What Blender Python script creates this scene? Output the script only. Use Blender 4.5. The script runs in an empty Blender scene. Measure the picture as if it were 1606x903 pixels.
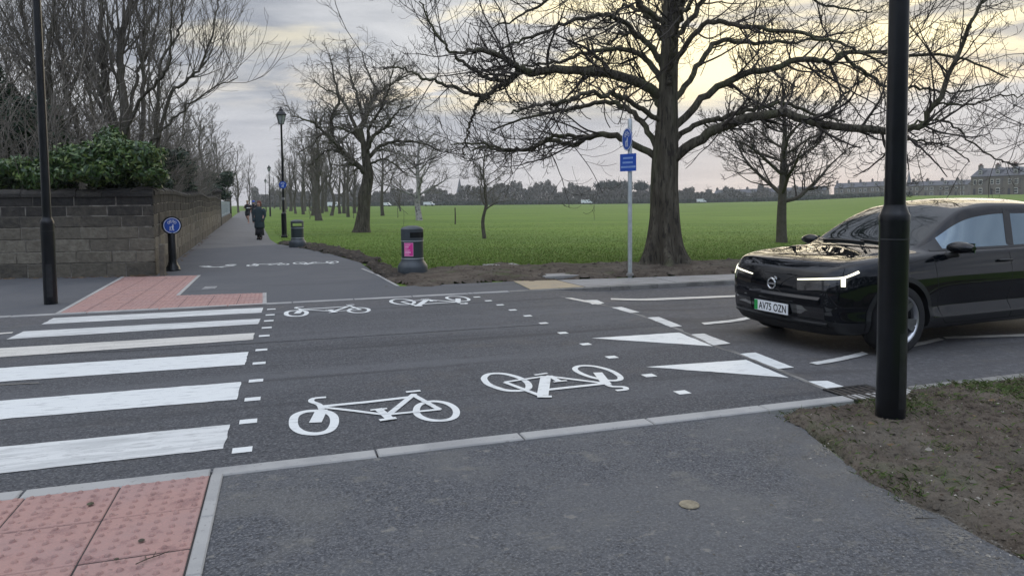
import bpy, bmesh, math, random
import numpy as np
from mathutils import Vector, Matrix, noise
from mathutils.bvhtree import BVHTree

# ------------------------------------------------------------------ camera, world, sun, exposure
S = bpy.context.scene
C = S.collection
CAM_H = 1.5
FPX, CX, CY = 1117.0, 803.0, 380.5
PITCH = math.atan(64.5 / FPX)
ROLL = 0.0094
F_ = np.array([0, math.cos(PITCH), -math.sin(PITCH)])
_R0 = np.array([1.0, 0, 0]); _U0 = np.array([0, math.sin(PITCH), math.cos(PITCH)])
R_ = _R0 * math.cos(ROLL) - _U0 * math.sin(ROLL)
U_ = _U0 * math.cos(ROLL) + _R0 * math.sin(ROLL)
cd = bpy.data.cameras.new("camera"); cam = bpy.data.objects.new("camera", cd); C.objects.link(cam)
M = Matrix(((R_[0], U_[0], -F_[0], 0), (R_[1], U_[1], -F_[1], 0), (R_[2], U_[2], -F_[2], CAM_H), (0, 0, 0, 1)))
cam.matrix_world = M
cd.sensor_fit = 'HORIZONTAL'; cd.sensor_width = 36.0
cd.lens = 36.0 * FPX / 1606.0
cd.shift_y = -(451.5 - CY) / 1606.0
cd.clip_start = 0.05; cd.clip_end = 4000
S.camera = cam
S.view_settings.view_transform = 'Standard'; S.view_settings.look = 'None'
S.view_settings.exposure = 0.5; S.view_settings.gamma = 1.0; S.view_settings.use_curve_mapping = False
S.cycles.max_bounces = 5; S.cycles.diffuse_bounces = 2; S.cycles.glossy_bounces = 3
S.cycles.use_denoising = True

SUN_AZ, SUN_EL = 24.0, 11.0      # degrees to the right of straight ahead (+Y), and above the horizon
W = bpy.data.worlds.new("World"); S.world = W; W.use_nodes = True
nt = W.node_tree; N = nt.nodes; L = nt.links
N.clear()
def wn(t, **k):
    n = N.new(t)
    for a, b in k.items(): setattr(n, a, b)
    return n
out = wn('ShaderNodeOutputWorld')
tc = wn('ShaderNodeTexCoord')
sky = wn('ShaderNodeTexSky', sky_type='NISHITA'); sky.sun_disc = False
sky.sun_elevation = math.radians(SUN_EL); sky.sun_rotation = math.radians(SUN_AZ)
bg1 = wn('ShaderNodeBackground'); bg1.inputs[1].default_value = 0.06
L.new(sky.outputs[0], bg1.inputs[0])
sep = wn('ShaderNodeSeparateXYZ'); L.new(tc.outputs['Generated'], sep.inputs[0])
def wm(op, a, b=None, c=None, clamp=False):
    n = wn('ShaderNodeMath', operation=op, use_clamp=clamp)
    for i, v in enumerate((a, b, c)):
        if v is None: continue
        if isinstance(v, (int, float)): n.inputs[i].default_value = v
        else: L.new(v, n.inputs[i])
    return n.outputs[0]
def wss(v, lo, hi, t0=0.0, t1=1.0):
    n = wn('ShaderNodeMapRange', interpolation_type='SMOOTHSTEP')
    L.new(v, n.inputs[0]); n.inputs[1].default_value = lo; n.inputs[2].default_value = hi
    n.inputs[3].default_value = t0; n.inputs[4].default_value = t1
    return n.outputs[0]
X_, Y_, Z_ = sep.outputs
zc = wm('MAXIMUM', Z_, 0.0)
den = wm('ADD', zc, 0.10)
cmb = wn('ShaderNodeCombineXYZ')
L.new(wm('DIVIDE', X_, den), cmb.inputs[0]); L.new(wm('DIVIDE', Y_, den), cmb.inputs[1])
def wnoise(scale, detail, rough, sx=1.0, sy=1.0, off=0.0, dist=0.0):
    mp = wn('ShaderNodeMapping'); L.new(cmb.outputs[0], mp.inputs[0])
    mp.inputs['Scale'].default_value = (sx, sy, 1); mp.inputs['Location'].default_value = (off, off * .7, off)
    n = wn('ShaderNodeTexNoise'); L.new(mp.outputs[0], n.inputs['Vector'])
    n.inputs['Scale'].default_value = scale; n.inputs['Detail'].default_value = detail
    n.inputs['Roughness'].default_value = rough; n.inputs['Distortion'].default_value = dist
    return n.outputs[0]
def wmix(f, a, b):
    n = wn('ShaderNodeMix', data_type='RGBA')
    if isinstance(f, (int, float)): n.inputs[0].default_value = f
    else: L.new(f, n.inputs[0])
    for i, v in ((6, a), (7, b)):
        if isinstance(v, tuple): n.inputs[i].default_value = (*v, 1)
        else: L.new(v, n.inputs[i])
    return n.outputs[2]
n_big = wnoise(0.55, 6, 0.55, 1.0, 1.0, 3.1, 0.4)
n_mid = wnoise(1.3, 7, 0.6, 0.9, 1.25, 8.4, 0.5)
n_gap = wnoise(0.95, 7, 0.58, 0.75, 1.15, 21.7, 0.6)
cl = wss(wm('ADD', wm('MULTIPLY', n_big, 0.6), wm('MULTIPLY', n_mid, 0.4)), 0.38, 0.64)
grey = wmix(cl, (0.235, 0.255, 0.300), (0.58, 0.585, 0.60))
# low bank near the horizon: even mauve grey
bank = wss(Z_, 0.075, 0.155, 1.0, 0.0)
grey = wmix(wm('MULTIPLY', bank, 0.72), grey, (0.465, 0.468, 0.505))
# warm breaks toward the hidden sun
az = wm('ARCTAN2', X_, Y_)
azw = wss(wm('ABSOLUTE', wm('SUBTRACT', az, math.radians(SUN_AZ))), math.radians(3), math.radians(38), 1.0, 0.0)
elw = wm('MULTIPLY', wss(Z_, 0.105, 0.165), wss(Z_, 0.28, 0.46, 1.0, 0.0))
gap = wss(wm('ADD', n_gap, wm('MULTIPLY', azw, 0.12)), 0.555, 0.67)
wf = wm('MULTIPLY', wm('MULTIPLY', gap, elw), wss(azw, 0.0, 0.5, 0.35, 1.0), clamp=True)
glow = wm('MULTIPLY', wm('MULTIPLY', azw, elw), 0.24)
col = wmix(glow, grey, (0.86, 0.74, 0.50))
col = wmix(wf, col, (1.14, 0.99, 0.62))
# a warm slit lying on top of the bank
slit = wm('MULTIPLY', wss(Z_, 0.118, 0.140), wss(Z_, 0.150, 0.190, 1.0, 0.0))
slit = wm('MULTIPLY', wm('MULTIPLY', slit, wss(n_mid, 0.42, 0.60)), wss(wm('ABSOLUTE', wm('SUBTRACT', az, math.radians(SUN_AZ))), math.radians(20), math.radians(56), 0.85, 0.0))
col = wmix(slit, col, (0.98, 0.80, 0.50))
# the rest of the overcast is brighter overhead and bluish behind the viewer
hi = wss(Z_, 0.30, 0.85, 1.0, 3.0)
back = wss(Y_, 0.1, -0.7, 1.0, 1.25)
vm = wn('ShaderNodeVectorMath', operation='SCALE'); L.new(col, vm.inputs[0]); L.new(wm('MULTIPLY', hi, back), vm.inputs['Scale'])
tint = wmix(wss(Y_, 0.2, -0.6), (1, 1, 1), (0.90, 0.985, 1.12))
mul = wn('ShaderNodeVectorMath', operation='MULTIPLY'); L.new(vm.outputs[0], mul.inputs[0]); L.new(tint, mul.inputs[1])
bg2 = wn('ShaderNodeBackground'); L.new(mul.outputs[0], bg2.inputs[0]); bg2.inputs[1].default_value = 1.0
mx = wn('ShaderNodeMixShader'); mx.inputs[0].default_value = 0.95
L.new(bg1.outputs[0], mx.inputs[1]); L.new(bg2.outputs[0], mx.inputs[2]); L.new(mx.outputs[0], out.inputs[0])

sl = bpy.data.lights.new("sun", 'SUN'); sl.energy = 0.5; sl.angle = math.radians(42); sl.color = (1.0, 0.86, 0.66)
so = bpy.data.objects.new("sun", sl); C.objects.link(so)
_a, _e = math.radians(SUN_AZ), math.radians(SUN_EL)
sd = Vector((math.sin(_a) * math.cos(_e), math.cos(_a) * math.cos(_e), math.sin(_e)))
so.rotation_euler = sd.to_track_quat('Z', 'Y').to_euler()

# ------------------------------------------------------------------ pixel <-> ground helpers
def G(x, y, z=0.0):
    d = F_ + R_ * (x - CX) / FPX - U_ * (y - CY) / FPX
    t = (z - CAM_H) / d[2]
    return np.array([0, 0, CAM_H]) + d * t
def D(x, y, Y):
    d = F_ + R_ * (x - CX) / FPX - U_ * (y - CY) / FPX
    return np.array([0, 0, CAM_H]) + d * Y / d[1]
UD = np.array([0.9515, 0.3075, 0]); UD /= np.linalg.norm(UD)     # along the kerb
VD = np.array([-UD[1], UD[0], 0])                                 # across the road
ROADANG = math.atan2(UD[1], UD[0])
def smooth(t): t = max(0.0, min(1.0, t)); return t * t * (3 - 2 * t)
def terrain(x, y):
    if y < 30: return 0.0
    return 2.3 * smooth((math.atan2(x, y) - 0.28) / 0.26) * smooth((y - 40) / 180)

# ------------------------------------------------------------------ materials
def new_mat(name):
    m = bpy.data.materials.new(name); m.use_nodes = True
    return m, m.node_tree, m.node_tree.nodes['Principled BSDF']
def setp(b, **k):
    for a, v in k.items():
        b.inputs[a.replace('_', ' ')].default_value = v
def plain(name, col, rough=0.6, metal=0.0, var=0.12, scale=6.0, bump=0.0, bscale=60.0, **k):
    m, t, b = new_mat(name)
    n = t.nodes; l = t.links
    tc = n.new('ShaderNodeTexCoord')
    no = n.new('ShaderNodeTexNoise'); no.inputs['Scale'].default_value = scale; no.inputs['Detail'].default_value = 6
    l.new(tc.outputs['Object'], no.inputs['Vector'])
    r = n.new('ShaderNodeValToRGB')
    r.color_ramp.elements[0].position = 0.3; r.color_ramp.elements[1].position = 0.7
    r.color_ramp.elements[0].color = (*[c * (1 - var) for c in col], 1); r.color_ramp.elements[1].color = (*[min(1, c * (1 + var)) for c in col], 1)
    l.new(no.outputs[0], r.inputs[0]); l.new(r.outputs[0], b.inputs['Base Color'])
    setp(b, Roughness=rough, Metallic=metal)
    for a, v in k.items(): b.inputs[a.replace('_', ' ')].default_value = v
    if bump:
        n2 = n.new('ShaderNodeTexNoise'); n2.inputs['Scale'].default_value = bscale; n2.inputs['Detail'].default_value = 4
        l.new(tc.outputs['Object'], n2.inputs['Vector'])
        bp = n.new('ShaderNodeBump'); bp.inputs['Strength'].default_value = bump; bp.inputs['Distance'].default_value = 0.02
        l.new(n2.outputs[0], bp.inputs['Height']); l.new(bp.outputs[0], b.inputs['Normal'])
    return m
def surface(name, base, layers, rough=0.9, rot=0.0, bump=(0.3, 120.0, 0.01), rvar=0.0, spec=0.5, sz=1.0):
    """base colour; layers = [(scale, (sx,sy), lo, hi, colour, amount, detail)] mixed over it by noise"""
    m, t, b = new_mat(name); n = t.nodes; l = t.links
    tc = n.new('ShaderNodeTexCoord')
    cur = n.new('ShaderNodeRGB'); cur.outputs[0].default_value = (*base, 1); cur = cur.outputs[0]
    for i, (sc, (sx, sy), lo, hi, colr, amt, det) in enumerate(layers):
        mp = n.new('ShaderNodeMapping'); l.new(tc.outputs['Object'], mp.inputs[0])
        mp.vector_type = 'TEXTURE' if False else 'POINT'
        mp.inputs['Rotation'].default_value = (0, 0, -rot)
        mp2 = n.new('ShaderNodeMapping'); l.new(mp.outputs[0], mp2.inputs[0]); mp2.inputs['Scale'].default_value = (sx, sy, sz)
        mp2.inputs['Location'].default_value = (i * 3.7, i * 1.3, i * 5.1)
        no = n.new('ShaderNodeTexNoise'); no.inputs['Scale'].default_value = sc; no.inputs['Detail'].default_value = det
        no.inputs['Roughness'].default_value = 0.6
        l.new(mp2.outputs[0], no.inputs['Vector'])
        mr = n.new('ShaderNodeMapRange'); mr.interpolation_type = 'SMOOTHSTEP'; l.new(no.outputs[0], mr.inputs[0])
        mr.inputs[1].default_value = lo; mr.inputs[2].default_value = hi; mr.inputs[4].default_value = amt
        mi = n.new('ShaderNodeMix'); mi.data_type = 'RGBA'; l.new(mr.outputs[0], mi.inputs[0]); l.new(cur, mi.inputs[6])
        mi.inputs[7].default_value = (*colr, 1); cur = mi.outputs[2]
    l.new(cur, b.inputs['Base Color']); setp(b, Roughness=rough, Specular_IOR_Level=spec)
    if bump:
        n2 = n.new('ShaderNodeTexNoise'); n2.inputs['Scale'].default_value = bump[1]; n2.inputs['Detail'].default_value = 3
        mb_ = n.new('ShaderNodeMapping'); mb_.inputs['Scale'].default_value = (1, 1, sz); l.new(tc.outputs['Object'], mb_.inputs[0]); l.new(mb_.outputs[0], n2.inputs['Vector'])
        bp = n.new('ShaderNodeBump'); bp.inputs['Strength'].default_value = bump[0]; bp.inputs['Distance'].default_value = bump[2]
        l.new(n2.outputs[0], bp.inputs['Height']); l.new(bp.outputs[0], b.inputs['Normal'])
    return m
def attr_mat(name, ramp, rough=0.85, bump=0.4, bscale=40, noise_scale=9.0, attr='tone', amt=0.5):
    """colour from a per-face attribute (each stone its own tone) mixed with noise"""
    m, t, b = new_mat(name); n = t.nodes; l = t.links
    at = n.new('ShaderNodeAttribute'); at.attribute_name = attr
    tc = n.new('ShaderNodeTexCoord'); no = n.new('ShaderNodeTexNoise'); no.inputs['Scale'].default_value = noise_scale; no.inputs['Detail'].default_value = 7
    no.inputs['Roughness'].default_value = .65
    l.new(tc.outputs['Object'], no.inputs['Vector'])
    a = n.new('ShaderNodeMath'); a.operation = 'MULTIPLY_ADD'; l.new(no.outputs[0], a.inputs[0]); a.inputs[1].default_value = amt
    l.new(at.outputs['Fac'], a.inputs[2])
    a2 = n.new('ShaderNodeMath'); a2.operation = 'SUBTRACT'; l.new(a.outputs[0], a2.inputs[0]); a2.inputs[1].default_value = amt / 2
    r = n.new('ShaderNodeValToRGB'); e = r.color_ramp.elements
    e[0].position = ramp[0][0]; e[0].color = (*ramp[0][1], 1); e[1].position = ramp[-1][0]; e[1].color = (*ramp[-1][1], 1)
    for p_, c_ in ramp[1:-1]: q = e.new(p_); q.color = (*c_, 1)
    l.new(a2.outputs[0], r.inputs[0]); l.new(r.outputs[0], b.inputs['Base Color']); setp(b, Roughness=rough, Specular_IOR_Level=0.25)
    n2 = n.new('ShaderNodeTexNoise'); n2.inputs['Scale'].default_value = bscale; n2.inputs['Detail'].default_value = 5
    l.new(tc.outputs['Object'], n2.inputs['Vector'])
    bp = n.new('ShaderNodeBump'); bp.inputs['Strength'].default_value = bump; bp.inputs['Distance'].default_value = 0.02
    l.new(n2.outputs[0], bp.inputs['Height']); l.new(bp.outputs[0], b.inputs['Normal'])
    return m
def island_mat(name, cols, rough=0.6, spec=0.4, trans=0.0):
    m, t, b = new_mat(name); n = t.nodes; l = t.links
    g = n.new('ShaderNodeNewGeometry'); r = n.new('ShaderNodeValToRGB'); e = r.color_ramp.elements
    e[0].position = 0; e[0].color = (*cols[0], 1); e[1].position = 1; e[1].color = (*cols[-1], 1)
    for i, c_ in enumerate(cols[1:-1]): q = e.new((i + 1) / (len(cols) - 1)); q.color = (*c_, 1)
    l.new(g.outputs['Random Per Island'], r.inputs[0]); l.new(r.outputs[0], b.inputs['Base Color'])
    setp(b, Roughness=rough, Specular_IOR_Level=spec)
    return m

MT = {}
MT['tarmac_new'] = surface('new_tarmac', (0.044, 0.047, 0.053), [(18, (1, 1), 0.50, 0.64, (0.080, 0.082, 0.088), 0.65, 6), (24, (1, 1), 0.55, 0.68, (0.022, 0.023, 0.026), 0.6, 6), 
    (60, (1, 1), 0.50, 0.62, (0.135, 0.135, 0.14), 0.7, 3), (34, (1, 1), 0.55, 0.72, (0.12, 0.12, 0.115), 0.55, 4), (42, (1, 1), 0.54, 0.64, (0.010, 0.010, 0.012), 0.7, 3), (60, (1, 1), 0.30, 0.45, (0.017, 0.018, 0.02), 0.0, 3),
    (0.5, (0.20, 1.7), 0.45, 0.62, (0.10, 0.103, 0.11), 0.6, 4), (1.7, (1, 1), 0.55, 0.72, (0.095, 0.085, 0.075), 0.35, 8),
    (0.9, (0.10, 3.0), 0.57, 0.66, (0.018, 0.019, 0.022), 0.55, 5), (7, (0.6, 1.2), 0.56, 0.7, (0.02, 0.021, 0.024), 0.4, 6)], rough=0.78, rot=ROADANG, bump=(0.8, 120.0, 0.008))
MT['tarmac_old'] = surface('old_tarmac', (0.068, 0.068, 0.073), [(14, (1, 1), 0.50, 0.64, (0.13, 0.13, 0.135), 0.6, 7), (20, (1, 1), 0.54, 0.68, (0.028, 0.028, 0.030), 0.7, 6), 
    (150, (1, 1), 0.52, 0.68, (0.17, 0.165, 0.16), 0.7, 3), (70, (1, 1), 0.56, 0.68, (0.022, 0.022, 0.024), 0.6, 2),
    (0.8, (0.25, 1.8), 0.45, 0.65, (0.042, 0.04, 0.04), 0.7, 4), (2.5, (1, 1), 0.55, 0.72, (0.12, 0.105, 0.085), 0.4, 8)], rough=0.8, rot=ROADANG, bump=(0.9, 110.0, 0.009))
MT['tarmac_path'] = surface('path_tarmac', (0.068, 0.072, 0.080), [
    (40, (1, 1), 0.50, 0.70, (0.12, 0.12, 0.12), 0.5, 3), (0.6, (1, 1), 0.45, 0.62, (0.088, 0.09, 0.096), 0.6, 5),
    (2.0, (0.4, 1.4), 0.55, 0.72, (0.045, 0.046, 0.05), 0.55, 7), (5, (1, 1), 0.62, 0.74, (0.13, 0.12, 0.105), 0.4, 8)], rough=0.8, rot=ROADANG, bump=(0.5, 170.0, 0.006))
MT['path_far'] = surface('worn_path', (0.125, 0.122, 0.12), [
    (90, (1, 1), 0.5, 0.7, (0.2, 0.19, 0.18), 0.5, 2), (0.8, (1, 1), 0.45, 0.65, (0.09, 0.088, 0.085), 0.6, 6)], rough=0.85, bump=(0.4, 120, 0.006))
MT['pave_near'] = surface('footway_tarmac', (0.054, 0.058, 0.066), [(20, (1, 1), 0.50, 0.64, (0.10, 0.102, 0.108), 0.65, 6), (27, (1, 1), 0.54, 0.68, (0.026, 0.028, 0.031), 0.65, 6), 
    (75, (1, 1), 0.50, 0.62, (0.165, 0.165, 0.168), 0.75, 3), (45, (1, 1), 0.56, 0.72, (0.14, 0.14, 0.135), 0.6, 4), (52, (1, 1), 0.54, 0.64, (0.010, 0.010, 0.012), 0.75, 3), (0.9, (1, 1), 0.44, 0.62, (0.105, 0.106, 0.106), 0.5, 6),
    (3.2, (1.0, 1.5), 0.58, 0.70, (0.17, 0.16, 0.135), 0.45, 9), (14, (1, 1), 0.60, 0.72, (0.26, 0.24, 0.20), 0.45, 8), (1.3, (1, 1), 0.50, 0.68, (0.125, 0.122, 0.112), 0.45, 12)], rough=0.8, rot=ROADANG, bump=(0.6, 170.0, 0.006))
MT['paint'] = surface('road_paint', (0.60, 0.605, 0.585), [
    (3.0, (0.4, 3.5), 0.42, 0.62, (0.40, 0.41, 0.40), 0.75, 9), (16, (0.5, 2.0), 0.54, 0.64, (0.30, 0.30, 0.295), 0.55, 9), (45, (1, 1), 0.60, 0.70, (0.36, 0.36, 0.35), 0.45, 4), (9, (1, 1), 0.68, 0.74, (0.16, 0.16, 0.16), 0.7, 9)], rough=0.55, rot=ROADANG, bump=(0.35, 90, 0.004))
MT['paint_bright'] = surface('fresh_road_paint', (0.66, 0.675, 0.655), [(13, (0.5, 2.0), 0.53, 0.65, (0.38, 0.39, 0.39), 0.6, 10), (38, (1, 1), 0.63, 0.70, (0.14, 0.14, 0.14), 0.6, 8), 
    (5.0, (0.6, 2.0), 0.5, 0.7, (0.62, 0.64, 0.64), 0.5, 8), (60, (1, 1), 0.62, 0.72, (0.45, 0.45, 0.44), 0.35, 4)], rough=0.5, rot=ROADANG, bump=(0.3, 90, 0.004))
MT['paint_worn'] = surface('worn_road_paint', (0.56, 0.54, 0.49), [
    (3.0, (0.5, 3.0), 0.45, 0.62, (0.42, 0.40, 0.36), 0.7, 8), (50, (1, 1), 0.55, 0.68, (0.25, 0.24, 0.23), 0.6, 4)], rough=0.6, rot=ROADANG, bump=(0.35, 90, 0.004))
MT['kerb'] = surface('kerb_concrete', (0.34, 0.335, 0.32), [
    (1.6, (1, 1), 0.45, 0.65, (0.24, 0.24, 0.235), 0.7, 6), (35, (1, 1), 0.58, 0.7, (0.17, 0.165, 0.155), 0.55, 5)], rough=0.85, bump=(0.4, 90, 0.005))
MT['kerb_dark'] = surface('old_kerb_stone', (0.20, 0.195, 0.18), [
    (2.6, (1, 1), 0.42, 0.65, (0.10, 0.095, 0.085), 0.8, 6), (35, (1, 1), 0.58, 0.7, (0.05, 0.05, 0.045), 0.55, 5)], rough=0.88, bump=(0.5, 60, 0.008))
MT['tactile'] = surface('red_tactile', (0.34, 0.205, 0.175), [
    (2.2, (1, 1), 0.42, 0.62, (0.31, 0.20, 0.18), 0.8, 6), (11, (1, 1), 0.52, 0.66, (0.20, 0.115, 0.105), 0.7, 8), (30, (1, 1), 0.62, 0.70, (0.09, 0.07, 0.062), 0.6, 6), (120, (1, 1), 0.5, 0.68, (0.5, 0.25, 0.22), 0.4, 2)], rough=0.8, bump=(0.5, 120, 0.005))
MT['flag_buff'] = surface('buff_flags', (0.36, 0.29, 0.19), [(3, (1, 1), 0.45, 0.65, (0.27, 0.24, 0.19), 0.6, 6), (40, (1, 1), 0.55, 0.7, (0.2, 0.18, 0.14), 0.4, 3)], rough=0.85)
MT['flag_grey'] = surface('grey_flags', (0.27, 0.265, 0.255), [(2.2, (1, 1), 0.45, 0.65, (0.2, 0.19, 0.175), 0.7, 6), (30, (1, 1), 0.55, 0.7, (0.13, 0.12, 0.11), 0.4, 3)], rough=0.85)
MT['joint'] = plain('dark_joint', (0.03, 0.028, 0.026), 0.95)
MT['dirt'] = surface('bare_soil', (0.078, 0.062, 0.048), [(26, (1, 1), 0.52, 0.62, (0.030, 0.024, 0.020), 0.75, 8), 
    (3.0, (1, 1), 0.42, 0.62, (0.125, 0.105, 0.083), 0.8, 8), (14, (1, 1), 0.55, 0.68, (0.042, 0.034, 0.027), 0.8, 8), (45, (1, 1), 0.62, 0.72, (0.19, 0.17, 0.14), 0.45, 5),
    (1.4, (1, 1), 0.56, 0.68, (0.062, 0.078, 0.032), 0.75, 9), (0.7, (1, 1), 0.52, 0.62, (0.105, 0.095, 0.078), 0.5, 8)], rough=0.95, bump=(1.0, 45, 0.02), spec=0.2)
MT['soil_dark'] = surface('dark_turned_soil', (0.040, 0.034, 0.028), [
    (8.0, (1, 1), 0.45, 0.62, (0.07, 0.058, 0.046), 0.7, 8), (40, (1, 1), 0.6, 0.72, (0.02, 0.018, 0.015), 0.7, 5)], rough=0.95, bump=(1.0, 40, 0.03), spec=0.2)
MT['field'] = surface('park_grass', (0.102, 0.170, 0.025), [
    (0.06, (0.5, 1.6), 0.42, 0.60, (0.130, 0.200, 0.031), 0.8, 5), (0.32, (0.35, 1.7), 0.45, 0.60, (0.066, 0.118, 0.020), 0.6, 7),
    (2.6, (0.4, 1.6), 0.50, 0.66, (0.14, 0.165, 0.050), 0.55, 8), (12, (1, 1), 0.46, 0.66, (0.062, 0.120, 0.018), 0.4, 6)], rough=0.9, bump=(0.5, 22, 0.02), spec=0.15)
MT['grass_blade'] = island_mat('grass_blades', [(0.085, 0.145, 0.022), (0.105, 0.175, 0.027), (0.135, 0.195, 0.034), (0.18, 0.175, 0.065)], 0.7, 0.2)
MT['verge_blade'] = island_mat('verge_grass', [(0.05, 0.085, 0.022), (0.075, 0.12, 0.03), (0.10, 0.12, 0.045), (0.17, 0.15, 0.09)], 0.8, 0.2)
MT['bark'] = surface('bark', (0.076, 0.066, 0.050), [
    (11, (1, 1), 0.45, 0.60, (0.125, 0.112, 0.085), 0.85, 8), (16, (1, 1), 0.52, 0.60, (0.030, 0.026, 0.022), 0.85, 6), (1.2, (1, 1), 0.46, 0.62, (0.098, 0.105, 0.055), 0.65, 5)], rough=0.92, bump=(1.0, 20, 0.06), spec=0.2, sz=.16)
MT['twig'] = plain('twigs', (0.050, 0.041, 0.035), 0.85, var=0.3, scale=3)
MT['twig_soft'] = plain('pale_twigs', (0.15, 0.132, 0.110), 0.9, var=0.3, scale=1.2)
MT['bark_soft'] = surface('grey_bark', (0.105, 0.092, 0.075), [(5, (1, 1), 0.45, 0.62, (0.07, 0.07, 0.045), 0.7, 7), (20, (1, 1), 0.55, 0.66, (0.04, 0.036, 0.03), 0.7, 6)], rough=0.92, bump=(0.8, 26, 0.03), spec=0.2)
MT['bark_birch'] = surface('birch_bark', (0.30, 0.285, 0.26), [(4, (1, 1), 0.50, 0.62, (0.07, 0.06, 0.055), 0.85, 7)], rough=0.85, bump=(0.5, 26, 0.02))
MT['black'] = plain('black_painted_steel', (0.005, 0.006, 0.008), 0.28, var=0.35, scale=9, bump=0.05, bscale=14, Specular_IOR_Level=0.35)
MT['black_worn'] = plain('scuffed_black_steel', (0.013, 0.014, 0.016), 0.40, var=0.5, scale=14, bump=0.12, bscale=30)
MT['galv'] = plain('galvanised_steel', (0.42, 0.45, 0.46), 0.5, metal=0.6, var=0.15, scale=12)
MT['steel'] = plain('weathered_steel', (0.25, 0.25, 0.25), 0.6, metal=0.4, var=0.3, scale=10)
MT['blue'] = plain('sign_blue', (0.008, 0.075, 0.42), 0.45, var=0.05)
MT['white'] = plain('sign_white', (0.78, 0.80, 0.82), 0.45, var=0.05)
MT['paleblue'] = plain('faded_letter_blue', (0.30, 0.45, 0.75), 0.5, var=0.05)
MT['bin'] = plain('dark_grey_plastic', (0.042, 0.052, 0.060), 0.48, var=0.25, scale=5, bump=0.08, bscale=20)
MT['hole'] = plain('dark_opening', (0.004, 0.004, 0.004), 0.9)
MT['pink'] = plain('pink_paper', (0.72, 0.035, 0.29), 0.6, var=0.05)
MT['pinkpale'] = plain('pale_print', (0.85, 0.42, 0.62), 0.6, var=0.05)
MT['stone'] = attr_mat('sandstone_blocks', [(0.0, (0.020, 0.019, 0.018)), (0.30, (0.044, 0.040, 0.035)), (0.55, (0.092, 0.082, 0.065)), (0.80, (0.142, 0.126, 0.098)), (1.0, (0.21, 0.19, 0.15))], bump=1.0, bscale=16, amt=.8)
MT['mortar'] = surface('lime_mortar', (0.24, 0.22, 0.185), [(3, (1, 1), 0.42, 0.58, (0.07, 0.062, 0.052), 0.9, 7)], rough=0.95, bump=(0.5, 50, 0.01))
MT['laurel'] = island_mat('laurel_leaves', [(0.018, 0.042, 0.013), (0.034, 0.078, 0.018), (0.062, 0.120, 0.026), (0.15, 0.20, 0.05)], 0.38, 0.5)
MT['dark_leaf'] = island_mat('dark_evergreen_leaves', [(0.010, 0.024, 0.012), (0.018, 0.042, 0.018), (0.03, 0.06, 0.024)], 0.5, 0.4)
MT['ivy_dark'] = MT['dark_leaf']
MT['farwood'] = island_mat('far_bare_wood', [(0.10, 0.094, 0.080), (0.125, 0.115, 0.098), (0.095, 0.097, 0.078), (0.15, 0.136, 0.118)], 0.95, 0.1)
MT['farwood_dark'] = island_mat('far_conifer', [(0.06, 0.07, 0.055), (0.08, 0.09, 0.07)], 0.95, 0.1)
MT['hwall'] = surface('house_stone', (0.16, 0.14, 0.118), [(0.5, (1, 1), 0.45, 0.62, (0.11, 0.098, 0.085), 0.7, 6)], rough=0.9, bump=None)
MT['hroof'] = surface('slate_roof', (0.095, 0.098, 0.108), [(0.8, (1, 1), 0.45, 0.62, (0.07, 0.072, 0.08), 0.7, 6)], rough=0.7, bump=None)
MT['hwin'] = plain('house_glass', (0.03, 0.035, 0.04), 0.15)
MT['hframe'] = plain('white_joinery', (0.65, 0.64, 0.60), 0.6)
MT['fencepaint'] = plain('pale_blue_railing_paint', (0.30, 0.36, 0.39), 0.55, var=0.2, scale=3)
MT['vanwhite'] = plain('white_van_paint', (0.75, 0.76, 0.77), 0.4, var=0.04)
MT['pebble'] = island_mat('pebbles', [(0.07, 0.065, 0.06), (0.14, 0.125, 0.10), (0.22, 0.20, 0.17), (0.42, 0.39, 0.34)], 0.85, 0.3)
MT['deadleaf'] = island_mat('dead_leaves', [(0.035, 0.022, 0.014), (0.09, 0.055, 0.03), (0.16, 0.11, 0.06)], 0.8, 0.3)

# ------------------------------------------------------------------ mesh helpers
def meta(o, label=None, cat=None, group=None, kind=None):
    if label: o['label'] = label
    if cat: o['category'] = cat
    if group: o['group'] = group
    if kind: o['kind'] = kind
    return o
def mesh_np(name, V, Q, mat, parent=None, smooth=False, k=4):
    """V (n,3) float, Q (m,k) int"""
    me = bpy.data.meshes.new(name)
    V = np.asarray(V, dtype=np.float32); Q = np.asarray(Q, dtype=np.int32)
    me.vertices.add(len(V)); me.vertices.foreach_set('co', V.ravel())
    me.loops.add(Q.size); me.loops.foreach_set('vertex_index', Q.ravel())
    me.polygons.add(len(Q)); me.polygons.foreach_set('loop_start', np.arange(0, Q.size, Q.shape[1], dtype=np.int32))
    if smooth: me.polygons.foreach_set('use_smooth', np.ones(len(Q), dtype=bool))
    me.update(calc_edges=True)
    if mat: me.materials.append(mat)
    o = bpy.data.objects.new(name, me); C.objects.link(o)
    if parent: o.parent = parent
    return o
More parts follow.
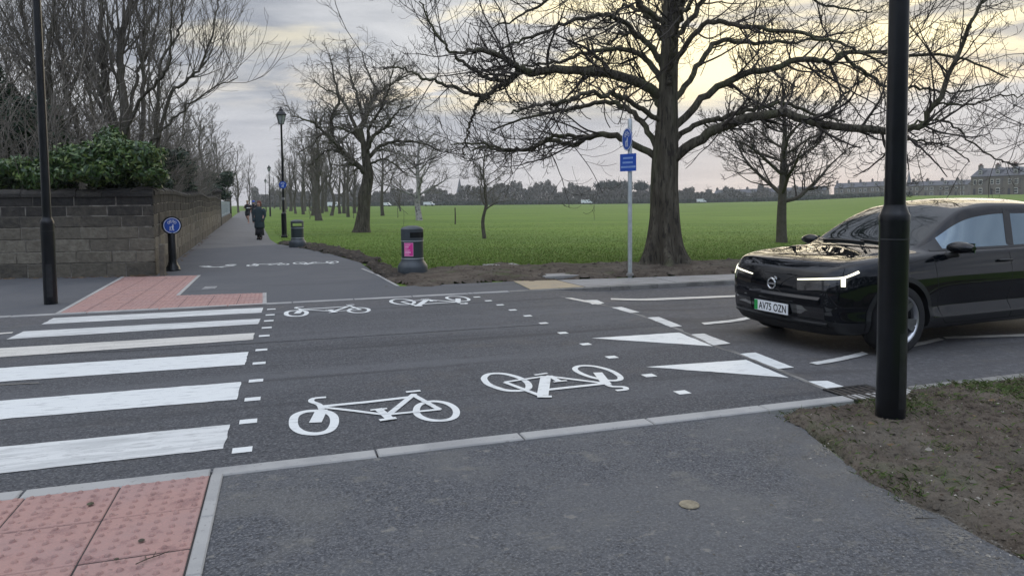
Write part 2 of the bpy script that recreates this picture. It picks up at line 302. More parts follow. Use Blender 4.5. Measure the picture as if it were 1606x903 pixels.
class MB:
    """collects mixed polygons, builds ONE mesh object"""
    def __init__(s): s.v = []; s.f = []; s.mi = []; s.cur = 0; s.sm = []; s.smooth = False; s.tone = []; s.t = 0.5
    def add(s, vs, fs):
        o = len(s.v); s.v += [tuple(map(float, p)) for p in vs]
        for f in fs: s.f.append([i + o for i in f]); s.mi.append(s.cur); s.sm.append(s.smooth); s.tone.append(s.t)
    def box(s, c, d, rot=0.0, M=None):
        x, y, z = d[0] / 2, d[1] / 2, d[2] / 2
        vs = [(a * x, b * y, e * z) for e in (-1, 1) for b in (-1, 1) for a in (-1, 1)]
        ca, sa = math.cos(rot), math.sin(rot)
        if M is None: vs = [(c[0] + p[0] * ca - p[1] * sa, c[1] + p[0] * sa + p[1] * ca, c[2] + p[2]) for p in vs]
        else: vs = [tuple(Vector(c) + M @ Vector(p)) for p in vs]
        s.add(vs, [(0, 2, 3, 1), (4, 5, 7, 6), (0, 1, 5, 4), (2, 6, 7, 3), (0, 4, 6, 2), (1, 3, 7, 5)])
    def frame_box(s, o, a, b, c_, bev=0.0):
        """corner o, edge vectors a,b,c; optional bevelled front (c is outward)"""
        o, a, b, c_ = map(np.asarray, (o, a, b, c_))
        if bev <= 0:
            vs = [o, o + a, o + a + b, o + b, o + c_, o + a + c_, o + a + b + c_, o + b + c_]
            s.add(vs, [(0, 3, 2, 1), (4, 5, 6, 7), (0, 1, 5, 4), (1, 2, 6, 5), (2, 3, 7, 6), (3, 0, 4, 7)])
        else:
            ua = a / np.linalg.norm(a) * bev; ub = b / np.linalg.norm(b) * bev; uc = c_ / np.linalg.norm(c_) * bev
            m = [o + c_ - uc, o + a + c_ - uc, o + a + b + c_ - uc, o + b + c_ - uc]
            t = [o + c_ + ua + ub, o + a + c_ - ua + ub, o + a + b + c_ - ua - ub, o + b + c_ + ua - ub]
            vs = [o, o + a, o + a + b, o + b] + m + t
            s.add(vs, [(0, 3, 2, 1), (8, 9, 10, 11)] + [(i, (i + 1) % 4, 4 + (i + 1) % 4, 4 + i) for i in range(4)] + [(4 + i, 4 + (i + 1) % 4, 8 + (i + 1) % 4, 8 + i) for i in range(4)])
    def lathe(s, prof, c=(0, 0, 0), n=24, cap=True, axis=None):
        vs = []; fs = []
        Mx = axis if axis is not None else Matrix.Identity(3)
        for r, z in prof:
            for i in range(n):
                a = 2 * math.pi * i / n
                vs.append(tuple(Vector(c) + Mx @ Vector((r * math.cos(a), r * math.sin(a), z))))
        for j in range(len(prof) - 1):
            for i in range(n):
                fs.append((j * n + i, j * n + (i + 1) % n, (j + 1) * n + (i + 1) % n, (j + 1) * n + i))
        if cap: fs.append(tuple(range(n))[::-1]); fs.append(tuple((len(prof) - 1) * n + i for i in range(n)))
        s.add(vs, fs)
    def tube(s, pts, r, n=8, cap=True):
        pts = [np.asarray(p, float) for p in pts]
        if not hasattr(r, '__len__'): r = [r] * len(pts)
        vs = []; fs = []
        for i, p in enumerate(pts):
            t = pts[min(i + 1, len(pts) - 1)] - pts[max(i - 1, 0)]; t = t / (np.linalg.norm(t) + 1e-9)
            ref = np.array([0, 0, 1.0]) if abs(t[2]) < 0.9 else np.array([1.0, 0, 0])
            a = np.cross(t, ref); a /= np.linalg.norm(a); b = np.cross(t, a)
            for k in range(n):
                q = 2 * math.pi * k / n; vs.append(p + r[i] * (a * math.cos(q) + b * math.sin(q)))
        for j in range(len(pts) - 1):
            for i in range(n): fs.append((j * n + i, j * n + (i + 1) % n, (j + 1) * n + (i + 1) % n, (j + 1) * n + i))
        if cap: fs.append(tuple(range(n))); fs.append(tuple((len(pts) - 1) * n + i for i in range(n))[::-1])
        s.add(vs, fs)
    def build(s, name, mats, parent=None, tone=False, autosm=None):
        me = bpy.data.meshes.new(name); me.from_pydata(s.v, [], s.f); me.update()
        for m in (mats if isinstance(mats, (list, tuple)) else [mats]): me.materials.append(m)
        me.polygons.foreach_set('material_index', s.mi)
        me.polygons.foreach_set('use_smooth', s.sm)
        if tone:
            at = me.attributes.new('tone', 'FLOAT', 'FACE'); at.data.foreach_set('value', s.tone)
        o = bpy.data.objects.new(name, me); C.objects.link(o)
        if parent: o.parent = parent
        bm = bmesh.new(); bm.from_mesh(me); bmesh.ops.recalc_face_normals(bm, faces=bm.faces); bm.to_mesh(me); bm.free()
        if autosm:
            me.set_sharp_from_angle(angle=math.radians(autosm))
        return o
def empty(name, loc, label, cat, group=None, rz=0.0):
    o = bpy.data.objects.new(name, None); C.objects.link(o); o.location = tuple(map(float, loc)); o.rotation_euler = (0, 0, rz)
    o.empty_display_size = 0.2
    return meta(o, label, cat, group)
def copy_tree(o, parent=None):
    c = o.copy(); C.objects.link(c); c.parent = parent
    for ch in [x for x in o.children]: copy_tree(ch, c)
    return c
def sheet(name, pts, z, mat, kind='structure', label=None):
    """flat polygon sheet (pts are world xy)"""
    bm = bmesh.new(); vs = [bm.verts.new((float(p[0]), float(p[1]), z)) for p in pts]
    f = bm.faces.new(vs); bm.normal_update()
    if f.normal.z < 0: f.normal_flip()
    bmesh.ops.triangulate(bm, faces=bm.faces)
    me = bpy.data.meshes.new(name); bm.to_mesh(me); bm.free(); me.materials.append(mat)
    o = bpy.data.objects.new(name, me); C.objects.link(o); return meta(o, label, kind=kind)
def ribbon(pts, w, closed=False):
    """2D polyline -> list of quads (numpy), butted with small overlap avoided by mitre"""
    P = [np.asarray(p, float)[:2] for p in pts]; n = len(P); Lf = []; Rt = []
    for i in range(n):
        if closed: a, b = P[(i - 1) % n], P[(i + 1) % n]
        else: a, b = P[max(i - 1, 0)], P[min(i + 1, n - 1)]
        t = (b - a) / (np.linalg.norm(b - a) + 1e-9); nn = np.array([-t[1], t[0]])
        Lf.append(P[i] + nn * w / 2); Rt.append(P[i] - nn * w / 2)
    return Lf, Rt
def catmull(pts, n, closed=False):
    P = np.asarray(pts, float); m = len(P); seg = m if closed else m - 1
    out = []
    T = np.linspace(0, seg, n, endpoint=not closed)
    for t in T:
        i = min(int(t), seg - 1); u = t - i
        if closed: p0, p1, p2, p3 = P[(i - 1) % m], P[i % m], P[(i + 1) % m], P[(i + 2) % m]
        else: p0, p1, p2, p3 = P[max(i - 1, 0)], P[i], P[i + 1], P[min(i + 2, m - 1)]
        out.append(0.5 * ((2 * p1) + (-p0 + p2) * u + (2 * p0 - 5 * p1 + 4 * p2 - p3) * u * u + (-p0 + 3 * p1 - 3 * p2 + p3) * u ** 3))
    return np.array(out)

# ------------------------------------------------------------------ ground and road surfaces
O2 = G(335, 742)[:2]; u2, v2 = UD[:2], VD[:2]
def road_pt(a, b): return O2 + u2 * a + v2 * b          # a metres along the kerb, b metres across the road from the near kerb edge
def uv_of(p): q = np.asarray(p)[:2] - O2; return float(q @ u2), float(q @ v2)
def build_ground():
    bs = [-620, -200, -60, -20, -8, -3, -1, -.12, -.07, 7.55, 7.6, 8.5, 10, 12, 14, 17, 20, 24, 30, 38, 50, 65, 80, 100, 130, 170, 220, 280, 350, 450, 640]
    aa = sorted([-640, -450, -320, -240, -180, -140, -110, -85, -65, -50, -40, -30, -22, -15, -10, -5, 0] + [5, 10, 15, 22, 30, 40, 50, 65, 85, 110, 140, 180, 240, 320, 450, 640])
    V = []; F = []
    for b_ in bs:
        for a_ in aa:
            x, y = road_pt(a_, b_); V.append((x, y, -.2 if -.11 < b_ < 7.58 else terrain(x, y) - .03))
    n = len(aa)
    for j in range(len(bs) - 1):
        for k in range(n - 1): F.append((j * n + k, j * n + k + 1, (j + 1) * n + k + 1, (j + 1) * n + k))
    me = bpy.data.meshes.new('grass_field'); me.from_pydata(V, [], F); me.materials.append(MT['field'])
    o = bpy.data.objects.new('grass_field', me); C.objects.link(o); meta(o, 'flat green park field running to the far tree line', kind='structure')
build_ground()
RW = float((G(412, 477.5)[:2] - O2) @ v2)                 # road width
# old road surface: the long carriageway
# new dark tarmac of the raised crossing, ending on the junction line
jl = [G(*p)[:2] for p in [(880, 465.5), (960, 482), (1012, 498), (1052, 512), (1118, 542), (1160, 556), (1222, 581), (1300, 613), (1335, 621)]]
DROP = 0.06
_ju = sorted([uv_of(p)[::-1] for p in jl]); _jb = [q[0] for q in _ju]; _ja = [q[1] for q in _ju]
def zr(x, y):        # the raised crossing ends at the joint line; the older road beyond lies lower
    a, b = uv_of((x, y)); return -DROP * smooth((a - float(np.interp(b, _jb, _ja))) * .85 / 1.1)
def Gs(x, y):
    z = 0.0
    for _ in range(6): p = G(x, y, z); z = zr(p[0], p[1])
    return G(x, y, z)
def old_road():
    V = []; F = []; bs = np.linspace(-.02, RW + .25, 26); ss = [-70, -.3, -.05] + list(np.linspace(.0, 1.4, 12)) + [2, 3, 5, 8, 12, 20, 40, 90]
    for b in bs:
        for s_ in ss: p = road_pt(float(np.interp(b, _jb, _ja)) + s_, b); V.append((*p, zr(*p)))
    n = len(ss)
    for j in range(len(bs) - 1):
        for k in range(n - 1): F.append((j * n + k, j * n + k + 1, (j + 1) * n + k + 1, (j + 1) * n + k))
    o = mesh_np('road', V, F, MT['tarmac_old'], smooth=True); meta(o, 'worn grey carriageway', kind='structure')
old_road()
sheet('road', [road_pt(-60, 0.0), road_pt(uv_of(jl[-1])[0], 0.0)] + jl[::-1] + [road_pt(-60, RW + .3)], 0.004, MT['tarmac_new'], label='dark new tarmac of the crossing between the two paths')
# old tarmac beyond the far edge on the left (footway) and the path
path_px_r = [(424, 376), (440, 384), (470, 388.5), (520, 399), (565, 412), (600, 437), (622, 449.5)]
wall_c = G(245, 432)[:2]; wall_f = G(347, 354)[:2]; wd = (wall_f - wall_c) / np.linalg.norm(wall_f - wall_c); wn_ = np.array([wd[1], -wd[0]])
wl_dir = (G(0, 437)[:2] - wall_c); wl_dir /= np.linalg.norm(wl_dir)
FK = lambda x: 497 - 0.0476 * x + 0.3                     # far kerb line in the photograph
seam_l = G(326, 383)[:2]; seam_r = G(440, 383.5)[:2]
kw_ = .0
bfar = float(np.mean([uv_of(G(x, FK(x)))[1] for x in (100, 400, 700)]))
far_left = wall_c + wl_dir * 30
poly = [road_pt(uv_of(G(838, 457))[0] - .01, bfar + kw_), road_pt(-40, RW + .1), far_left, wall_c + wl_dir * 0.0 - wl_dir * 0.0, wall_c + wd * 9.3, seam_r] + [G(*p)[:2] for p in path_px_r[2:]] + [G(805, 441.5)[:2]]
sheet('path', poly, 0.004, MT['tarmac_path'], label='smooth dark tarmac path mouth beside the stone wall')
far_end = 150
pr0 = G(424, 376)[:2]
sheet('path', [wall_c + wd * 9.0, wall_c + wd * far_end, wall_c + wd * far_end + wn_ * 2.9, pr0, seam_r + np.array([-.05, -.1])], 0.0, MT['path_far'], label='paler worn tarmac path leading away between wall and grass')

# near footway, bounded right by the soil
pv = [G(346, 741)[:2], G(800, 690)[:2], G(1185, 648)[:2], G(1250, 652)[:2], G(1268, 680)[:2], G(1330, 728)[:2], G(1400, 765)[:2], G(1470, 805)[:2], G(1540, 845)[:2], G(1606, 878)[:2], G(1700, 930)[:2], G(1500, 1300)[:2], np.array([3.0, -4]), np.array([-9, -4]), road_pt(-10, 0)]
sheet('pavement', [road_pt(-12, -0.05)] + [road_pt(uv_of(pv[1])[0] , -.05), road_pt(uv_of(pv[2])[0], -.05)] + pv[3:13] + [np.array([-14, -3.5])], 0.0, MT['pave_near'], label='speckled dark footway in front of the kerb')

# kerbs ------------------------------------------------------------------
def kerb_run(a0, a1, b, w, z0, z1, mat, name='kerb', L_=0.915, gap=0.011, label=None, zf=None):
    mb = MB(); a = a0
    while a < a1 - 1e-3:
        e = min(a + L_, a1)
        p = road_pt(a + gap / 2, b); q = road_pt(e - gap / 2, b)
        jit = random.uniform(-.002, .002)
        zt = z1 if zf is None else zf((a + e) / 2)
        mb.frame_box((*p, z0), (*(q - p), 0), (*(v2 * w), 0), (0, 0, zt - z0 + jit), bev=0.008)
        a = e
    bk = MB(); bk.frame_box((*road_pt(a0, b + .01), z0), (*(u2 * (a1 - a0)), 0), (*(v2 * (w - .02)), 0), (0, 0, 0.02))
    o = mb.build(name, mat); meta(o, label, kind='structure'); return o
random.seed(4)
ua = uv_of(G(331, 744))[0]
ue = uv_of(G(1440, 616))[0]
kw = 0.125
kerb_run(ua - 0.915 * 14, ue, -kw / 2, kw, -0.1, 0.012, MT['kerb'], label='flush pale concrete kerb on the near side of the road')
kerb_run(ue, ue + 40, -kw / 2, kw, -0.1, 0.03, MT['kerb_dark'], label='low kerb half buried beside the soil verge')
# far kerb: flush on the left, rising to an upstand on the right
uf0 = uv_of(G(0, FK(0)))[0]; uf1 = uv_of(G(745, FK(745)))[0]; uf2 = uv_of(G(880, 466))[0]
bfar = float(np.mean([uv_of(G(x, FK(x)))[1] for x in (100, 400, 700)]))
kerb_run(uf0 - 20, uf1, bfar, kw, -0.1, 0.010, MT['kerb'], label='flush pale kerb along the far side of the crossing')
PZ = 0.012
kerb_run(uf1, uf2 - .55, bfar, kw, -0.12, .012, MT['kerb'], label='pale kerb end where the road begins to drop')
kerb_run(uf2 - .55, uf1 + 60, bfar, kw, -0.12, .012, MT['kerb_dark'], label='worn dark stone kerb standing above the lower road on the far right')
# far footway to the right: buff flags then grey flags, raised
def strip(name, x_pix, z, mat, label):
    return sheet(name, [G(px, py, z)[:2] for px, py in x_pix], z, mat, label=label)
bq = bfar + kw
pu = lambda x, y, z=PZ: uv_of(G(x, y, z))
b0_ = bq + .003; bk_ = 8.05
sheet('pavement', [G(805, 441.5)[:2], G(838, 457)[:2] * 0 + road_pt(uv_of(G(838, 457))[0], b0_), road_pt(uv_of(G(920, 451.5))[0], b0_), G(872, 440)[:2]], .0115, MT['flag_buff'], label='buff coloured paving slabs at the end of the far footway')
aL = uv_of(G(920, 451.5))[0]; aB = uv_of(G(872, 440))[0]
sheet('pavement', [road_pt(aL + .02, b0_), road_pt(aL + 60, b0_), road_pt(aL + 60, bk_ - .2), G(1160, 430.3)[:2], G(1000, 436.2)[:2], G(872, 440)[:2] + u2 * .02], .0115, MT['flag_grey'], label='grey concrete paving slabs of the far footway')
mb = MB()
mb.frame_box((*road_pt(aL - .0, b0_), .006), (*(u2 * .02), 0), (*(G(872, 440)[:2] - road_pt(aL, b0_)), 0), (0, 0, .007))
for k in range(1, 24):
    a = aL + k * 1.8
    mb.frame_box((*road_pt(a, b0_), .006), (*(u2 * .012), 0), (*(v2 * (7.95 - b0_)), 0), (0, 0, 0.0068))
meta(mb.build('pavement_joint_lines', MT['joint']), kind='structure')
for (x, y, w, d, l_) in ((786, 415.5, .75, .5, 'pale concrete cover slab lying in the grass left of the big tree'), (876, 431.5, .7, .45, 'concrete cover slab in the soil behind the buff paving')):
    c_ = G(x, y, .05); mb = MB(); mb.frame_box((*(c_[:2] - u2 * w / 2 - v2 * d / 2), .0), (*(u2 * w), 0), (*(v2 * d), 0), (0, 0, .062), bev=.01); o = mb.build('cover_slab', MT['flag_grey']); meta(o, l_, 'cover slab')

def dust_strip():
    m, t, b = new_mat('edge_grit'); n = t.nodes; l = t.links
    at = n.new('ShaderNodeAttribute'); at.attribute_name = 'fade'; tc = n.new('ShaderNodeTexCoord')
    acc = None
    for sc_, lo, hi in ((5, .40, .68), (60, .42, .60)):
        no = n.new('ShaderNodeTexNoise'); no.inputs['Scale'].default_value = sc_; no.inputs['Detail'].default_value = 9; l.new(tc.outputs['Object'], no.inputs['Vector'])
        mr = n.new('ShaderNodeMapRange'); l.new(no.outputs[0], mr.inputs[0]); mr.inputs[1].default_value = lo; mr.inputs[2].default_value = hi
        mu = n.new('ShaderNodeMath'); mu.operation = 'MULTIPLY'; l.new(mr.outputs[0], mu.inputs[0]); l.new(acc if acc else at.outputs['Fac'], mu.inputs[1]); acc = mu.outputs[0]
    l.new(acc, b.inputs['Alpha']); setp(b, Base_Color=(.22, .205, .175, 1), Roughness=.95, Specular_IOR_Level=.2)
    E_ = catmull([G(*p)[:2] for p in [(1225, 655), (1262, 684), (1330, 734), (1400, 771), (1470, 811), (1540, 851), (1606, 886), (1700, 935)]], 60)
    V = []; F = []; fa = []; ws = [(-.06, .9), (.0, .9), (.10, .75), (.25, .45), (.50, .22), (1.0, 0)]
    for i, p in enumerate(E_):
        tt = E_[min(i + 1, 59)] - E_[max(i - 1, 0)]; tt = tt / np.linalg.norm(tt); nn_ = np.array([tt[1], -tt[0]]); nn_ = nn_ if nn_ @ np.array([-1, -.4]) > 0 else -nn_
        for w_, f_ in ws: q = p + nn_ * w_ * (.5 + .6 * min(1, i / 30)); V.append((*q, .0035)); fa.append(f_ * min(1, i / 8))
    k = len(ws)
    for i in range(59):
        for j in range(k - 1): F.append((i * k + j, i * k + j + 1, (i + 1) * k + j + 1, (i + 1) * k + j))
    o = mesh_np('pavement_grit_surface', V, F, m); a_ = o.data.attributes.new('fade', 'FLOAT', 'POINT'); a_.data.foreach_set('value', fa); meta(o, 'pale grit and dried mud along the soil edge of the footway', kind='structure')
dust_strip()

# soil and verge patches ---------------------------------------------------
def inside(p, poly):
    c = False; n = len(poly)
    for i in range(n):
        x1, y1 = poly[i]; x2, y2 = poly[(i + 1) % n]
        if (y1 > p[1]) != (y2 > p[1]) and p[0] < (x2 - x1) * (p[1] - y1) / (y2 - y1) + x1: c = not c
    return c
def edge_dist(p, poly):
    d = 1e9; n = len(poly)
    for i in range(n):
        a = np.array(poly[i]); b = np.array(poly[(i + 1) % n]); t = max(0, min(1, ((p - a) @ (b - a)) / ((b - a) @ (b - a) + 1e-9)))
        d = min(d, np.linalg.norm(p - a - t * (b - a)))
    return d
def soil_patch(name, poly, cell, mat, h, amp, taper, label, nscale=4.0, kind='structure', zbase=-0.028, fine=None, rag=0.0):
    poly = [np.asarray(p, float)[:2] for p in poly]
    A = np.array(poly); x0, y0 = A.min(0) - rag; x1, y1 = A.max(0) + rag
    nx = int((x1 - x0) / cell) + 2; ny = int((y1 - y0) / cell) + 2
    idx = -np.ones((nx, ny), int); V = []; F = []
    H = {}
    for i in range(nx):
        for j in range(ny):
            p = np.array([x0 + i * cell, y0 + j * cell])
            q = p + rag * np.array([noise.noise(Vector((p[0] * 1.7, p[1] * 1.7, 3))), noise.noise(Vector((p[0] * 1.7, p[1] * 1.7, 9)))]) * 1.6 + rag * .6 * np.array([noise.noise(Vector((p[0] * 6, p[1] * 6, 3))), noise.noise(Vector((p[0] * 6, p[1] * 6, 9)))])
            if inside(q, poly):
                e = smooth(edge_dist(q, poly) / taper)
                n1 = noise.fractal(Vector((p[0] * nscale, p[1] * nscale, 1.0)), 0.9, 2.1, 5)
                n2 = noise.noise(Vector((p[0] * 0.7, p[1] * 0.7, 5)))
                z = zbase + 0.032 * min(1, e * 3) + e * (h + h * .5 * n2) + amp * n1 * (0.15 + .85 * e)
                idx[i, j] = len(V); V.append((p[0], p[1], z))
    for i in range(nx - 1):
        for j in range(ny - 1):
            q = (idx[i, j], idx[i + 1, j], idx[i + 1, j + 1], idx[i, j + 1])
            if min(q) >= 0: F.append(q)
    o = mesh_np(name, V, F, mat, smooth=True); meta(o, label, kind=kind)
    return o, [V[i] for i in range(0, len(V))]
near_soil_px = [(1232, 652), (1330, 634), (1420, 622), (1455, 614), (1606, 598), (1760, 582), (1900, 700), (1760, 960), (1606, 886), (1540, 851), (1470, 811), (1400, 771), (1330, 734), (1262, 684)]
_, near_soil_v = soil_patch('soil_verge', [G(*p)[:2] for p in near_soil_px], 0.022, MT['dirt'], 0.055, 0.030, 0.12, 'bare muddy soil verge around the foot of the black lamp column', nscale=7, rag=.09)
# grassy verge further right of the soil, along the road
_, nv2 = soil_patch('grass_verge', [G(1440, 617)[:2], G(1530, 600)[:2], G(1700, 577)[:2], G(2400, 540)[:2], G(2600, 700)[:2], G(1800, 640)[:2], G(1600, 632)[:2], G(1500, 630)[:2]], 0.04, MT['dirt'], 0.05, 0.015, 0.2, 'rough verge beside the road on the right', nscale=4, rag=.04)
far_soil_px = [(598, 437), (602, 430), (640, 426), (700, 419), (800, 416), (900, 414), (1000, 412), (1120, 409), (1300, 407), (1606, 402), (2200, 396), (2200, 422), (1606, 421), (1200, 429), (1000, 435.5), (870, 440), (806, 441.5), (700, 446), (624, 449)]
_, far_soil_v = soil_patch('soil_verge', [G(*p)[:2] for p in far_soil_px], 0.07, MT['dirt'], 0.06, 0.035, 0.5, 'worn muddy strip between far footway and field', nscale=2.2, rag=.35, zbase=-.03)
path_soil_px = [(434, 381), (470, 380), (530, 389), (580, 402), (622, 421), (640, 428), (628, 440), (600, 436), (565, 411.5), (520, 398.5), (470, 388)]
_, path_soil_v = soil_patch('soil_verge', [G(*p)[:2] for p in path_soil_px], 0.06, MT['soil_dark'], 0.07, 0.045, 0.22, 'dark turned soil along the curved edge of the path', nscale=3.5, rag=.2)
# base of the wall strip of dirt
# timber edging of the path
mb = MB(); ee = [G(*p) for p in [(566, 422), (590, 432), (606, 441), (622, 449.5)]]
for a, b in zip(ee[:-1], ee[1:]):
    d = b - a; d[2] = 0; n_ = np.array([-d[1], d[0], 0]) / np.linalg.norm(d)
    mb.frame_box(a + np.array([0, 0, -.04]), d, n_ * 0.05, (0, 0, 0.055))
meta(mb.build('path_edging_kerb', MT['kerb']), 'thin pale concrete edging strip at the path corner', kind='structure')

# tactile paving ------------------------------------------------------------
def blister(mb, c, r=0.0125, h=0.006, z=0.0, n=7):
    vs = [(c[0] + r * math.cos(2 * math.pi * i / n), c[1] + r * math.sin(2 * math.pi * i / n), z) for i in range(n)]
    vs += [(c[0] + r * .6 * math.cos(2 * math.pi * i / n), c[1] + r * .6 * math.sin(2 * math.pi * i / n), z + h) for i in range(n)]
    mb.smooth = True
    mb.add(vs, [(i, (i + 1) % n, n + (i + 1) % n, n + i) for i in range(n)] + [tuple(range(n, 2 * n))]); mb.smooth = False
def tile(mb, o, eu, ev, size, z, gap=0.007, nb=6, br=.014, bh=.006, n=7, clip=None, tilt=0.0):
    cxy = o + eu * size / 2 + ev * size / 2
    if clip and not inside(cxy, clip): return
    p = o + eu * gap / 2 + ev * gap / 2; s = size - gap
    mb.frame_box((*p, z - 0.03), (*(eu * s), 0), (*(ev * s), 0), (0, 0, 0.03 + tilt), bev=0.004)
    for i in range(nb):
        for j in range(nb):
            q = o + eu * size * (i + .5) / nb + ev * size * (j + .5) / nb
            blister(mb, q, r=br, h=bh, z=z + tilt - .0003, n=n)
mb = MB(); ti = 0.438
base = G(329.5, 747)[:2]; eu = -u2; ev = -v2
random.seed(2)
for cu in range(9):
    st = 0.0 if cu % 2 == 0 else 0.0
    off = [0.0, 0.0, .0][cu % 3]
    for cv in range(6):
        o_ = base + eu * ti * cu + ev * ti * cv
        tile(mb, o_, eu, ev, ti, 0.008, tilt=random.uniform(-.002, .002), br=.0155, bh=.0105, n=9)
meta(mb.build('tactile_paving', MT['tactile']), 'red blister tactile slabs on the near side of the crossing', kind='structure')
sheet('pavement', [base + eu * -.01 + ev * -.005, base + eu * 9 * ti, base + eu * 9 * ti + ev * 6 * ti, base - eu * .01 + ev * 6 * ti], 0.0035, MT['joint'], label='dark bedding in the joints of the tactile slabs')
# edging kerb beside it
mb = MB()
for k in range(4):
    a = base + u2 * 0.006 + ev * (0.915 * k * .62 - 0.0)
    mb.frame_box((*(a + ev * .003), -0.05), (*(u2 * 0.062), 0), (*(ev * (0.915 * .62 - .006)), 0), (0, 0, 0.064), bev=.006)
meta(mb.build('kerb', MT['kerb']), 'narrow concrete edging beside the red tactile slabs', kind='structure')
# far tactile
tpx = [(88.8, 493.3), (193, 434.7), (312.5, 432.3), (279, 464), (415, 460), (415, 477.8)]
tp = [G(*p)[:2] for p in tpx]
sheet('tactile_paving', tp, 0.0078, MT['tactile'], label='pink base of the tactile paving at the far side')
mb = MB(); o_ = road_pt(uv_of(tp[5])[0], bfar + kw + .01)
s_ = .40
for i in range(-1, 26):
    for j in range(0, 12):
        c = o_ - u2 * s_ * (i + .5) + v2 * s_ * (j + .5)
        for a in range(6):
            for b in range(6):
                q = o_ - u2 * s_ * (i + (a + .5) / 6) + v2 * s_ * (j + (b + .5) / 6)
                if inside(q, tp): blister(mb, q, r=.017, h=.006, z=.0075, n=5)
meta(mb.build('tactile_paving_blister_surface', MT['tactile']), kind='structure')
mb = MB()
def line_strip(mb, p, q, w, z0, z1):
    p, q = np.asarray(p)[:2], np.asarray(q)[:2]; d = q - p; n_ = np.array([-d[1], d[0]]) / np.linalg.norm(d)
    mb.frame_box((*(p - n_ * w / 2), z0), (*d, 0), (*(n_ * w), 0), (0, 0, z1 - z0))
for i in range(0, 24):
    a = o_ - u2 * s_ * i
    segs = [k for k in range(0, 12) if inside(a + v2 * s_ * (k + .5) + u2 * .01, tp) and inside(a + v2 * s_ * (k + .98), tp)]
    for k in segs: line_strip(mb, a + v2 * s_ * k, a + v2 * s_ * (k + 1), .010, .005, .0095)
for j in range(1, 12):
    for i in range(0, 24):
        a = o_ + v2 * s_ * j - u2 * s_ * i
        if inside(a - u2 * .2 + v2 * .02, tp) and inside(a - u2 * .38 - v2 * .02, tp) and inside(a - u2*.02, tp): line_strip(mb, a - u2 * .007, a - u2 * (s_ - .007), .008, .005, .0088)
meta(mb.build('tactile_paving_joint_lines', plain('tactile_joint', (0.12, 0.075, 0.07), .9)), kind='structure')
mb = MB()
for a, b in ((0, 1), (2, 3), (4, 5)): line_strip(mb, tp[a], tp[b], .06, -.02, .013)
meta(mb.build('kerb', MT['kerb']), 'thin concrete edging round the far tactile paving', kind='structure')

# ------------------------------------------------------------------ road markings (painted, each a thin sheet of its own)
MZ = 0.0085
def mark(pts_px, mat='paint', label=None, z=MZ, world=False, worn=0.012):
    P = [np.asarray(p)[:2] if world else Gs(*p)[:2] for p in pts_px]
    # subdivide the outline and jitter it a few millimetres: hand laid thermoplastic
    Q = []; n = len(P)
    for i in range(n):
        a, b = P[i], P[(i + 1) % n]; L_ = np.linalg.norm(b - a); k = max(1, min(60, int(L_ / .07)))
        for j in range(k):
            q = a + (b - a) * j / k
            if j: q = q + np.array([noise.noise(Vector((q[0] * 9, q[1] * 9, i))), noise.noise(Vector((q[0] * 9, q[1] * 9, 7 + i)))]) * worn
            Q.append(q)
    o = sheet('road_marking', Q, z, MT[mat], label=label)
    for v in o.data.vertices:
        v.co.z += zr(v.co.x, v.co.y)
    return o
def ext(px, py, qx, qy, m):        # extend beyond the left edge of the frame in metres
    a, b = G(px, py)[:2], G(qx, qy)[:2]; d = (a - b) / np.linalg.norm(a - b); return a + d * m
mark([(65, 509.5), (84, 499.5), (413, 483), (410, 491)], 'paint', 'first zebra stripe next to the far kerb')
mark([(10, 533), (37, 520.5), (409, 500.5), (405, 508.7)], 'paint', 'second zebra stripe from the far kerb')
W_ = lambda p: G(*p)[:2]
mark([ext(0, 547, 300, 529, 0.6), W_((399.5, 523)), W_((396.5, 533.5)), ext(0, 561, 300, 540, 1.3)], 'paint_worn', 'third zebra stripe, greyer and more worn than the others', world=True)
mark([ext(0, 578, 300, 558.5, 2.0), W_((390, 552.8)), W_((384, 573)), ext(0, 600, 300, 579.3, 2.4)], 'paint_bright', 'fourth zebra stripe, the brightest', world=True)
mark([ext(0, 630, 300, 606.5, 2.7), W_((378, 600)), W_((371.5, 627.6)), ext(0, 659, 300, 634, 3.1)], 'paint_bright', 'fifth zebra stripe', world=True)
mark([ext(0, 702.5, 300, 673, 3.4), W_((361, 667)), W_((350, 705)), ext(0, 743.5, 300, 710, 3.7)], 'paint', 'scuffed zebra stripe nearest to the camera', world=True)
def square(cx, cy, su=.115, sv=.10, mat='paint_bright', label='small white square of the dotted edge line'):
    c = G(cx, cy)[:2]
    mark([c - u2 * su / 2 - v2 * sv / 2, c + u2 * su / 2 - v2 * sv / 2, c + u2 * su / 2 + v2 * sv / 2, c - u2 * su / 2 + v2 * sv / 2], mat, label, world=True, worn=.008)
for x, y in [(425.5, 485.6), (423.7, 494.5), (421.6, 503.8), (418.4, 514.6), (414.5, 527.4), (410, 549.5), (406.4, 570.5), (401.6, 598), (396.2, 627), (389.5, 662), (380, 707)]:
    square(x, y)
for x, y in [(748, 466.5), (766, 472.3), (784.4, 478.8), (804, 486.8), (827.5, 496), (852.5, 507.6), (882.7, 522.9), (918.4, 540.6), (959.5, 561), (1018, 589.8), (1070, 616.4)]:
    square(x, y, .105, .10)
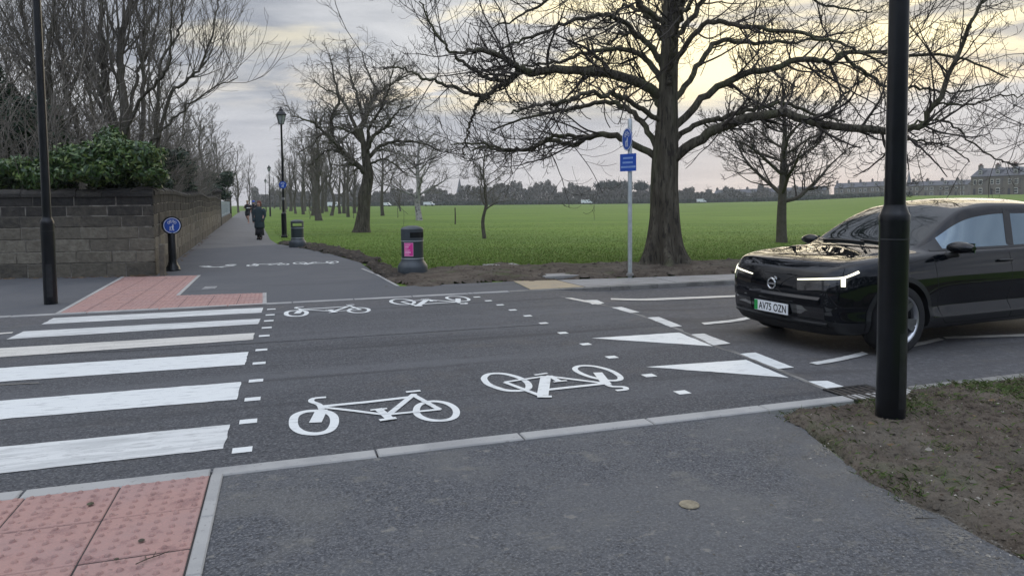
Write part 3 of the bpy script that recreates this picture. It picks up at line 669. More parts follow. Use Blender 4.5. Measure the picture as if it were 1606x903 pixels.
for q in [[(916, 471.5), (936, 471), (948, 476), (929, 478)], [(959.7, 483), (974.9, 482), (1003.4, 490.3), (988.3, 491.6)],
          [(1015, 498.9), (1033.7, 497.9), (1069.7, 512.3), (1052, 513.9)], [(1084, 525.3), (1104, 524), (1145.7, 539.6), (1119.4, 542.6)],
          [(1160.5, 556), (1185, 553.8), (1245.5, 577.3), (1220, 579.6)], [(1267.4, 599.2), (1297.6, 598.2), (1338, 612), (1312.8, 617)]]:
    mark(q, 'paint_bright' if q[0][0] > 1150 else 'paint', 'short white bar of the give way line')
mark([(886, 468), (896, 467.5), (945, 477), (938, 478.5)], 'paint_worn', 'faded white strip at the far end of the give way line')
mark([(928, 531.3), (1065.6, 522.4), (1117.8, 543.8)], 'paint_bright', 'farther white triangle pointing left')
mark([(1013.5, 576.3), (1169.9, 565.2), (1237, 593.5)], 'paint_bright', 'nearer white triangle pointing left')
mark([(958, 468.3), (958.5, 470.8), (1200, 464.2), (1200, 461.9)], 'paint_worn', 'long thin white line running toward the car')
mark([(1100, 507), (1105, 510), (1180, 500.3), (1172, 497.6)], 'paint', 'white dash in front of the car')
mark([(1269, 570), (1282, 573), (1362, 555.9), (1352, 552.2)], 'paint', 'white dash left of the lamp column')
mark([(1423, 541.5), (1434, 544.6), (1481, 533.4), (1472, 530.8)], 'paint_worn', 'white dash right of the lamp column')
mark([(1479, 529), (1484, 532), (1700, 525), (1700, 521.5)], 'paint_worn', 'long faded line below the car sill')
mark([W_((-60, 527.5)), W_((-60, 530)), W_((19, 523.3)), W_((21, 521.3))], 'paint_worn', 'thin worn line end at the left edge', world=True)
mark([W_((0, 603.5)), W_((0, 605.5)), W_((62, 602)), W_((62, 600.5))], 'kerb_dark', 'faint worn line between two zebra stripes', world=True)
# ragged pale joint between the new and the old tarmac
lf, rt = ribbon(catmull(jl, 90), 0.045)
lf = [p + np.array([noise.noise(Vector((p[0] * 8, p[1] * 8, 0)))] * 2) * .03 for p in lf]
sheet('road_joint_line', lf + rt[::-1], 0.0062, MT['kerb_dark'], label='pale ragged joint between new and old tarmac')

m_ = surface('tar_seam', (0.020, 0.021, 0.024), [(9, (1, 1), .45, .6, (0.045, 0.047, 0.052), .8, 6)], rough=.8)
for sx, wj, lb in ((((-60, 561), (240, 549), (380, 540), (560, 528.5), (700, 519.5), (860, 509)), .035, 'dark lengthwise seam across the middle of the crossing'),):
    lf, rt = ribbon(catmull([G(*p)[:2] for p in sx], 160), wj)
    lf = [p + np.array([1, 1]) * noise.noise(Vector((p[0] * 7, p[1] * 7, 0))) * .02 for p in lf]; rt = [p + np.array([1, 1]) * noise.noise(Vector((p[0] * 7, p[1] * 7, 5))) * .02 for p in rt]
    sheet('road_seam_line', lf + rt[::-1], 0.0060, m_, label=lb)

def strokes_obj(strokes, label, mat='paint_bright', z=MZ, name='road_marking'):
    mb = MB(); k = 0
    for pts, w, closed in strokes:
        P = catmull(pts, max(24, len(pts) * 6) if closed else (len(pts) * 6 if len(pts) > 3 else len(pts)), closed)
        lf, rt = ribbon(P, w, closed); n = len(P); zz = z + k * 0.0005; k += 1
        vs = [(*p, zz) for p in lf] + [(*p, zz) for p in rt]
        mb.add(vs, [(i, (i + 1) % n, n + (i + 1) % n, n + i) for i in range(n if closed else n - 1)])
    o = mb.build(name, MT[mat])
    for p in o.data.polygons:
        pass
    bm = bmesh.new(); bm.from_mesh(o.data)
    for f in bm.faces:
        if f.normal.z < 0: f.normal_flip()
    bm.to_mesh(o.data); bm.free()
    return meta(o, label, kind='structure')
def z8(pts): return [G(420 + x / 2.362, 560 + y / 2.362)[:2] for x, y in pts]
W5 = .048
bike1 = [(z8([(95, 248), (101, 222), (130, 207), (170, 202), (215, 205), (243, 222), (246, 250), (228, 275), (185, 287), (135, 284), (104, 268)]), .06, True),
         (z8([(550, 203), (562, 180), (605, 167), (655, 172), (688, 188), (699, 208), (688, 228), (650, 238), (600, 236), (562, 222)]), .05, True),
         (z8([(176, 246), (200, 198)]), .085, False), (z8([(200, 198), (190, 180), (162, 168), (170, 157), (216, 152)]), .045, False),
         (z8([(206, 186), (370, 170), (526, 152)]), .055, False), (z8([(206, 190), (320, 203), (430, 217)]), .04, False),
         (z8([(440, 224), (543, 140)]), .05, False), (z8([(438, 218), (640, 198)]), .04, False), (z8([(541, 146), (636, 199)]), .045, False),
         (z8([(512, 134), (566, 129)]), .045, False), (z8([(408, 196), (450, 232)]), .06, False), (z8([(380, 202), (442, 196)]), .03, False), (z8([(414, 240), (476, 231)]), .045, False)]
bike2 = [(z8([(802, 78), (822, 65), (872, 64), (928, 78), (962, 98), (965, 118), (935, 127), (880, 125), (825, 107), (806, 92)]), .055, True),
         (z8([(1138, 44), (1160, 35), (1212, 37), (1268, 52), (1303, 73), (1302, 87), (1262, 89), (1195, 76), (1150, 58)]), .05, True),
         (z8([(1222, 60), (1256, 104)]), .08, False), (z8([(1256, 104), (1275, 112), (1318, 114), (1326, 123), (1290, 127)]), .045, False),
         (z8([(1244, 100), (1030, 73)]), .045, False), (z8([(1244, 102), (1024, 126)]), .055, False), (z8([(1030, 74), (1018, 146)]), .09, False),
         (z8([(878, 97), (1012, 148)]), .045, False), (z8([(878, 97), (1022, 76)]), .04, False), (z8([(998, 151), (1052, 151)]), .05, False),
         (z8([(988, 71), (1036, 64)]), .035, False), (z8([(1044, 74), (1082, 96)]), .05, False), (z8([(1058, 97), (1108, 92)]), .03, False)]
strokes_obj(bike1, 'large white bicycle symbol nearest to the camera, wheels down')
strokes_obj(bike2, 'large white bicycle symbol left of the white triangles')
def move(st, a, b, sc=1.0, wsc=1.0):      # a, b: pairs of hub points (source, destination); same stencil laid elsewhere
    ma = (a[0] + a[1]) / 2; mb_ = (b[0] + b[1]) / 2; k = np.linalg.norm(b[1] - b[0]) / np.linalg.norm(a[1] - a[0]) * sc
    return [([mb_ + (np.asarray(p) - ma) * k for p in pts], w * wsc, c) for pts, w, c in st]
h1 = (G(492, 664)[:2], G(689, 644)[:2]); h2 = (G(792, 600)[:2], G(938, 589)[:2])
strokes_obj(move(bike1, h1, (G(465, 493.3)[:2], G(564.5, 486)[:2])), 'white bicycle symbol by the far kerb, just right of the zebra')
strokes_obj(move(bike2, h2, (G(632, 475)[:2], G(715, 469)[:2])), 'white bicycle symbol by the far kerb, the right one of the pair')
strokes_obj(move(bike1, h1, (G(396, 416.6)[:2], G(446, 415)[:2])), 'small white bicycle symbol on the path, left one')
strokes_obj(move(bike2, h2, (G(470, 413.2)[:2], G(520, 411.5)[:2])), 'small white bicycle symbol on the path, right one')
def ped(x, y):
    c = G(x, y)[:2]; st = []
    P = lambda a, b: c + u2 * a + v2 * b
    return [([P(-.30, 0.25), P(-.1, 0.0), P(.05, -.05), P(.25, .05), P(.42, .2)], .12, False), ([P(.30, .35), P(.42, .45), P(.34, .55), P(.24, .45)], .09, True),
            ([P(-.38, .3), P(-.2, .35), P(-.1, .15)], .07, False), ([P(.05, 0), P(.2, -.25)], .06, False)]
strokes_obj(ped(337, 419), 'small white pedestrian symbol on the path near the wall')

# iron gully, covers -------------------------------------------------------
def cover(px_pts, mat, z, label, name='manhole_cover', bars=None):
    P = [G(*p)[:2] for p in px_pts]
    mb = MB(); vs = [(*p, z - .04) for p in P] + [(*p, z) for p in P]
    mb.add(vs, [(3, 2, 1, 0), (4, 5, 6, 7)] + [(i, (i + 1) % 4, 4 + (i + 1) % 4, 4 + i) for i in range(4)])
    o = mb.build(name, mat); return o
o = cover([(316, 454), (337, 453), (341, 449.3), (322, 450)], MT['steel'], 0.009, None); meta(o, 'small grey rectangular inspection cover set in the dark path', 'inspection cover')
f = MB(); f.lathe([(0.001, 0.011), (0.04, 0.011), (0.048, 0.008), (0.05, 0.004)], c=(*G(1081, 792)[:2], 0), n=24); o = f.build('stop_tap_cover', plain('pale_iron', (0.22, 0.19, 0.13), .8, var=.3, scale=40)); meta(o, 'small round pale tap cover in the near footway', 'tap cover')
def grate():
    root = empty('drain_grate', G(1350, 619), 'black iron drain grate by the kerb left of the lamp column', 'drain grate')
    c = Gs(1352, 618)[:2]; w, d = .42, .36
    fr = MB(); cc = np.array([0.0, 0.0])
    for a, b, la, lb in ((-w/2, -d/2, w, .03), (-w/2, d/2-.03, w, .03)): fr.frame_box((*(u2*a+v2*b), .0), (*(u2*la), 0), (*(v2*lb), 0), (0, 0, .012))
    for a in (-w/2, w/2-.03): fr.frame_box((*(u2*a+v2*(-d/2+.03)), .0), (*(u2*.03), 0), (*(v2*(d-.06)), 0), (0, 0, .012))
    fr.build('frame', MT['black_worn'], root)
    g = MB()
    for k in range(6):
        a = -w/2 + .055 + k*.063
        g.frame_box((*(u2*a+v2*(-d/2+.03)), .0), (*(u2*.022), 0), (*(v2*(d-.06)), 0), (0, 0, .010))
    for k in range(3):
        b = -d/2 + .10 + k*.075
        g.frame_box((*(u2*(-w/2+.03)+v2*b), .0), (*(u2*(w-.06)), 0), (*(v2*.014), 0), (0, 0, .008))
    g.build('bars', plain('rusty_iron', (.05,.042,.036), .7, metal=.3, var=.4, scale=30), root)
    h = MB(); h.frame_box((*(u2*(-w/2+.03)+v2*(-d/2+.03)), -.0), (*(u2*(w-.06)), 0), (*(v2*(d-.06)), 0), (0, 0, .0055)); h.build('sump', MT['hole'], root)
    root.location = (*c, zr(*c) + .006)
grate()

# ------------------------------------------------------------------ branch machinery (vectorised)
def nrm(a): return a / (np.linalg.norm(a, axis=-1, keepdims=True) + 1e-12)
def tube_batch(P, R, k):
    """P (B,n,3), R (B,n) -> verts, quads"""
    B, n, _ = P.shape
    T = np.empty_like(P); T[:, 1:-1] = P[:, 2:] - P[:, :-2]; T[:, 0] = P[:, 1] - P[:, 0]; T[:, -1] = P[:, -1] - P[:, -2]
    T = nrm(T); m = nrm(T.mean(1))
    ref = np.where(np.abs(m[:, 2:3]) < 0.8, np.array([[0, 0, 1.0]]), np.array([[1.0, 0, 0]]))[:, None, :]
    A = nrm(np.cross(T, np.broadcast_to(ref, T.shape))); Bv = np.cross(T, A)
    q = np.arange(k) * 2 * np.pi / k
    ring = A[:, :, None, :] * np.cos(q)[None, None, :, None] + Bv[:, :, None, :] * np.sin(q)[None, None, :, None]
    V = P[:, :, None, :] + ring * R[:, :, None, None]
    V = V.reshape(-1, 3)
    b = np.arange(B)[:, None, None] * n * k; j = np.arange(n - 1)[None, :, None] * k; i = np.arange(k)[None, None, :]; i2 = (i + 1) % k
    Q = np.stack([b + j + i, b + j + i2, b + j + k + i2, b + j + k + i], -1).reshape(-1, 4)
    return V, Q
def join(parts):
    Vs, Qs, o = [], [], 0
    for V, Q in parts: Vs.append(V); Qs.append(Q + o); o += len(V)
    return np.concatenate(Vs), np.concatenate(Qs)
def grow(P, R, rng, per, t0, t1, ang, lfac, n, wob, up=0.0, tip=0.0, rfac=0.6, rmin=0.005, labs=None, tend=0.35, flat=0.0, tpow=1.0):
    """children along parents. per = number per parent (int or array); lfac = (lo,hi) x parent length, or labs absolute."""
    B, m, _ = P.shape
    seg = np.linalg.norm(np.diff(P, axis=1), axis=2).sum(1)
    idx = np.repeat(np.arange(B), per); K = len(idx)
    t = t0 + (t1 - t0) * rng.random(K) ** tpow; x = t * (m - 1); i0 = np.minimum(x.astype(int), m - 2); fr = (x - i0)[:, None]
    pos = P[idx, i0] * (1 - fr) + P[idx, i0 + 1] * fr; tan = nrm(P[idx, i0 + 1] - P[idx, i0])
    rp = R[idx, i0] * (1 - fr[:, 0]) + R[idx, i0 + 1] * fr[:, 0]
    ref = rng.normal(size=(K, 3)); ref[:, 2] *= (1 - flat); side = nrm(ref - (ref * tan).sum(1, keepdims=True) * tan)
    a = np.radians(ang[0] + (ang[1] - ang[0]) * rng.random(K))[:, None]
    d = nrm(tan * np.cos(a) + side * np.sin(a))
    Lc = (labs[0] + (labs[1] - labs[0]) * rng.random(K)) if labs is not None else seg[idx] * (lfac[0] + (lfac[1] - lfac[0]) * rng.random(K)) * (1.15 - .55 * t)
    out = np.empty((K, n, 3)); out[:, 0] = pos; st = (Lc / (n - 1))[:, None]
    bend = rng.normal(size=(K, 3)) * wob * .5
    for j in range(1, n):
        s = j / (n - 1)
        d = nrm(d + rng.normal(size=(K, 3)) * wob + bend / n + np.array([0, 0, 1.0]) * ((up * (1 - s) + tip * s) / n * 3))
        out[:, j] = out[:, j - 1] + d * st
    r0 = np.maximum(np.minimum(rp * rfac, rp * .95), rmin); s = np.linspace(0, 1, n)[None, :]
    Rr = np.maximum(r0[:, None] * (1 - s * (1 - tend)), rmin)
    return out, Rr
def resample(pts, n, rng=None, wob=0.0):
    P = catmull(pts, n)
    if wob and rng is not None:
        w = rng.normal(size=P.shape) * wob; w[0] = 0; P = P + w
    return P
def trunk_mesh(name, pts, radii, mat, parent, rng, k=28, flare=0.35, lobes=5, n=60):
    P = catmull(np.asarray(pts, float), n); Rr = np.interp(np.linspace(0, len(pts) - 1, n), range(len(pts)), radii)
    V = []; ph = rng.random(6) * 6.28
    for i in range(n):
        z = P[i, 2] - P[0, 2]; fl = math.exp(-max(z, 0) / (Rr[-1] * 0 + radii[0] * 0.9 + .05))
        for j in range(k):
            a = 2 * math.pi * j / k
            r = Rr[i] * (1 + flare * fl * (0.5 + .5 * math.sin(lobes * a + ph[0]) + .4 * math.sin((lobes - 2) * a + ph[1])) + 0.035 * math.sin(3 * a + z * 1.3 + ph[2]) + 0.03 * math.sin(7 * a + z * .9 + ph[3]))
            V.append((P[i, 0] + r * math.cos(a), P[i, 1] + r * math.sin(a), P[i, 2]))
    Q = [(i * k + j, i * k + (j + 1) % k, (i + 1) * k + (j + 1) % k, (i + 1) * k + j) for i in range(n - 1) for j in range(k)]
    return mesh_np(name, V, Q, mat, parent, smooth=True), P, Rr

# ------------------------------------------------------------------ the big horse chestnut
def big_tree():
    rng = np.random.default_rng(11)
    Y0 = 16.35
    b = G(1043, 414); root_loc = np.array([D(1043, 400, Y0)[0], Y0, 0.0])
    root = empty('chestnut_tree', root_loc, 'huge bare tree with a thick buttressed trunk and spreading limbs right of the blue sign', 'tree')
    tr_px = [(1043, 424, 66), (1043, 410, 54), (1042, 385, 46), (1043, 340, 40), (1042, 290, 38), (1043, 245, 37), (1045, 200, 32), (1047, 150, 27), (1050, 80, 24), (1053, 0, 21), (1054, -90, 17), (1052, -200, 12), (1058, -330, 6), (1050, -430, 2)]
    pts = []; rad = []
    for x, y, w in tr_px: pts.append(D(x, y, Y0) - root_loc); rad.append(w * .54 / FPX * Y0)
    pts[0][2] = -0.1
    # keep the upper trunk from leaning with the roll
    trunk_mesh('trunk', pts, rad, MT['bark'], root, rng, flare=.85, lobes=7, n=110, k=56)
    T = catmull(np.array(pts), 60); TR = np.interp(np.linspace(0, len(pts) - 1, 60), range(len(pts)), rad)
    limbs = [  # pixel polyline, start width px, end width px, depth change toward(-)/away(+) at the tip
        ([(1032, 150), (985, 122), (930, 112), (880, 110), (840, 114), (822, 112), (803, 101), (780, 86), (745, 80), (715, 84)], 21, 4, -2.2),
        ([(806, 103), (796, 120), (780, 128), (757, 146), (738, 160)], 13, 6, -2.0),
        ([(786, 124), (750, 112), (718, 90), (688, 62), (668, 30), (655, -4)], 8, 2, -1.2),
        ([(763, 139), (738, 136), (695, 121), (655, 108), (618, 92), (585, 90)], 8, 2, -2.6),
        ([(745, 154), (735, 185), (728, 215), (722, 245)], 5, 2, -2.2),
        ([(1024, 250), (990, 222), (955, 212), (925, 213), (895, 227), (862, 220), (835, 233), (800, 237), (765, 232), (740, 236)], 15, 3, 1.8),
        ([(940, 212), (900, 208), (868, 214), (845, 228), (800, 232), (750, 222), (700, 224)], 9, 2, -.8),
        ([(1026, 240), (1012, 200), (985, 172), (960, 162), (920, 166), (885, 172), (850, 180), (812, 190), (770, 205)], 13, 3, 3.0),
        ([(1030, 190), (1000, 165), (965, 150), (920, 148), (880, 160), (840, 165), (800, 178)], 11, 3, -3.0),
        ([(1034, 130), (1016, 95), (990, 80), (960, 78), (915, 84), (870, 98), (820, 104), (770, 110)], 13, 2.5, 2.5),
        ([(1034, 95), (1008, 62), (970, 30), (940, 24), (900, 32), (850, 52), (800, 70), (765, 98)], 12, 2, -1.0),
        ([(1036, 50), (1016, 20), (990, -10), (960, -25), (900, -18), (850, 5), (810, 30), (770, 45)], 12, 2, 1.8),
        ([(1038, 40), (1005, 10), (985, -30), (950, -70), (900, -90), (850, -80), (800, -50)], 12, 3, -2.0),
        ([(1040, -60), (1010, -110), (960, -150), (900, -150), (850, -120)], 10, 3, 1.0),
        ([(1062, 252), (1085, 226), (1118, 206), (1165, 188), (1215, 179), (1270, 188), (1330, 200), (1390, 205), (1425, 201), (1447, 194), (1462, 172), (1485, 122), (1505, 78), (1530, 20), (1545, -10)], 22, 2.5, -2.4),
        ([(1447, 194), (1475, 203), (1520, 213), (1560, 220), (1600, 246)], 5, 1.5, -2.6),
        ([(1455, 178), (1470, 163), (1530, 163), (1570, 150), (1620, 147)], 4.5, 1.5, -2.0),
        ([(1330, 200), (1390, 190), (1450, 235), (1490, 252)], 4, 1.5, .8),
        ([(1060, 205), (1090, 170), (1125, 138), (1165, 118), (1210, 108), (1250, 95), (1285, 93), (1305, 98), (1320, 84), (1360, 82), (1420, 86), (1475, 86), (1530, 100), (1580, 124)], 16, 2, -.5),
        ([(1270, 93), (1300, 112), (1345, 141), (1390, 141), (1440, 148), (1500, 132)], 8, 1.5, 1.0),
        ([(1470, 86), (1490, 40), (1520, 10), (1580, -4)], 4.5, 1.5, -1.0),
        ([(1062, 225), (1095, 195), (1140, 182), (1190, 168), (1235, 163), (1275, 178), (1325, 193)], 12, 4, 2.6),
        ([(1290, 185), (1320, 150), (1350, 125), (1395, 95)], 6, 2, 2.6),
        ([(1062, 160), (1085, 122), (1120, 70), (1160, 66), (1205, 68), (1250, 66), (1290, 58), (1340, 50)], 13, 2, 3.2),
        ([(1060, 110), (1080, 65), (1120, 35), (1170, 42), (1230, 48), (1290, 60), (1340, 78), (1400, 110)], 12, 2, -2.2),
        ([(1062, 60), (1090, 20), (1120, -20), (1170, -40), (1230, -20), (1300, 10), (1370, 20)], 12, 2, 1.5),
        ([(1062, 10), (1090, -40), (1140, -80), (1210, -90), (1290, -60), (1350, -20)], 11, 2.5, -1.2),
        ([(1060, -60), (1090, -120), (1150, -160), (1220, -170), (1300, -130)], 10, 3, 1.2),
    ]
    lp = []; lr = []; n = 40
    for px, w0, w1, dd in limbs:
        m = len(px); P = []
        x0, y0 = px[0]
        base_branch = abs(x0 - 1047) > 60
        for i, (x, y) in enumerate(px):
            s = i / (m - 1); Y = Y0 + (dd * s if not base_branch else dd)
            P.append(D(x, y, Y) - root_loc)
        if not base_branch:      # root the limb inside the trunk
            j = np.argmin(np.abs(T[:, 2] - P[0][2])); P[0] = P[0] * .35 + T[j] * .65; P[0][2] -= .05
        Q = resample(P, n, rng, 0.022)
        lp.append(Q); s = np.linspace(0, 1, n); lr.append((w0 * (1 - s) ** .8 + w1 * s * 1.0) / 2 / FPX * Y0 * .86 + .003)
    # fix branch-off limbs: snap their start to the nearest point of an earlier limb
    for i, (px, *_r) in enumerate(limbs):
        if abs(px[0][0] - 1047) > 60:
            best = min(((np.linalg.norm(q[:, [0, 2]] - lp[i][0][[0, 2]], axis=1).min(), k) for k, q in enumerate(lp[:i])), key=lambda t: t[0])[1]
            j = np.argmin(np.linalg.norm(lp[best][:, [0, 2]] - lp[i][0][[0, 2]], axis=1)); lp[i] = lp[i] + (lp[best][j] - lp[i][0])
    # procedural limbs toward and away from the viewer, and high ones
    for k in range(16):
        z = rng.uniform(3.0, 10.5); j = np.argmin(np.abs(T[:, 2] - z)); a = rng.uniform(0, 2 * math.pi)
        if abs(math.cos(a)) > .75: a = math.copysign(math.pi / 2, math.sin(a)) + rng.uniform(-.6, .6)
        d = np.array([math.cos(a), math.sin(a) * 1.0, 0]); L_ = rng.uniform(3.5, 5.5) * (1.15 - z / 14)
        P = [T[j], T[j] + d * L_ * .2 + [0, 0, L_ * .22], T[j] + d * L_ * .5 + [0, 0, L_ * .38], T[j] + d * L_ * .8 + [0, 0, L_ * .36], T[j] + d * L_ + [0, 0, L_ * .46]]
        lp.append(resample(P, n, rng, .03)); lr.append(np.linspace(TR[j] * .42, .012, n))
    LP = np.array(lp); LR = np.array(lr) * .86
    seg = np.linalg.norm(np.diff(LP, axis=1), axis=2).sum(1)
    per = np.maximum(5, (seg * 4.0).astype(int))
    A, AR = grow(LP, LR, rng, per, .14, 1.0, (28, 75), None, 12, .11, up=.06, tip=.30, rfac=.40, rmin=.007, labs=(.55, 2.3), tend=.35, tpow=.8)
    B_, BR = grow(A, AR, rng, 5, .15, 1.0, (30, 70), (.25, .62), 8, .13, up=-.10, tip=.55, rfac=.6, rmin=.0043, tend=.6)
    Cc, CR = grow(B_, BR, rng, 3, .2, 1.0, (30, 75), (.3, .8), 6, .15, up=-.06, tip=.8, rfac=.7, rmin=.0036, tend=.9)
    A2, AR2 = grow(LP, LR, rng, np.maximum(2, (seg * 1.6).astype(int)), .3, 1.0, (50, 90), None, 7, .16, up=-.3, tip=.7, rfac=.3, rmin=.0052, labs=(.2, .7), tend=.8)
    V, Q = tube_batch(LP, LR, 9)
    crown = mesh_np('crown', V, Q, MT['bark'], root, smooth=True)
    V, Q = join([tube_batch(A, AR, 5), tube_batch(B_, BR, 3), tube_batch(Cc, CR, 3), tube_batch(A2, AR2, 3)])
    mesh_np('twigs', V, Q, MT['twig'], root)
    print('big tree', len(V))
big_tree()

# ------------------------------------------------------------------ smaller trees
def make_tree(name, label, loc, seed, H, tr, fork, spread, style='round', dens=1.0, twr=.006, mats=('bark_soft', 'twig'), lean=(0, 0), group=None, lift=.5, nl=14, wob=.05, cat='tree', lvl3=True):
    rng = np.random.default_rng(seed)
    root = empty(name, loc, label, cat, group)
    k = 7; pts = []
    for i in range(k):
        s = i / (k - 1); pts.append(np.array([lean[0] * s * H + rng.normal() * wob * H * .25 * (s > 0) , lean[1] * s * H + rng.normal() * wob * H * .25 * (s > 0), H * .97 * s - (.08 if i == 0 else 0)]))
    s = np.linspace(0, 1, k); rad = np.maximum(tr * (1 - s * .93) ** 1.0, .012)
    _, T, TR = trunk_mesh('trunk', pts, rad, MT[mats[0]], root, rng, k=12, flare=.25, n=26)
    lp = []; lr = []
    for i in range(nl):
        q = fork + (0.93 - fork) * ((i + rng.random()) / nl); j = int(q * 25); a = i * 2.4 + rng.uniform(-.5, .5)
        d = np.array([math.cos(a), math.sin(a), 0])
        if style == 'round': L_ = spread * (1 - .55 * (q - fork) / (1 - fork)) * rng.uniform(.75, 1.15); up = lift
        elif style == 'upright': L_ = spread * rng.uniform(.6, 1.1) * (1 - .5 * q); up = 2.2
        elif style == 'gnarled': L_ = spread * rng.uniform(.6, 1.1); up = lift * rng.uniform(.4, 1.6)
        P = [T[j]]; dd = nrm(d + np.array([0, 0, up])); m = 6
        for _ in range(m):
            dd = nrm(dd + rng.normal(size=3) * (.28 if style == 'gnarled' else .12) + np.array([0, 0, .02])); P.append(P[-1] + dd * L_ / m)
        lp.append(catmull(P, 16)); lr.append(np.linspace(max(TR[j] * .55, .02), twr * 1.6, 16))
    LP = np.array(lp); LR = np.array(lr)
    seg = np.linalg.norm(np.diff(LP, axis=1), axis=2).sum(1)
    per = np.maximum(3, (seg * 4.2 * dens).astype(int))
    A, AR = grow(LP, LR, rng, per, .12, 1.0, (25, 65), (.22, .6), 8, .12, up=.25 if style != 'upright' else .8, tip=.1 if style != 'upright' else .5, rfac=.5, rmin=twr * 1.3)
    B_, BR = grow(A, AR, rng, int(5 * dens + 1), .15, 1.0, (25, 65), (.3, .65), 5, .13, up=.1, tip=.3, rfac=.6, rmin=twr)
    parts = [tube_batch(A, AR, 3), tube_batch(B_, BR, 3)]
    if lvl3:
        Cc, CR = grow(B_, BR, rng, 3, .2, 1.0, (30, 70), (.4, .8), 4, .13, rfac=.8, rmin=twr * .85, up=.1, tip=.3); parts.append(tube_batch(Cc, CR, 3))
    # twigs from the top of the trunk
    V, Q = tube_batch(LP, LR, 6); mesh_np('crown', V, Q, MT[mats[0]], root, smooth=True)
    V, Q = join(parts); mesh_np('twigs', V, Q, MT[mats[1]], root)
    return root
def gpt(x, y): p = G(x, y); return p
def place_copy(src, loc, rz, sc, label, group=None):
    c = copy_tree(src); c.location = tuple(map(float, loc)); c.rotation_euler = (0, 0, rz); c.scale = (sc, sc, sc); c['label'] = label
    if group: c['group'] = group
    return c
AV = 'park trees along the right side of the path'
# gnarled tree left of centre: two stems from a thick twisted trunk (traced)
def gnarled():
    rng = np.random.default_rng(5); Y0 = 37.0; rl = np.array([D(567, 360, Y0)[0], Y0, 0.0])
    root = empty('gnarled_tree', rl, 'gnarled bare tree with a thick twisted trunk between the two litter bins', 'tree')
    w = lambda px: px * .44 / FPX * Y0
    trunk_mesh('trunk', [D(x, y, Y0) - rl for x, y in [(567, 368), (568, 358), (571, 330), (572, 305), (576, 285), (577, 270), (574, 250), (571, 225)]], [w(q) for q in (34, 27, 22, 23, 20, 19, 15, 12)], MT['bark'], root, rng, k=20, flare=.25, n=50)
    limbs = [([(577, 275), (565, 262), (548, 250), (535, 235), (525, 222)], 11, 7, -1), ([(525, 222), (520, 190), (530, 160), (527, 135), (520, 105), (516, 85)], 7, 1.5, -1),
             ([(526, 224), (500, 200), (480, 188), (455, 182)], 6, 1.5, -2.5), ([(572, 232), (566, 205), (575, 180), (584, 158), (590, 145), (580, 120), (567, 80)], 11, 1.5, 1),
             ([(586, 150), (602, 140), (620, 128), (640, 118), (655, 112)], 6, 1.5, 0), ([(570, 225), (555, 195), (545, 170), (530, 150), (510, 140), (490, 125)], 8, 1.5, 2),
             ([(575, 250), (590, 235), (610, 225), (640, 222), (670, 228), (690, 235)], 8, 1.5, 1), ([(576, 245), (585, 215), (605, 200), (625, 175), (650, 165)], 8, 1.5, -2),
             ([(573, 235), (560, 215), (535, 200), (515, 205), (490, 225), (470, 240)], 7, 1.5, 2.5), ([(572, 190), (585, 170), (610, 160), (630, 150)], 6, 1.5, 2),
             ([(572, 200), (560, 150), (550, 120), (548, 90)], 6, 1.5, 1.5), ([(577, 260), (600, 250), (620, 258), (640, 275)], 5, 1.5, -2), ([(540, 240), (515, 235), (495, 250), (480, 265)], 5, 1.5, 0),
             ([(576, 240), (580, 200), (600, 165), (612, 130), (618, 100)], 7, 1.5, -2.5)]
    lp, lr = [], []
    for px, a, b, dd in limbs:
        m = len(px); st = 0 if abs(px[0][0] - 574) < 10 else .5
        P = [D(x, y, Y0 + dd * (st + (1 - st) * i / (m - 1))) - rl for i, (x, y) in enumerate(px)]
        lp.append(resample(P, 24, rng, .03)); lr.append(np.linspace(w(a), w(b), 24))
    LP = np.array(lp); LR = np.array(lr); seg = np.linalg.norm(np.diff(LP, axis=1), axis=2).sum(1)
    A, AR = grow(LP, LR, rng, (seg * 6.5).astype(int) + 3, .15, 1, (25, 75), None, 9, .14, up=.3, tip=-.2, rfac=.5, rmin=.010, labs=(.6, 1.7))
    B_, BR = grow(A, AR, rng, 5, .1, 1, (25, 75), (.3, .65), 6, .15, up=0, tip=-.2, rfac=.6, rmin=.007)
    Cc, CR = grow(B_, BR, rng, 3, .2, 1, (30, 70), (.4, .8), 4, .15, rfac=.8, rmin=.0055)
    V, Q = tube_batch(LP, LR, 7); mesh_np('crown', V, Q, MT['bark'], root, smooth=True)
    V, Q = join([tube_batch(A, AR, 3), tube_batch(B_, BR, 3), tube_batch(Cc, CR, 3)]); mesh_np('twigs', V, Q, MT['twig_soft'], root)
gnarled()
p = gpt(658, 345); make_tree('birch_tree', 'white barked bare tree behind and right of the gnarled tree', (p[0], p[1], 0), 21, 8.6, .28, .22, 4.4, 'round', .7, .010, ('bark_birch', 'twig_soft'), lift=.55, nl=15)
p = gpt(760, 373); make_tree('young_tree', 'thin young bare tree alone on the grass right of the near litter bin', (p[0], p[1], 0), 22, 4.2, .085, .28, 1.5, 'round', 1.3, .005, ('bark_soft', 'twig_soft'), lift=.9, nl=14)
p = gpt(1226, 379); make_tree('small_park_tree', 'small bare spreading tree in front of the car bonnet', (p[0], p[1], 0), 29, 6.0, .19, .22, 3.4, 'round', 1.15, .0075, ('bark_soft', 'twig'), lift=.55, nl=18)
t600 = make_tree('park_tree', 'bare tree with a straight dark trunk between the gnarled and the birch tree', (*gpt(600, 338)[:2], 0), 23, 10.5, .22, .26, 3.8, 'round', .5, .012, ('bark_soft', 'twig_soft'), group=AV, lift=.8, nl=13)
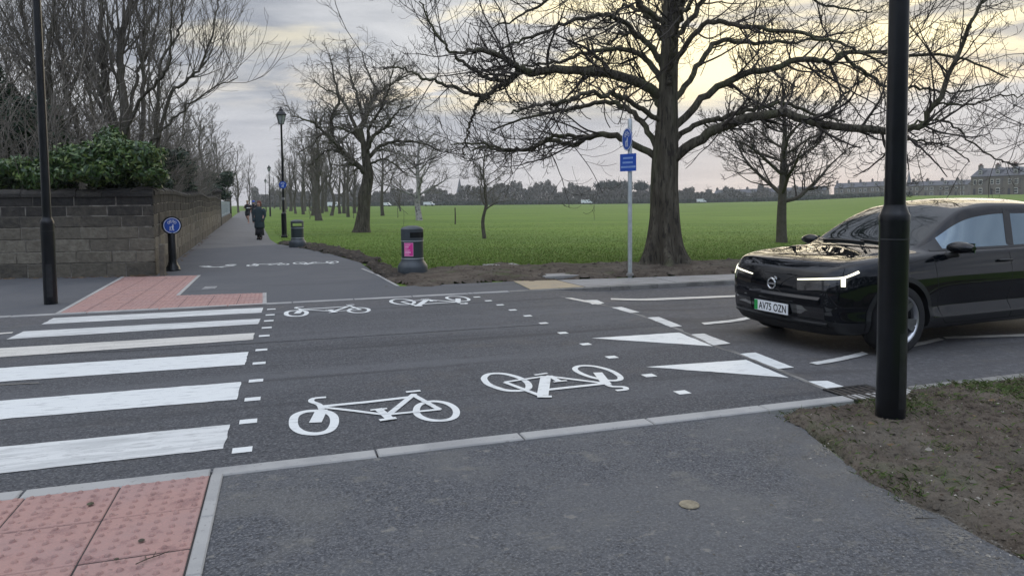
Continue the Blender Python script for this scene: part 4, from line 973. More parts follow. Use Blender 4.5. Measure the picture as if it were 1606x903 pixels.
t500 = make_tree('park_tree', 'bare tree with a sturdy pale trunk behind the far litter bin', (*gpt(500, 345.5)[:2], 0), 24, 10.0, .32, .22, 3.8, 'upright', .55, .010, ('bark_soft', 'twig_soft'), group=AV, nl=18)
t465 = make_tree('park_tree', 'slender tree with fine upright twigs left of the gnarled tree', (*gpt(476, 336)[:2], 0), 25, 12.5, .22, .25, 4.2, 'upright', .55, .011, ('bark_soft', 'twig_soft'), group=AV, nl=18)
labels = ['left one of the twin trunks further back behind the gnarled tree', 'right one of the twin trunks further back behind the gnarled tree', 'distant bare tree beyond the second lamp post', 'tree far along the path seen just right of the third lamp post',
          'distant avenue tree behind the pale trunk', 'distant tree in the gap left of the gnarled trunk', 'faraway bare tree near the end of the path', 'last visible tree on the grass side of the path', 'tree overhanging the path in the far distance', 'thin tree right of the birch in the distance', 'upright tree close behind the gnarled trunk on its left', 'tall fine twigged tree between the far litter bin and the gnarled tree', 'tree just left of the sturdy pale trunk', 'tree just right of the nearest street lamp', 'tree behind the nearest street lamp post', 'spreading tree in the middle of the avenue', 'upright tree directly behind the gnarled trunk', 'broad crowned tree deep in the avenue']
for i, (x, y, src, sc) in enumerate([(533, 335, t600, 1.0), (540, 334.5, t500, .9), (456, 331, t500, 1.1), (440, 329, t465, 1.0), (488, 331, t465, .8), (512, 332, t500, 1.05), (430, 327, t600, 1.1), (424, 325, t500, 1.3), (450, 328, t600, 1.2), (628, 331, t600, .72), (546, 340, t465, .85), (520, 338, t465, .95), (492, 338, t500, 1.05), (464, 335, t465, .9), (446, 333, t500, 1.1), (505, 334, t600, 1.15), (556, 334, t500, .9), (478, 331, t600, 1.2)]):
    place_copy(src, (*gpt(x, y)[:2], 0), i * 1.3, sc, labels[i], AV)
# stakes and whips
def stake(x, y, h, label):
    p = gpt(x, y); o = MB(); o.tube([p + [0, 0, -.05], p + [.01, 0, h * .5], p + [0, 0, h]], [.05, .045, .04], 8); q = o.build('tree_stake', MT['bark']); meta(q, label, 'stake')
stake(714, 351, 1.1, 'short wooden stake standing in the grass left of the young tree')
for i, (x, y, l_) in enumerate([(555, 342, 'spindly sapling on the grass left of the gnarled trunk'), (624, 341, 'tiny sapling between the gnarled tree and the birch'), (486, 343, 'tiny sapling behind the far litter bin')]):
    make_tree('sapling', l_, (*gpt(x, y)[:2], 0), 40 + i, 2.6, .035, .3, .7, 'round', 1.6, .010, ('bark_soft', 'twig_soft'), lift=.8, nl=8, lvl3=False, group='saplings on the grass')

# ------------------------------------------------------------------ trees behind the wall, left
def left_tree():
    rng = np.random.default_rng(8); Y0 = 21.0; rl = np.array([D(185, 300, Y0)[0], Y0, 0.0])
    root = empty('multi_stemmed_tree', rl, 'tall bare tree with many upright stems rising behind the laurel', 'tree')
    w = lambda px: px * .40 / FPX * Y0
    base = np.array([0, 0, 0.0])
    stems = [([(188, 300), (183, 209), (167, 157), (162, 78), (154, 0), (150, -140), (146, -260)], 17, 2, 0), ([(190, 290), (197, 188), (188, 118), (189, 70), (199, 26), (207, -5), (212, -150), (214, -260)], 20, 2, .5),
             ([(140, 310), (123, 206), (105, 146), (99, 91), (89, 47), (85, 0), (76, -150)], 12, 2, 0), ([(186, 240), (180, 180), (154, 125), (125, 73), (94, 0), (60, -80)], 8, 1.5, -1),
             ([(120, 300), (97, 207), (70, 131), (40, 78), (0, 13), (-40, -60)], 8, 1.5, -1.2), ([(235, 300), (246, 183), (251, 100), (280, 52), (286, 0), (290, -80)], 8, 1.5, 0),
             ([(215, 290), (261, 170), (290, 130), (314, 105), (335, 52), (342, 0), (350, -40)], 8, 1.5, 1), ([(70, 300), (60, 170), (52, 105), (44, 65), (34, 0), (30, -100)], 11, 2, 1),
             ([(210, 300), (225, 157), (222, 78), (228, 0), (232, -120)], 11, 2, 1.2), ([(190, 220), (225, 150), (262, 110), (270, 50), (268, -30)], 8, 1.5, -1.5),
             ([(176, 200), (140, 130), (115, 60), (105, -40)], 8, 1.5, 1.5), ([(160, 300), (148, 210), (140, 120), (132, 40), (128, -80)], 8, 1.5, 2),
             ([(215, 250), (245, 215), (285, 175), (330, 140), (372, 120)], 7, 1.5, 0), ([(60, 260), (30, 180), (10, 100), (-20, 40)], 7, 1.5, 0), ([(200, 200), (212, 130), (240, 60), (250, 0), (255, -90)], 8, 1.5, 2)]
    lp, lr = [], []
    for px, a, b, dd in stems:
        m = len(px); P = [D(x, y, Y0 + dd * i / (m - 1)) - rl for i, (x, y) in enumerate(px)]
        if px[0][1] > 255: P[0] = np.array([P[0][0] * .8, 0, -.1])
        lp.append(resample(P, 30, rng, .03)); lr.append(np.linspace(w(a), w(b), 30))
    LP = np.array(lp); LR = np.array(lr); seg = np.linalg.norm(np.diff(LP, axis=1), axis=2).sum(1)
    A, AR = grow(LP, LR, rng, (seg * 2.9).astype(int) + 3, .22, 1, (22, 48), None, 10, .08, up=.6, tip=.4, rfac=.42, rmin=.008, labs=(.9, 2.6))
    B_, BR = grow(A, AR, rng, 5, .1, 1, (22, 55), (.3, .7), 6, .10, up=.3, tip=.4, rfac=.6, rmin=.0055)
    Cc, CR = grow(B_, BR, rng, 2, .2, 1, (25, 60), (.4, .8), 4, .12, rfac=.8, rmin=.0045, up=.2, tip=.3)
    V, Q = tube_batch(LP, LR, 8); mesh_np('trunk', V, Q, MT['bark_soft'], root, smooth=True)
    V, Q = join([tube_batch(A, AR, 4), tube_batch(B_, BR, 3), tube_batch(Cc, CR, 3)]); mesh_np('crown', V, Q, MT['twig_soft'], root)
left_tree()
def behind(s, off): q = wall_c + wd * s - wn_ * off; return (q[0], q[1], 0)   # s metres along the side wall, off metres behind it
BW = 'bare trees behind the side wall'
w1 = make_tree('wall_tree', 'first bare tree behind the side wall, right of the many stemmed tree', behind(7, 3.4), 31, 9.0, .12, .12, 3.8, 'upright', .42, .007, ('bark_soft', 'twig_soft'), group=BW, nl=20)
w2 = make_tree('wall_tree', 'bushy bare tree behind the middle of the side wall', behind(12, 3.0), 32, 8.0, .11, .10, 3.2, 'round', .45, .008, ('bark_soft', 'twig_soft'), group=BW, nl=20, lift=1.1)
w3 = make_tree('wall_tree', 'bare tree with fine dense twigs behind the gate pier', behind(19, 2.0), 33, 9.2, .14, .12, 3.8, 'round', .45, .009, ('bark_soft', 'twig_soft'), group=BW, nl=20, lift=1.0)
spots = [(3, 6.5, w2, 1.0), (10, 6, w1, 1.05), (16, 5.5, w1, .98), (22, 5, w2, 1.2), (26, 2.2, w1, 1.0), (31, 3.5, w3, 1.1), (37, 2.0, w2, 1.2), (44, 2.5, w1, 1.05), (52, 2, w3, 1.1), (62, 2.5, w2, 1.35), (73, 1.8, w1, 1.2), (86, 2, w3, 1.2), (100, 1.5, w2, 1.4), (118, 0, w3, 1.3), (140, -2.0, w1, 1.3), (9, 11, w3, 1.15), (-2, 12, w2, 1.1), (18, 12, w3, 1.2)]
names_l = ['low bare tree close behind the laurel', 'second upright tree behind the side wall', 'upright tree behind the middle of the side wall', 'broad bare tree behind the end of the stone wall', 'upright tree behind the pale railings', 'dense bare tree behind the railings', 'tree reaching over the path beyond the railings',
           'seventh tree along the path side', 'dense tree where the path narrows', 'broad tree far along the left side', 'upright tree far along the left side', 'tree near the vanishing end on the left', 'rounded tree near the path end', 'tree closing the view of the path', 'last tree behind the end of the path',
           'tree deep in the garden behind the side wall', 'tree in the far left garden', 'deep garden tree toward the path']
for i, (s, o_, src, sc) in enumerate(spots):
    place_copy(src, behind(s, o_), i * 2.1 + .4, sc, names_l[i], BW)
wl_dir3 = np.array([*wl_dir, 0])
for i, (x, Y, src, sc) in enumerate([(-30, 27, w1, 1.15), (20, 38, w3, 1.2), (95, 42, w2, 1.3)]):
    q = D(x, 320, Y); place_copy(src, (q[0], Y, 0), i * 1.7, sc, ['bare tree rising at the left edge of the view', 'bare tree behind the left lamp column', 'broad tree far behind the many stemmed tree', 'tree beyond the left edge'][i], BW)

# ------------------------------------------------------------------ leaf masses
def leaves(name, blobs, n, size, mat, seed, parent=None, aspect=1.6, shell=.55):
    """blobs: (centre, radii, weight); elongated pointed leaf faces spread through the volume, denser to the outside"""
    rng = np.random.default_rng(seed); w = np.array([b[2] for b in blobs], float); w /= w.sum()
    bi = rng.choice(len(blobs), n, p=w); c = np.array([b[0] for b in blobs])[bi]; r = np.array([b[1] for b in blobs])[bi]
    d = nrm(rng.normal(size=(n, 3))); rr = shell + (1 - shell) * rng.random((n, 1)) ** .7
    lump = 1 + .16 * np.sin(d[:, :1] * 7 + c[:, :1]) * np.cos(d[:, 2:] * 6 + c[:, 1:2])
    p = c + d * r * rr * lump
    nn = nrm(d + rng.normal(size=(n, 3)) * .7); a = nrm(np.cross(nn, rng.normal(size=(n, 3)))); b = np.cross(nn, a)
    s = size * rng.uniform(.6, 1.3, (n, 1))
    V = np.stack([p - a * s * aspect, p + b * s * .55 + nn * s * .12, p + a * s * aspect, p - b * s * .55 + nn * s * .12], 1).reshape(-1, 3)
    Q = np.arange(n * 4).reshape(n, 4)
    return mesh_np(name, V, Q, mat, parent)
def laurel():
    rng = random.Random(3)
    q0 = wall_c + wl_dir * 3.6
    root = empty('laurel_bush', (q0[0], q0[1] + .8, 0), 'glossy green laurel bush spilling over the front stone wall', 'bush')
    loc = np.array(root.location)
    bl = []
    def px(x, y, Y, rx, ry, rz, w): bl.append((D(x, y, Y) - loc, (rx, ry, rz), w))
    for i in range(34):
        x = rng.uniform(70, 240); y = rng.uniform(212, 290)
        top = 205 + abs(x - 165) * .30 + rng.uniform(-6, 16); y = max(y, top + 22)
        px(x, y, rng.uniform(14.9, 16.4), rng.uniform(.2, .55), .45, rng.uniform(.16, .36), 1.0)
    for i in range(12):
        px(rng.uniform(0, 85), rng.uniform(262, 292), rng.uniform(15.2, 16.5), .5, .5, rng.uniform(.22, .34), .8)
    for i in range(6): px(rng.uniform(-80, 0), rng.uniform(260, 290), 15.6, .6, .5, .35, .8)
    px(235, 272, 15.2, .36, .4, .22, .5); px(225, 250, 15.4, .45, .5, .3, .8); px(245, 278, 15.7, .3, .4, .18, .4)
    leaves('foliage', bl, 42000, .046, MT['laurel'], 7, root, shell=.35)
    mb = MB()
    for i in range(14):
        x = rng.uniform(40, 220); b = D(x, 318, 15.9) - loc; t = D(x + rng.uniform(-25, 25), rng.uniform(225, 260), 15.7) - loc
        mb.tube([b + [0, 0, -1.6], b, (b + t) / 2 + [.05, 0, .05], t], [.03, .028, .02, .01], 6)
    mb.build('stems', MT['bark'], root)
laurel()
def shrub(name, label, centre, radii, n, size, mat, seed, nb=9, cat='shrub', group=None):
    rng = random.Random(seed); root = empty(name, (centre[0], centre[1], 0), label, cat, group)
    bl = []
    for i in range(nb):
        a = rng.uniform(0, 6.28); k = rng.uniform(.1, .75)
        bl.append((np.array([math.cos(a) * radii[0] * k, math.sin(a) * radii[1] * k, centre[2] + rng.uniform(-.7, .75) * radii[2]]), (radii[0] * .45, radii[1] * .45, radii[2] * .4), 1))
    leaves('foliage', bl, n, size, mat, seed, root, shell=.3)
    mb = MB(); mb.tube([(0, 0, -.05), (0.03, 0, centre[2] * .6), (0, .02, centre[2])], [.07, .05, .02], 7); mb.build('trunk', MT['bark'], root)
    return root
q = D(8, 190, 19.5); shrub('dark_evergreen', 'dark evergreen shrub rising behind the wall at the left edge', (q[0], q[1], 3.1), (1.5, 1.2, 1.6), 9000, .06, MT['dark_leaf'], 3)
q = D(-60, 190, 20); shrub('dark_evergreen', 'taller dark evergreen at the far left edge', (q[0], q[1], 3.6), (1.6, 1.2, 2.1), 9000, .06, MT['dark_leaf'], 4)
b_ = behind(9.5, 1.3); shrub('holly_bush', 'dark holly above the side wall', (b_[0], b_[1], 2.6), (.9, .9, .8), 4500, .055, MT['dark_leaf'], 5)
b_ = behind(14.5, 1.3); shrub('holly_bush', 'dark ivy clad shrub further along the side wall', (b_[0], b_[1], 2.9), (.9, 1.3, 1.0), 4500, .06, MT['dark_leaf'], 6)
b_ = behind(24.5, 1.4); shrub('holly_bush', 'dark evergreen mass behind the gate pier', (b_[0], b_[1], 3.0), (1.0, 1.5, 1.3), 5000, .07, MT['dark_leaf'], 9)
b_ = behind(50, .8); shrub('holly_bush', 'green evergreen hanging over the far railings', (b_[0], b_[1], 3.1), (1.3, 2.0, 1.2), 4000, .09, MT['dark_leaf'], 11)
# undergrowth of fine bare stems behind the wall
def thicket():
    rng = np.random.default_rng(77); P = []
    n = 2300
    s = rng.uniform(1.2, 60, n) ; off = rng.uniform(1.3, 5.5, n)
    base = wall_c[None] + wd[None] * s[:, None] - wn_[None] * off[:, None]
    m = 6; out = np.empty((n, m, 3)); out[:, 0, :2] = base; out[:, 0, 2] = rng.uniform(0, 1.5, n); d = nrm(rng.normal(size=(n, 3)) * [.22, .22, .1] + [-.05, .03, 1])
    L_ = rng.uniform(1.8, 4.8, n)[:, None] / (m - 1)
    for j in range(1, m): d = nrm(d + rng.normal(size=(n, 3)) * .12); out[:, j] = out[:, j - 1] + d * L_
    R = np.linspace(1, .4, m)[None] * rng.uniform(.008, .02, (n, 1))
    B_, BR = grow(out, R, rng, 6, .2, 1, (20, 60), (.2, .5), 4, .12, rmin=.007)
    V, Q = join([tube_batch(out, R, 3), tube_batch(B_, BR, 3)])
    o = mesh_np('undergrowth', V, Q, MT['twig_soft']); meta(o, 'tangled bare undergrowth behind the side wall', 'undergrowth', kind='stuff')
thicket()

# ------------------------------------------------------------------ grass
def grass():
    rng = np.random.default_rng(1)
    def blades(P, h, w, lean=.5):
        n = len(P); a = rng.uniform(0, 6.28, n); d = np.stack([np.cos(a), np.sin(a), np.zeros(n)], 1); hh = h * rng.uniform(.5, 1.4, (n, 1))
        side = np.stack([-np.sin(a), np.cos(a), np.zeros(n)], 1) * w
        tip = P + np.array([0, 0, 1.0]) * hh + d * hh * lean * rng.uniform(.2, 1.5, (n, 1)); mid = P + np.array([0, 0, .6]) * hh + d * hh * lean * .3
        V = np.stack([P - side, P + side, mid + side * .7, tip], 1).reshape(-1, 3); return V
    # field front
    n = 230000; px = rng.uniform(395, 1750, n); yy = rng.uniform(0, 1, n) ** .7; py = 345 + yy * 75
    P = []
    soil = [G(*p)[:2] for p in far_soil_px]; ps = [G(*p)[:2] for p in path_soil_px]; pth = poly
    for x, y in zip(px, py):
        g = G(x, y)
        if x < 600:      # stay off the path
            if inside(g[:2], pth) or inside(g[:2], ps): continue
            s_, o_ = (g[:2] - wall_c) @ wd, (g[:2] - wall_c) @ wn_
            if o_ < 3.1 and y < 384: continue
            if y > 384 and x < 440: continue
        if inside(g[:2], soil) and rng.random() > .10: continue
        if y > 436: continue
        P.append((g[0], g[1], -.028))
    V = blades(np.array(P), .026, .007, .9); Vs = [V]
    # tufts on the near verge
    P = []
    V0 = np.array(near_soil_v + nv2); sel = []
    for v in V0:
        k = noise.fractal(Vector((v[0] * 1.5, v[1] * 1.5, 2.0)), 1, 2, 4)
        a, b = uv_of(v); edge = smooth(1 - (abs(b + .15)) / .45) * .32 * (a > 4.2)
        dlamp = math.hypot(v[0] - 2.50, v[1] - 4.62); near = .34 * smooth(1 - dlamp / .5)
        if k + near + edge + .10 * smooth((v[0] - 4) / 2) > .27: sel.append(v)
    sel = np.array(sel)
    idx = rng.integers(0, len(sel), 11000); P = sel[idx] + rng.normal(size=(len(idx), 3)) * [.035, .035, 0]; P[:, 2] -= .004
    idx = rng.integers(0, len(V0), 3500); P = np.concatenate([P, V0[idx] - [0, 0, .003]])
    Vt = blades(P, .022, .0020, 1.6)
    o = mesh_np('grass_tufts', Vt, np.arange(len(Vt)).reshape(-1, 4), MT['verge_blade']); meta(o, 'sparse matted grass tufts on the muddy verge', 'grass', kind='stuff')
    V = np.concatenate(Vs)
    o = mesh_np('grass', V, np.arange(len(V)).reshape(-1, 4), MT['grass_blade']); meta(o, 'short grass blades on the near part of the field', 'grass', kind='stuff')
grass()
def scatter(name, label, P, size, mat, seed, flat=.5, kind='stuff'):
    rng = np.random.default_rng(seed); V = []; F = []
    for p in P:
        s = size * (.35 + rng.exponential(.55)); a = rng.uniform(0, 6.28); o = len(V)
        k = 6
        for j in range(k):
            t = a + j * 2 * math.pi / k; q = s * rng.uniform(.7, 1.2); V.append((p[0] + math.cos(t) * q, p[1] + math.sin(t) * q * .8, p[2] - .001))
        V.append((p[0], p[1], p[2] + s * flat)); V.append((p[0], p[1], p[2] + s * flat))
        for j in range(k): F.append((o + j, o + (j + 1) % k, o + k, o + k + 1))
    me = bpy.data.meshes.new(name); me.from_pydata(V, [], [f[:3] for f in F]); me.materials.append(mat); o = bpy.data.objects.new(name, me); C.objects.link(o)
    return meta(o, label, kind=kind)
rng = np.random.default_rng(9)
P = []
for i in range(420):
    t = rng.random(); ex = np.interp(t, [0, .2, .45, .7, 1], [1250, 1290, 1400, 1540, 1640]); ey = np.interp(t, [0, .2, .45, .7, 1], [655, 705, 768, 848, 900])
    g = G(ex + rng.normal() * 22 - 12, ey + rng.normal() * 14); P.append((g[0], g[1], .002))
for i in range(150):
    g = G(rng.uniform(1000, 1560), rng.uniform(700, 903)); P.append((g[0], g[1], .002))
scatter('gravel', 'loose pale grit along the edge of the footway', P, .0040, MT['pebble'], 1)
P = [near_soil_v[i] for i in rng.integers(0, len(near_soil_v), 900)]
scatter('gravel', 'grit and crumbs of soil on the near verge', P, .006, MT['pebble'], 2)
P = [near_soil_v[i] for i in rng.integers(0, len(near_soil_v), 260)]
scatter('fallen_leaves', 'dead leaf fragments and litter on the near verge', P, .014, MT['deadleaf'], 12, .3)
P = [near_soil_v[i] for i in rng.integers(0, len(near_soil_v), 4200)]
scatter('soil_clods', 'clods of dark soil on the near verge', P, .011, MT['dirt'], 3, .6)
P = [far_soil_v[i] for i in rng.integers(0, len(far_soil_v), 1800)] + [path_soil_v[i] for i in rng.integers(0, len(path_soil_v), 1500)]
scatter('soil_clods', 'clods of soil and litter on the far verges', P, .028, MT['dirt'], 4, .6)
P = []
for i in range(260):
    q = wall_c + wl_dir * abs(rng.normal()) * 5 + v2 * -(.05 + abs(rng.normal()) * .10); P.append((q[0], q[1], .006))
for i in range(90):
    q = wall_c + wd * rng.uniform(0, 20) + wn_ * (.05 + abs(rng.normal()) * .06); P.append((q[0], q[1], .006))
scatter('fallen_leaves', 'drift of dead leaves along the foot of the wall', P, .035, MT['deadleaf'], 5, .25)
# single twigs and leaves lying on the near slabs
for i, (x, y, L_, a, l_) in enumerate([(240, 880, .07, .9, 'forked dark twig lying on the red slabs'), (222, 853, .03, .2, 'shrivelled dark leaf on the red slabs'), (142, 795, .035, .4, 'grey leaf on the upper red slab'), (183, 883, .02, 0, 'small black blob of litter on the red slabs'), (1452, 815, .05, 0.0, 'short dark twig at the edge of the soil'), (1366, 728, .05, 2.0, 'pale straw stalk curling at the soil edge'), (1388, 752, .045, 1.8, 'shorter pale stalk at the soil edge')]):
    g = G(x, y); z = .016 if y > 780 and x < 400 else .006; mb = MB(); r = .0022
    d = np.array([math.cos(a), math.sin(a), 0]); n_ = np.array([-d[1], d[0], 0]); g = np.array([g[0], g[1], z + r])
    if 'leaf' in l_ or 'blob' in l_:
        mb.lathe([(L_ * .2, 0), (L_ * .5, .002), (L_ * .4, .006), (L_ * .1, .007)], c=g - [0, 0, r], n=7)
    else:
        mb.tube([g - d * L_, g - d * L_ * .3 + n_ * .006, g + d * L_ * .4, g + d * L_], [r, r, r * .8, r * .5], 6)
        if 'fork' in l_: mb.tube([g, g + (d + n_ * 1.3) * L_ * .5], [r, r * .5], 6); mb.tube([g - d * L_ * .4, g + (-d * .3 + n_ * 1.2) * L_ * .5], [r, r * .5], 6)
    o = mb.build('twig' if not ('leaf' in l_ or 'blob' in l_) else 'dead_leaf', MT['pebble'] if 'pale' in l_ else MT['bark']); meta(o, l_, 'twig' if o.name.startswith('twig') else 'leaf')

# ------------------------------------------------------------------ stone wall
def stone_wall():
    rng = random.Random(12)
    root = empty('stone_wall', (wall_c[0], wall_c[1], 0), 'old coursed sandstone boundary wall turning the corner beside the path', 'wall')
    L0 = np.array([wall_c[0], wall_c[1], 0.0])
    def run(name, d, nrm_out, length, hfun, courses, flip, th=.42, start=0.0):
        mb = MB(); mm = MB()
        D3 = np.array([*d, 0]); N3 = np.array([*nrm_out, 0])
        # mortar core
        k = 24
        for i in range(k):
            c0 = start + .06
            a0, a1 = c0 + (length - c0) * i / k, c0 + (length - c0) * (i + 1) / k; h = hfun((a0 + a1) / 2)
            mm.frame_box(D3 * a0 - N3 * (th - .012) + [0, 0, -.06], D3 * (a1 - a0), N3 * (th - .024), (0, 0, h + .06 - .02))
        z = 0.0
        for ci, chh in enumerate(courses):
            a = start - rng.uniform(0, .3) if False else start
            first = True
            while a < length - .05:
                w = rng.uniform(.38, .85) if chh > .12 else rng.uniform(.5, 1.0)
                if first and ci % 2: w = rng.uniform(.22, .4)
                first = False
                e = min(a + w, length); 
                if length - e < .2: e = length
                s = hfun((a + e) / 2) / sum(courses); zz = z * s; hh = chh * s
                g = .009 + rng.random() * .005; off = rng.uniform(-.010, .006)
                hf = zz / 1.8
                t = .80 - .66 * min(1, max(0, (hf - .36) * 2.1)) + rng.uniform(-.13, .13)
                if ci == 0: t -= .18
                mb.t = max(0.02, min(.98, t)); mb.smooth = False
                o = D3 * (a + g / 2) + [0, 0, zz + g / 2 - (.06 if ci == 0 else 0)] - N3 * .07
                mb.frame_box(o, D3 * (e - a - g), np.array([0, 0, hh - g + (.06 if ci == 0 else 0)]), N3 * (.07 + off), bev=.011)
                a = e
            z += chh
        # coping: thin overhanging then rounded stones
        a = start
        cp = MB()
        while a < length - .05:
            e = min(a + rng.uniform(.35, .6), length); h = hfun((a + e) / 2); cp.t = rng.uniform(.05, .32)
            o = D3 * (a + .005) - N3 * (th + .03) + [0, 0, h - .02]; W_ = th + .06; ww = e - a - .01
            prof = [(0, 0), (0, .07), (.06, .13), (W_ * .35, .17), (W_ * .65, .17), (W_ - .06, .13), (W_, .07), (W_, 0)]
            jz = rng.uniform(-.012, .012)
            vs = [o + N3 * p_ + np.array([0, 0, q_ + (jz if q_ else 0)]) for p_, q_ in prof] + [o + D3 * ww + N3 * p_ + np.array([0, 0, q_ + (jz if q_ else 0)]) for p_, q_ in prof]
            n = len(prof); cp.add(vs, [(i, (i + 1) % n, n + (i + 1) % n, n + i) for i in range(n)] + [tuple(range(n)), tuple(range(n, 2 * n))])
            a = e
        mb.build(name, MT['stone'], root, tone=True); mm.build('mortar', MT['mortar'], root); cp.build('coping', MT['stone'], root, tone=True)
    cs = [.30, .25, .27, .26, .24, .22, .22]
    run('front_face', wl_dir, -v2, 16, lambda a: 1.70, cs, False)
    # side run; its outer face looks to the path
    Lw = float(np.linalg.norm(wall_f - wall_c))
    cs2 = [.30, .25, .27, .26, .24, .22, .22]
    global wall_len; wall_len = Lw
    run('side_face', wd, wn_, Lw, lambda a: 1.72 + .12 * smooth(a / 14) + .05 * math.sin(a * .5), cs2, True, start=.078)
stone_wall()
# gate pier with cap, low wall and railings beyond
def pier(s, label):
    p = wall_c + wd * s; root = empty('gate_pier', (p[0], p[1], 0), label, 'gate pier', 'stone piers')
    Mr = math.atan2(wd[1], wd[0]); mb = MB(); mb.t = .45
    for i in range(7): mb.t = random.uniform(.3, .6); mb.box((-wn_[0] * .22, -wn_[1] * .22, .17 + i * .33), (.5, .5, .322), Mr)
    mb.build('shaft', MT['stone'], root, tone=True)
    c = MB(); c.t = .2; c.box((-wn_[0] * .22, -wn_[1] * .22, 2.36), (.66, .66, .12), Mr); c.lathe([(.42, 2.42), (.30, 2.50), (.05, 2.62)], c=(-wn_[0] * .22, -wn_[1] * .22, 0), n=4); c.build('cap', MT['stone'], root, tone=True)
pier(wall_len + .28, 'stone gate pier with a dark cap at the end of the stone wall'); pier(wall_len + 30.5, 'distant stone pier at the far end of the pale railings')
def railings():
    s0 = wall_len + .6; n = 29.5; p = wall_c + wd * s0
    root = empty('railings', (p[0], p[1], 0), 'pale blue grey railings on a low stone wall beside the path', 'railings')
    D3 = np.array([*wd, 0]); N3 = np.array([*wn_, 0]); mb = MB(); mb.t = .6
    a = 0
    while a < n - .3:
        mb.t = random.uniform(.5, .8); mb.frame_box(D3 * a - N3 * .35 - [0, 0, .05], D3 * .985, N3 * .35, (0, 0, .55), bev=.01); a += 1.0
    mb.build('low_wall', MT['stone'], root, tone=True)
    r = MB(); b = .03
    for z in (.62, 1.55): r.frame_box(D3 * 0 - N3 * .18 + [0, 0, z], D3 * n, N3 * .04, (0, 0, .05))
    r.build('rails', MT['fencepaint'], root)
    q = MB(); a = .05
    while a < n: q.frame_box(D3 * a - N3 * .175 + [0, 0, .5], D3 * .045, N3 * .03, (0, 0, 1.25)); a += .105
    q.build('bars', MT['fencepaint'], root)
railings()
# slim stone post at the wall corner
p = G(252, 433.5); mb = MB(); mb.t = .6
mb.frame_box((p[0] - .02, p[1] + .0, -.05), (*(wn_ * .10), 0), (*(wd * .26), 0), (0, 0, .72), bev=.012); mb.t = .15
o = mb.build('stone_post', MT['stone'], tone=True); meta(o, 'thin weathered stone slab standing upright against the wall corner', 'post')

# ------------------------------------------------------------------ signs
def face_frame(yaw):      # face normal direction in the ground plane; returns right (as seen by a viewer in front) and normal
    n = Vector((math.sin(yaw), math.cos(yaw), 0)); r = Vector((-n.y, n.x, 0)); return r, Vector((0, 0, 1)), n
def disc(mb, c, r, R, Uv, Nn, t0, t1, n=32, inner=0.0):
    c = Vector(c); vs = []
    for t in (t0, t1):
        for i in range(n): a = 2 * math.pi * i / n; vs.append(c + (R * math.cos(a) + Uv * math.sin(a)) * r + Nn * t)
    if inner:
        for i in range(n): a = 2 * math.pi * i / n; vs.append(c + (R * math.cos(a) + Uv * math.sin(a)) * inner + Nn * t1)
        mb.add(vs, [(i, (i + 1) % n, n + (i + 1) % n, n + i) for i in range(n)] + [(n + i, n + (i + 1) % n, 2 * n + (i + 1) % n, 2 * n + i) for i in range(n)])
    else: mb.add(vs, [(i, (i + 1) % n, n + (i + 1) % n, n + i) for i in range(n)] + [tuple(range(n)), tuple(range(n, 2 * n))])
def draw2d(mb, strokes, c, sc, R, Uv, Nn, off):
    k = 0
    for pts, w, closed in strokes:
        P = catmull([(x, y) for x, y in pts], 22 if closed else max(len(pts), len(pts) * 3 if len(pts) > 2 else 2), closed); lf, rt = ribbon(P, w, closed); n = len(P); k += 1
        vs = [Vector(c) + R * float(p[0]) * sc + Uv * float(p[1]) * sc + Nn * (off + k * .0003) for p in lf + rt]
        mb.add(vs, [(i, (i + 1) % n, n + (i + 1) % n, n + i) for i in range(n if closed else n - 1)])
def circ(x, y, r, n=8): return [(x + r * math.cos(6.2832 * i / n), y + r * math.sin(6.2832 * i / n)) for i in range(n)]
SYM = [(circ(-.36, .38, .15), .05, True), (circ(.36, .38, .15), .05, True), ([(-.36, .38), (-.2, .62), (.18, .62), (.36, .38)], .045, False), ([(-.2, .6), (0, .38), (.18, .6)], .045, False), ([(-.36, .38), (0, .38)], .04, False), ([(.12, .74), (.2, .62)], .04, False), ([(-.28, .68), (-.14, .68)], .04, False),
       (circ(.1, .08, .05, 6), .06, True), ([(.1, 0), (.08, -.3)], .17, False), ([(.08, -.28), (.16, -.5), (.2, -.68)], .08, False), ([(.06, -.28), (.0, -.5), (-.04, -.68)], .08, False), ([(.04, -.05), (-.1, -.26)], .06, False),
       (circ(-.22, -.18, .04, 6), .05, True), ([(-.22, -.25), (-.23, -.42)], .11, False), ([(-.22, -.4), (-.18, -.66)], .05, False), ([(-.24, -.4), (-.30, -.66)], .05, False)]
def round_sign(root, c, r, yaw, back=True):
    R, Uv, Nn = face_frame(yaw)
    a = MB(); disc(a, c, r, R, Uv, Nn, -.004, .004, 36); s = a.build('sign_face', MT['blue'], root)
    b = MB(); disc(b, c, r * .97, R, Uv, Nn, .0042, .0056, 36, inner=r * .90); b.build('white_ring', MT['white'], s)
    d = MB(); draw2d(d, SYM, c, r * .98, R, Uv, Nn, .0048); d.build('symbol', MT['white'], s)
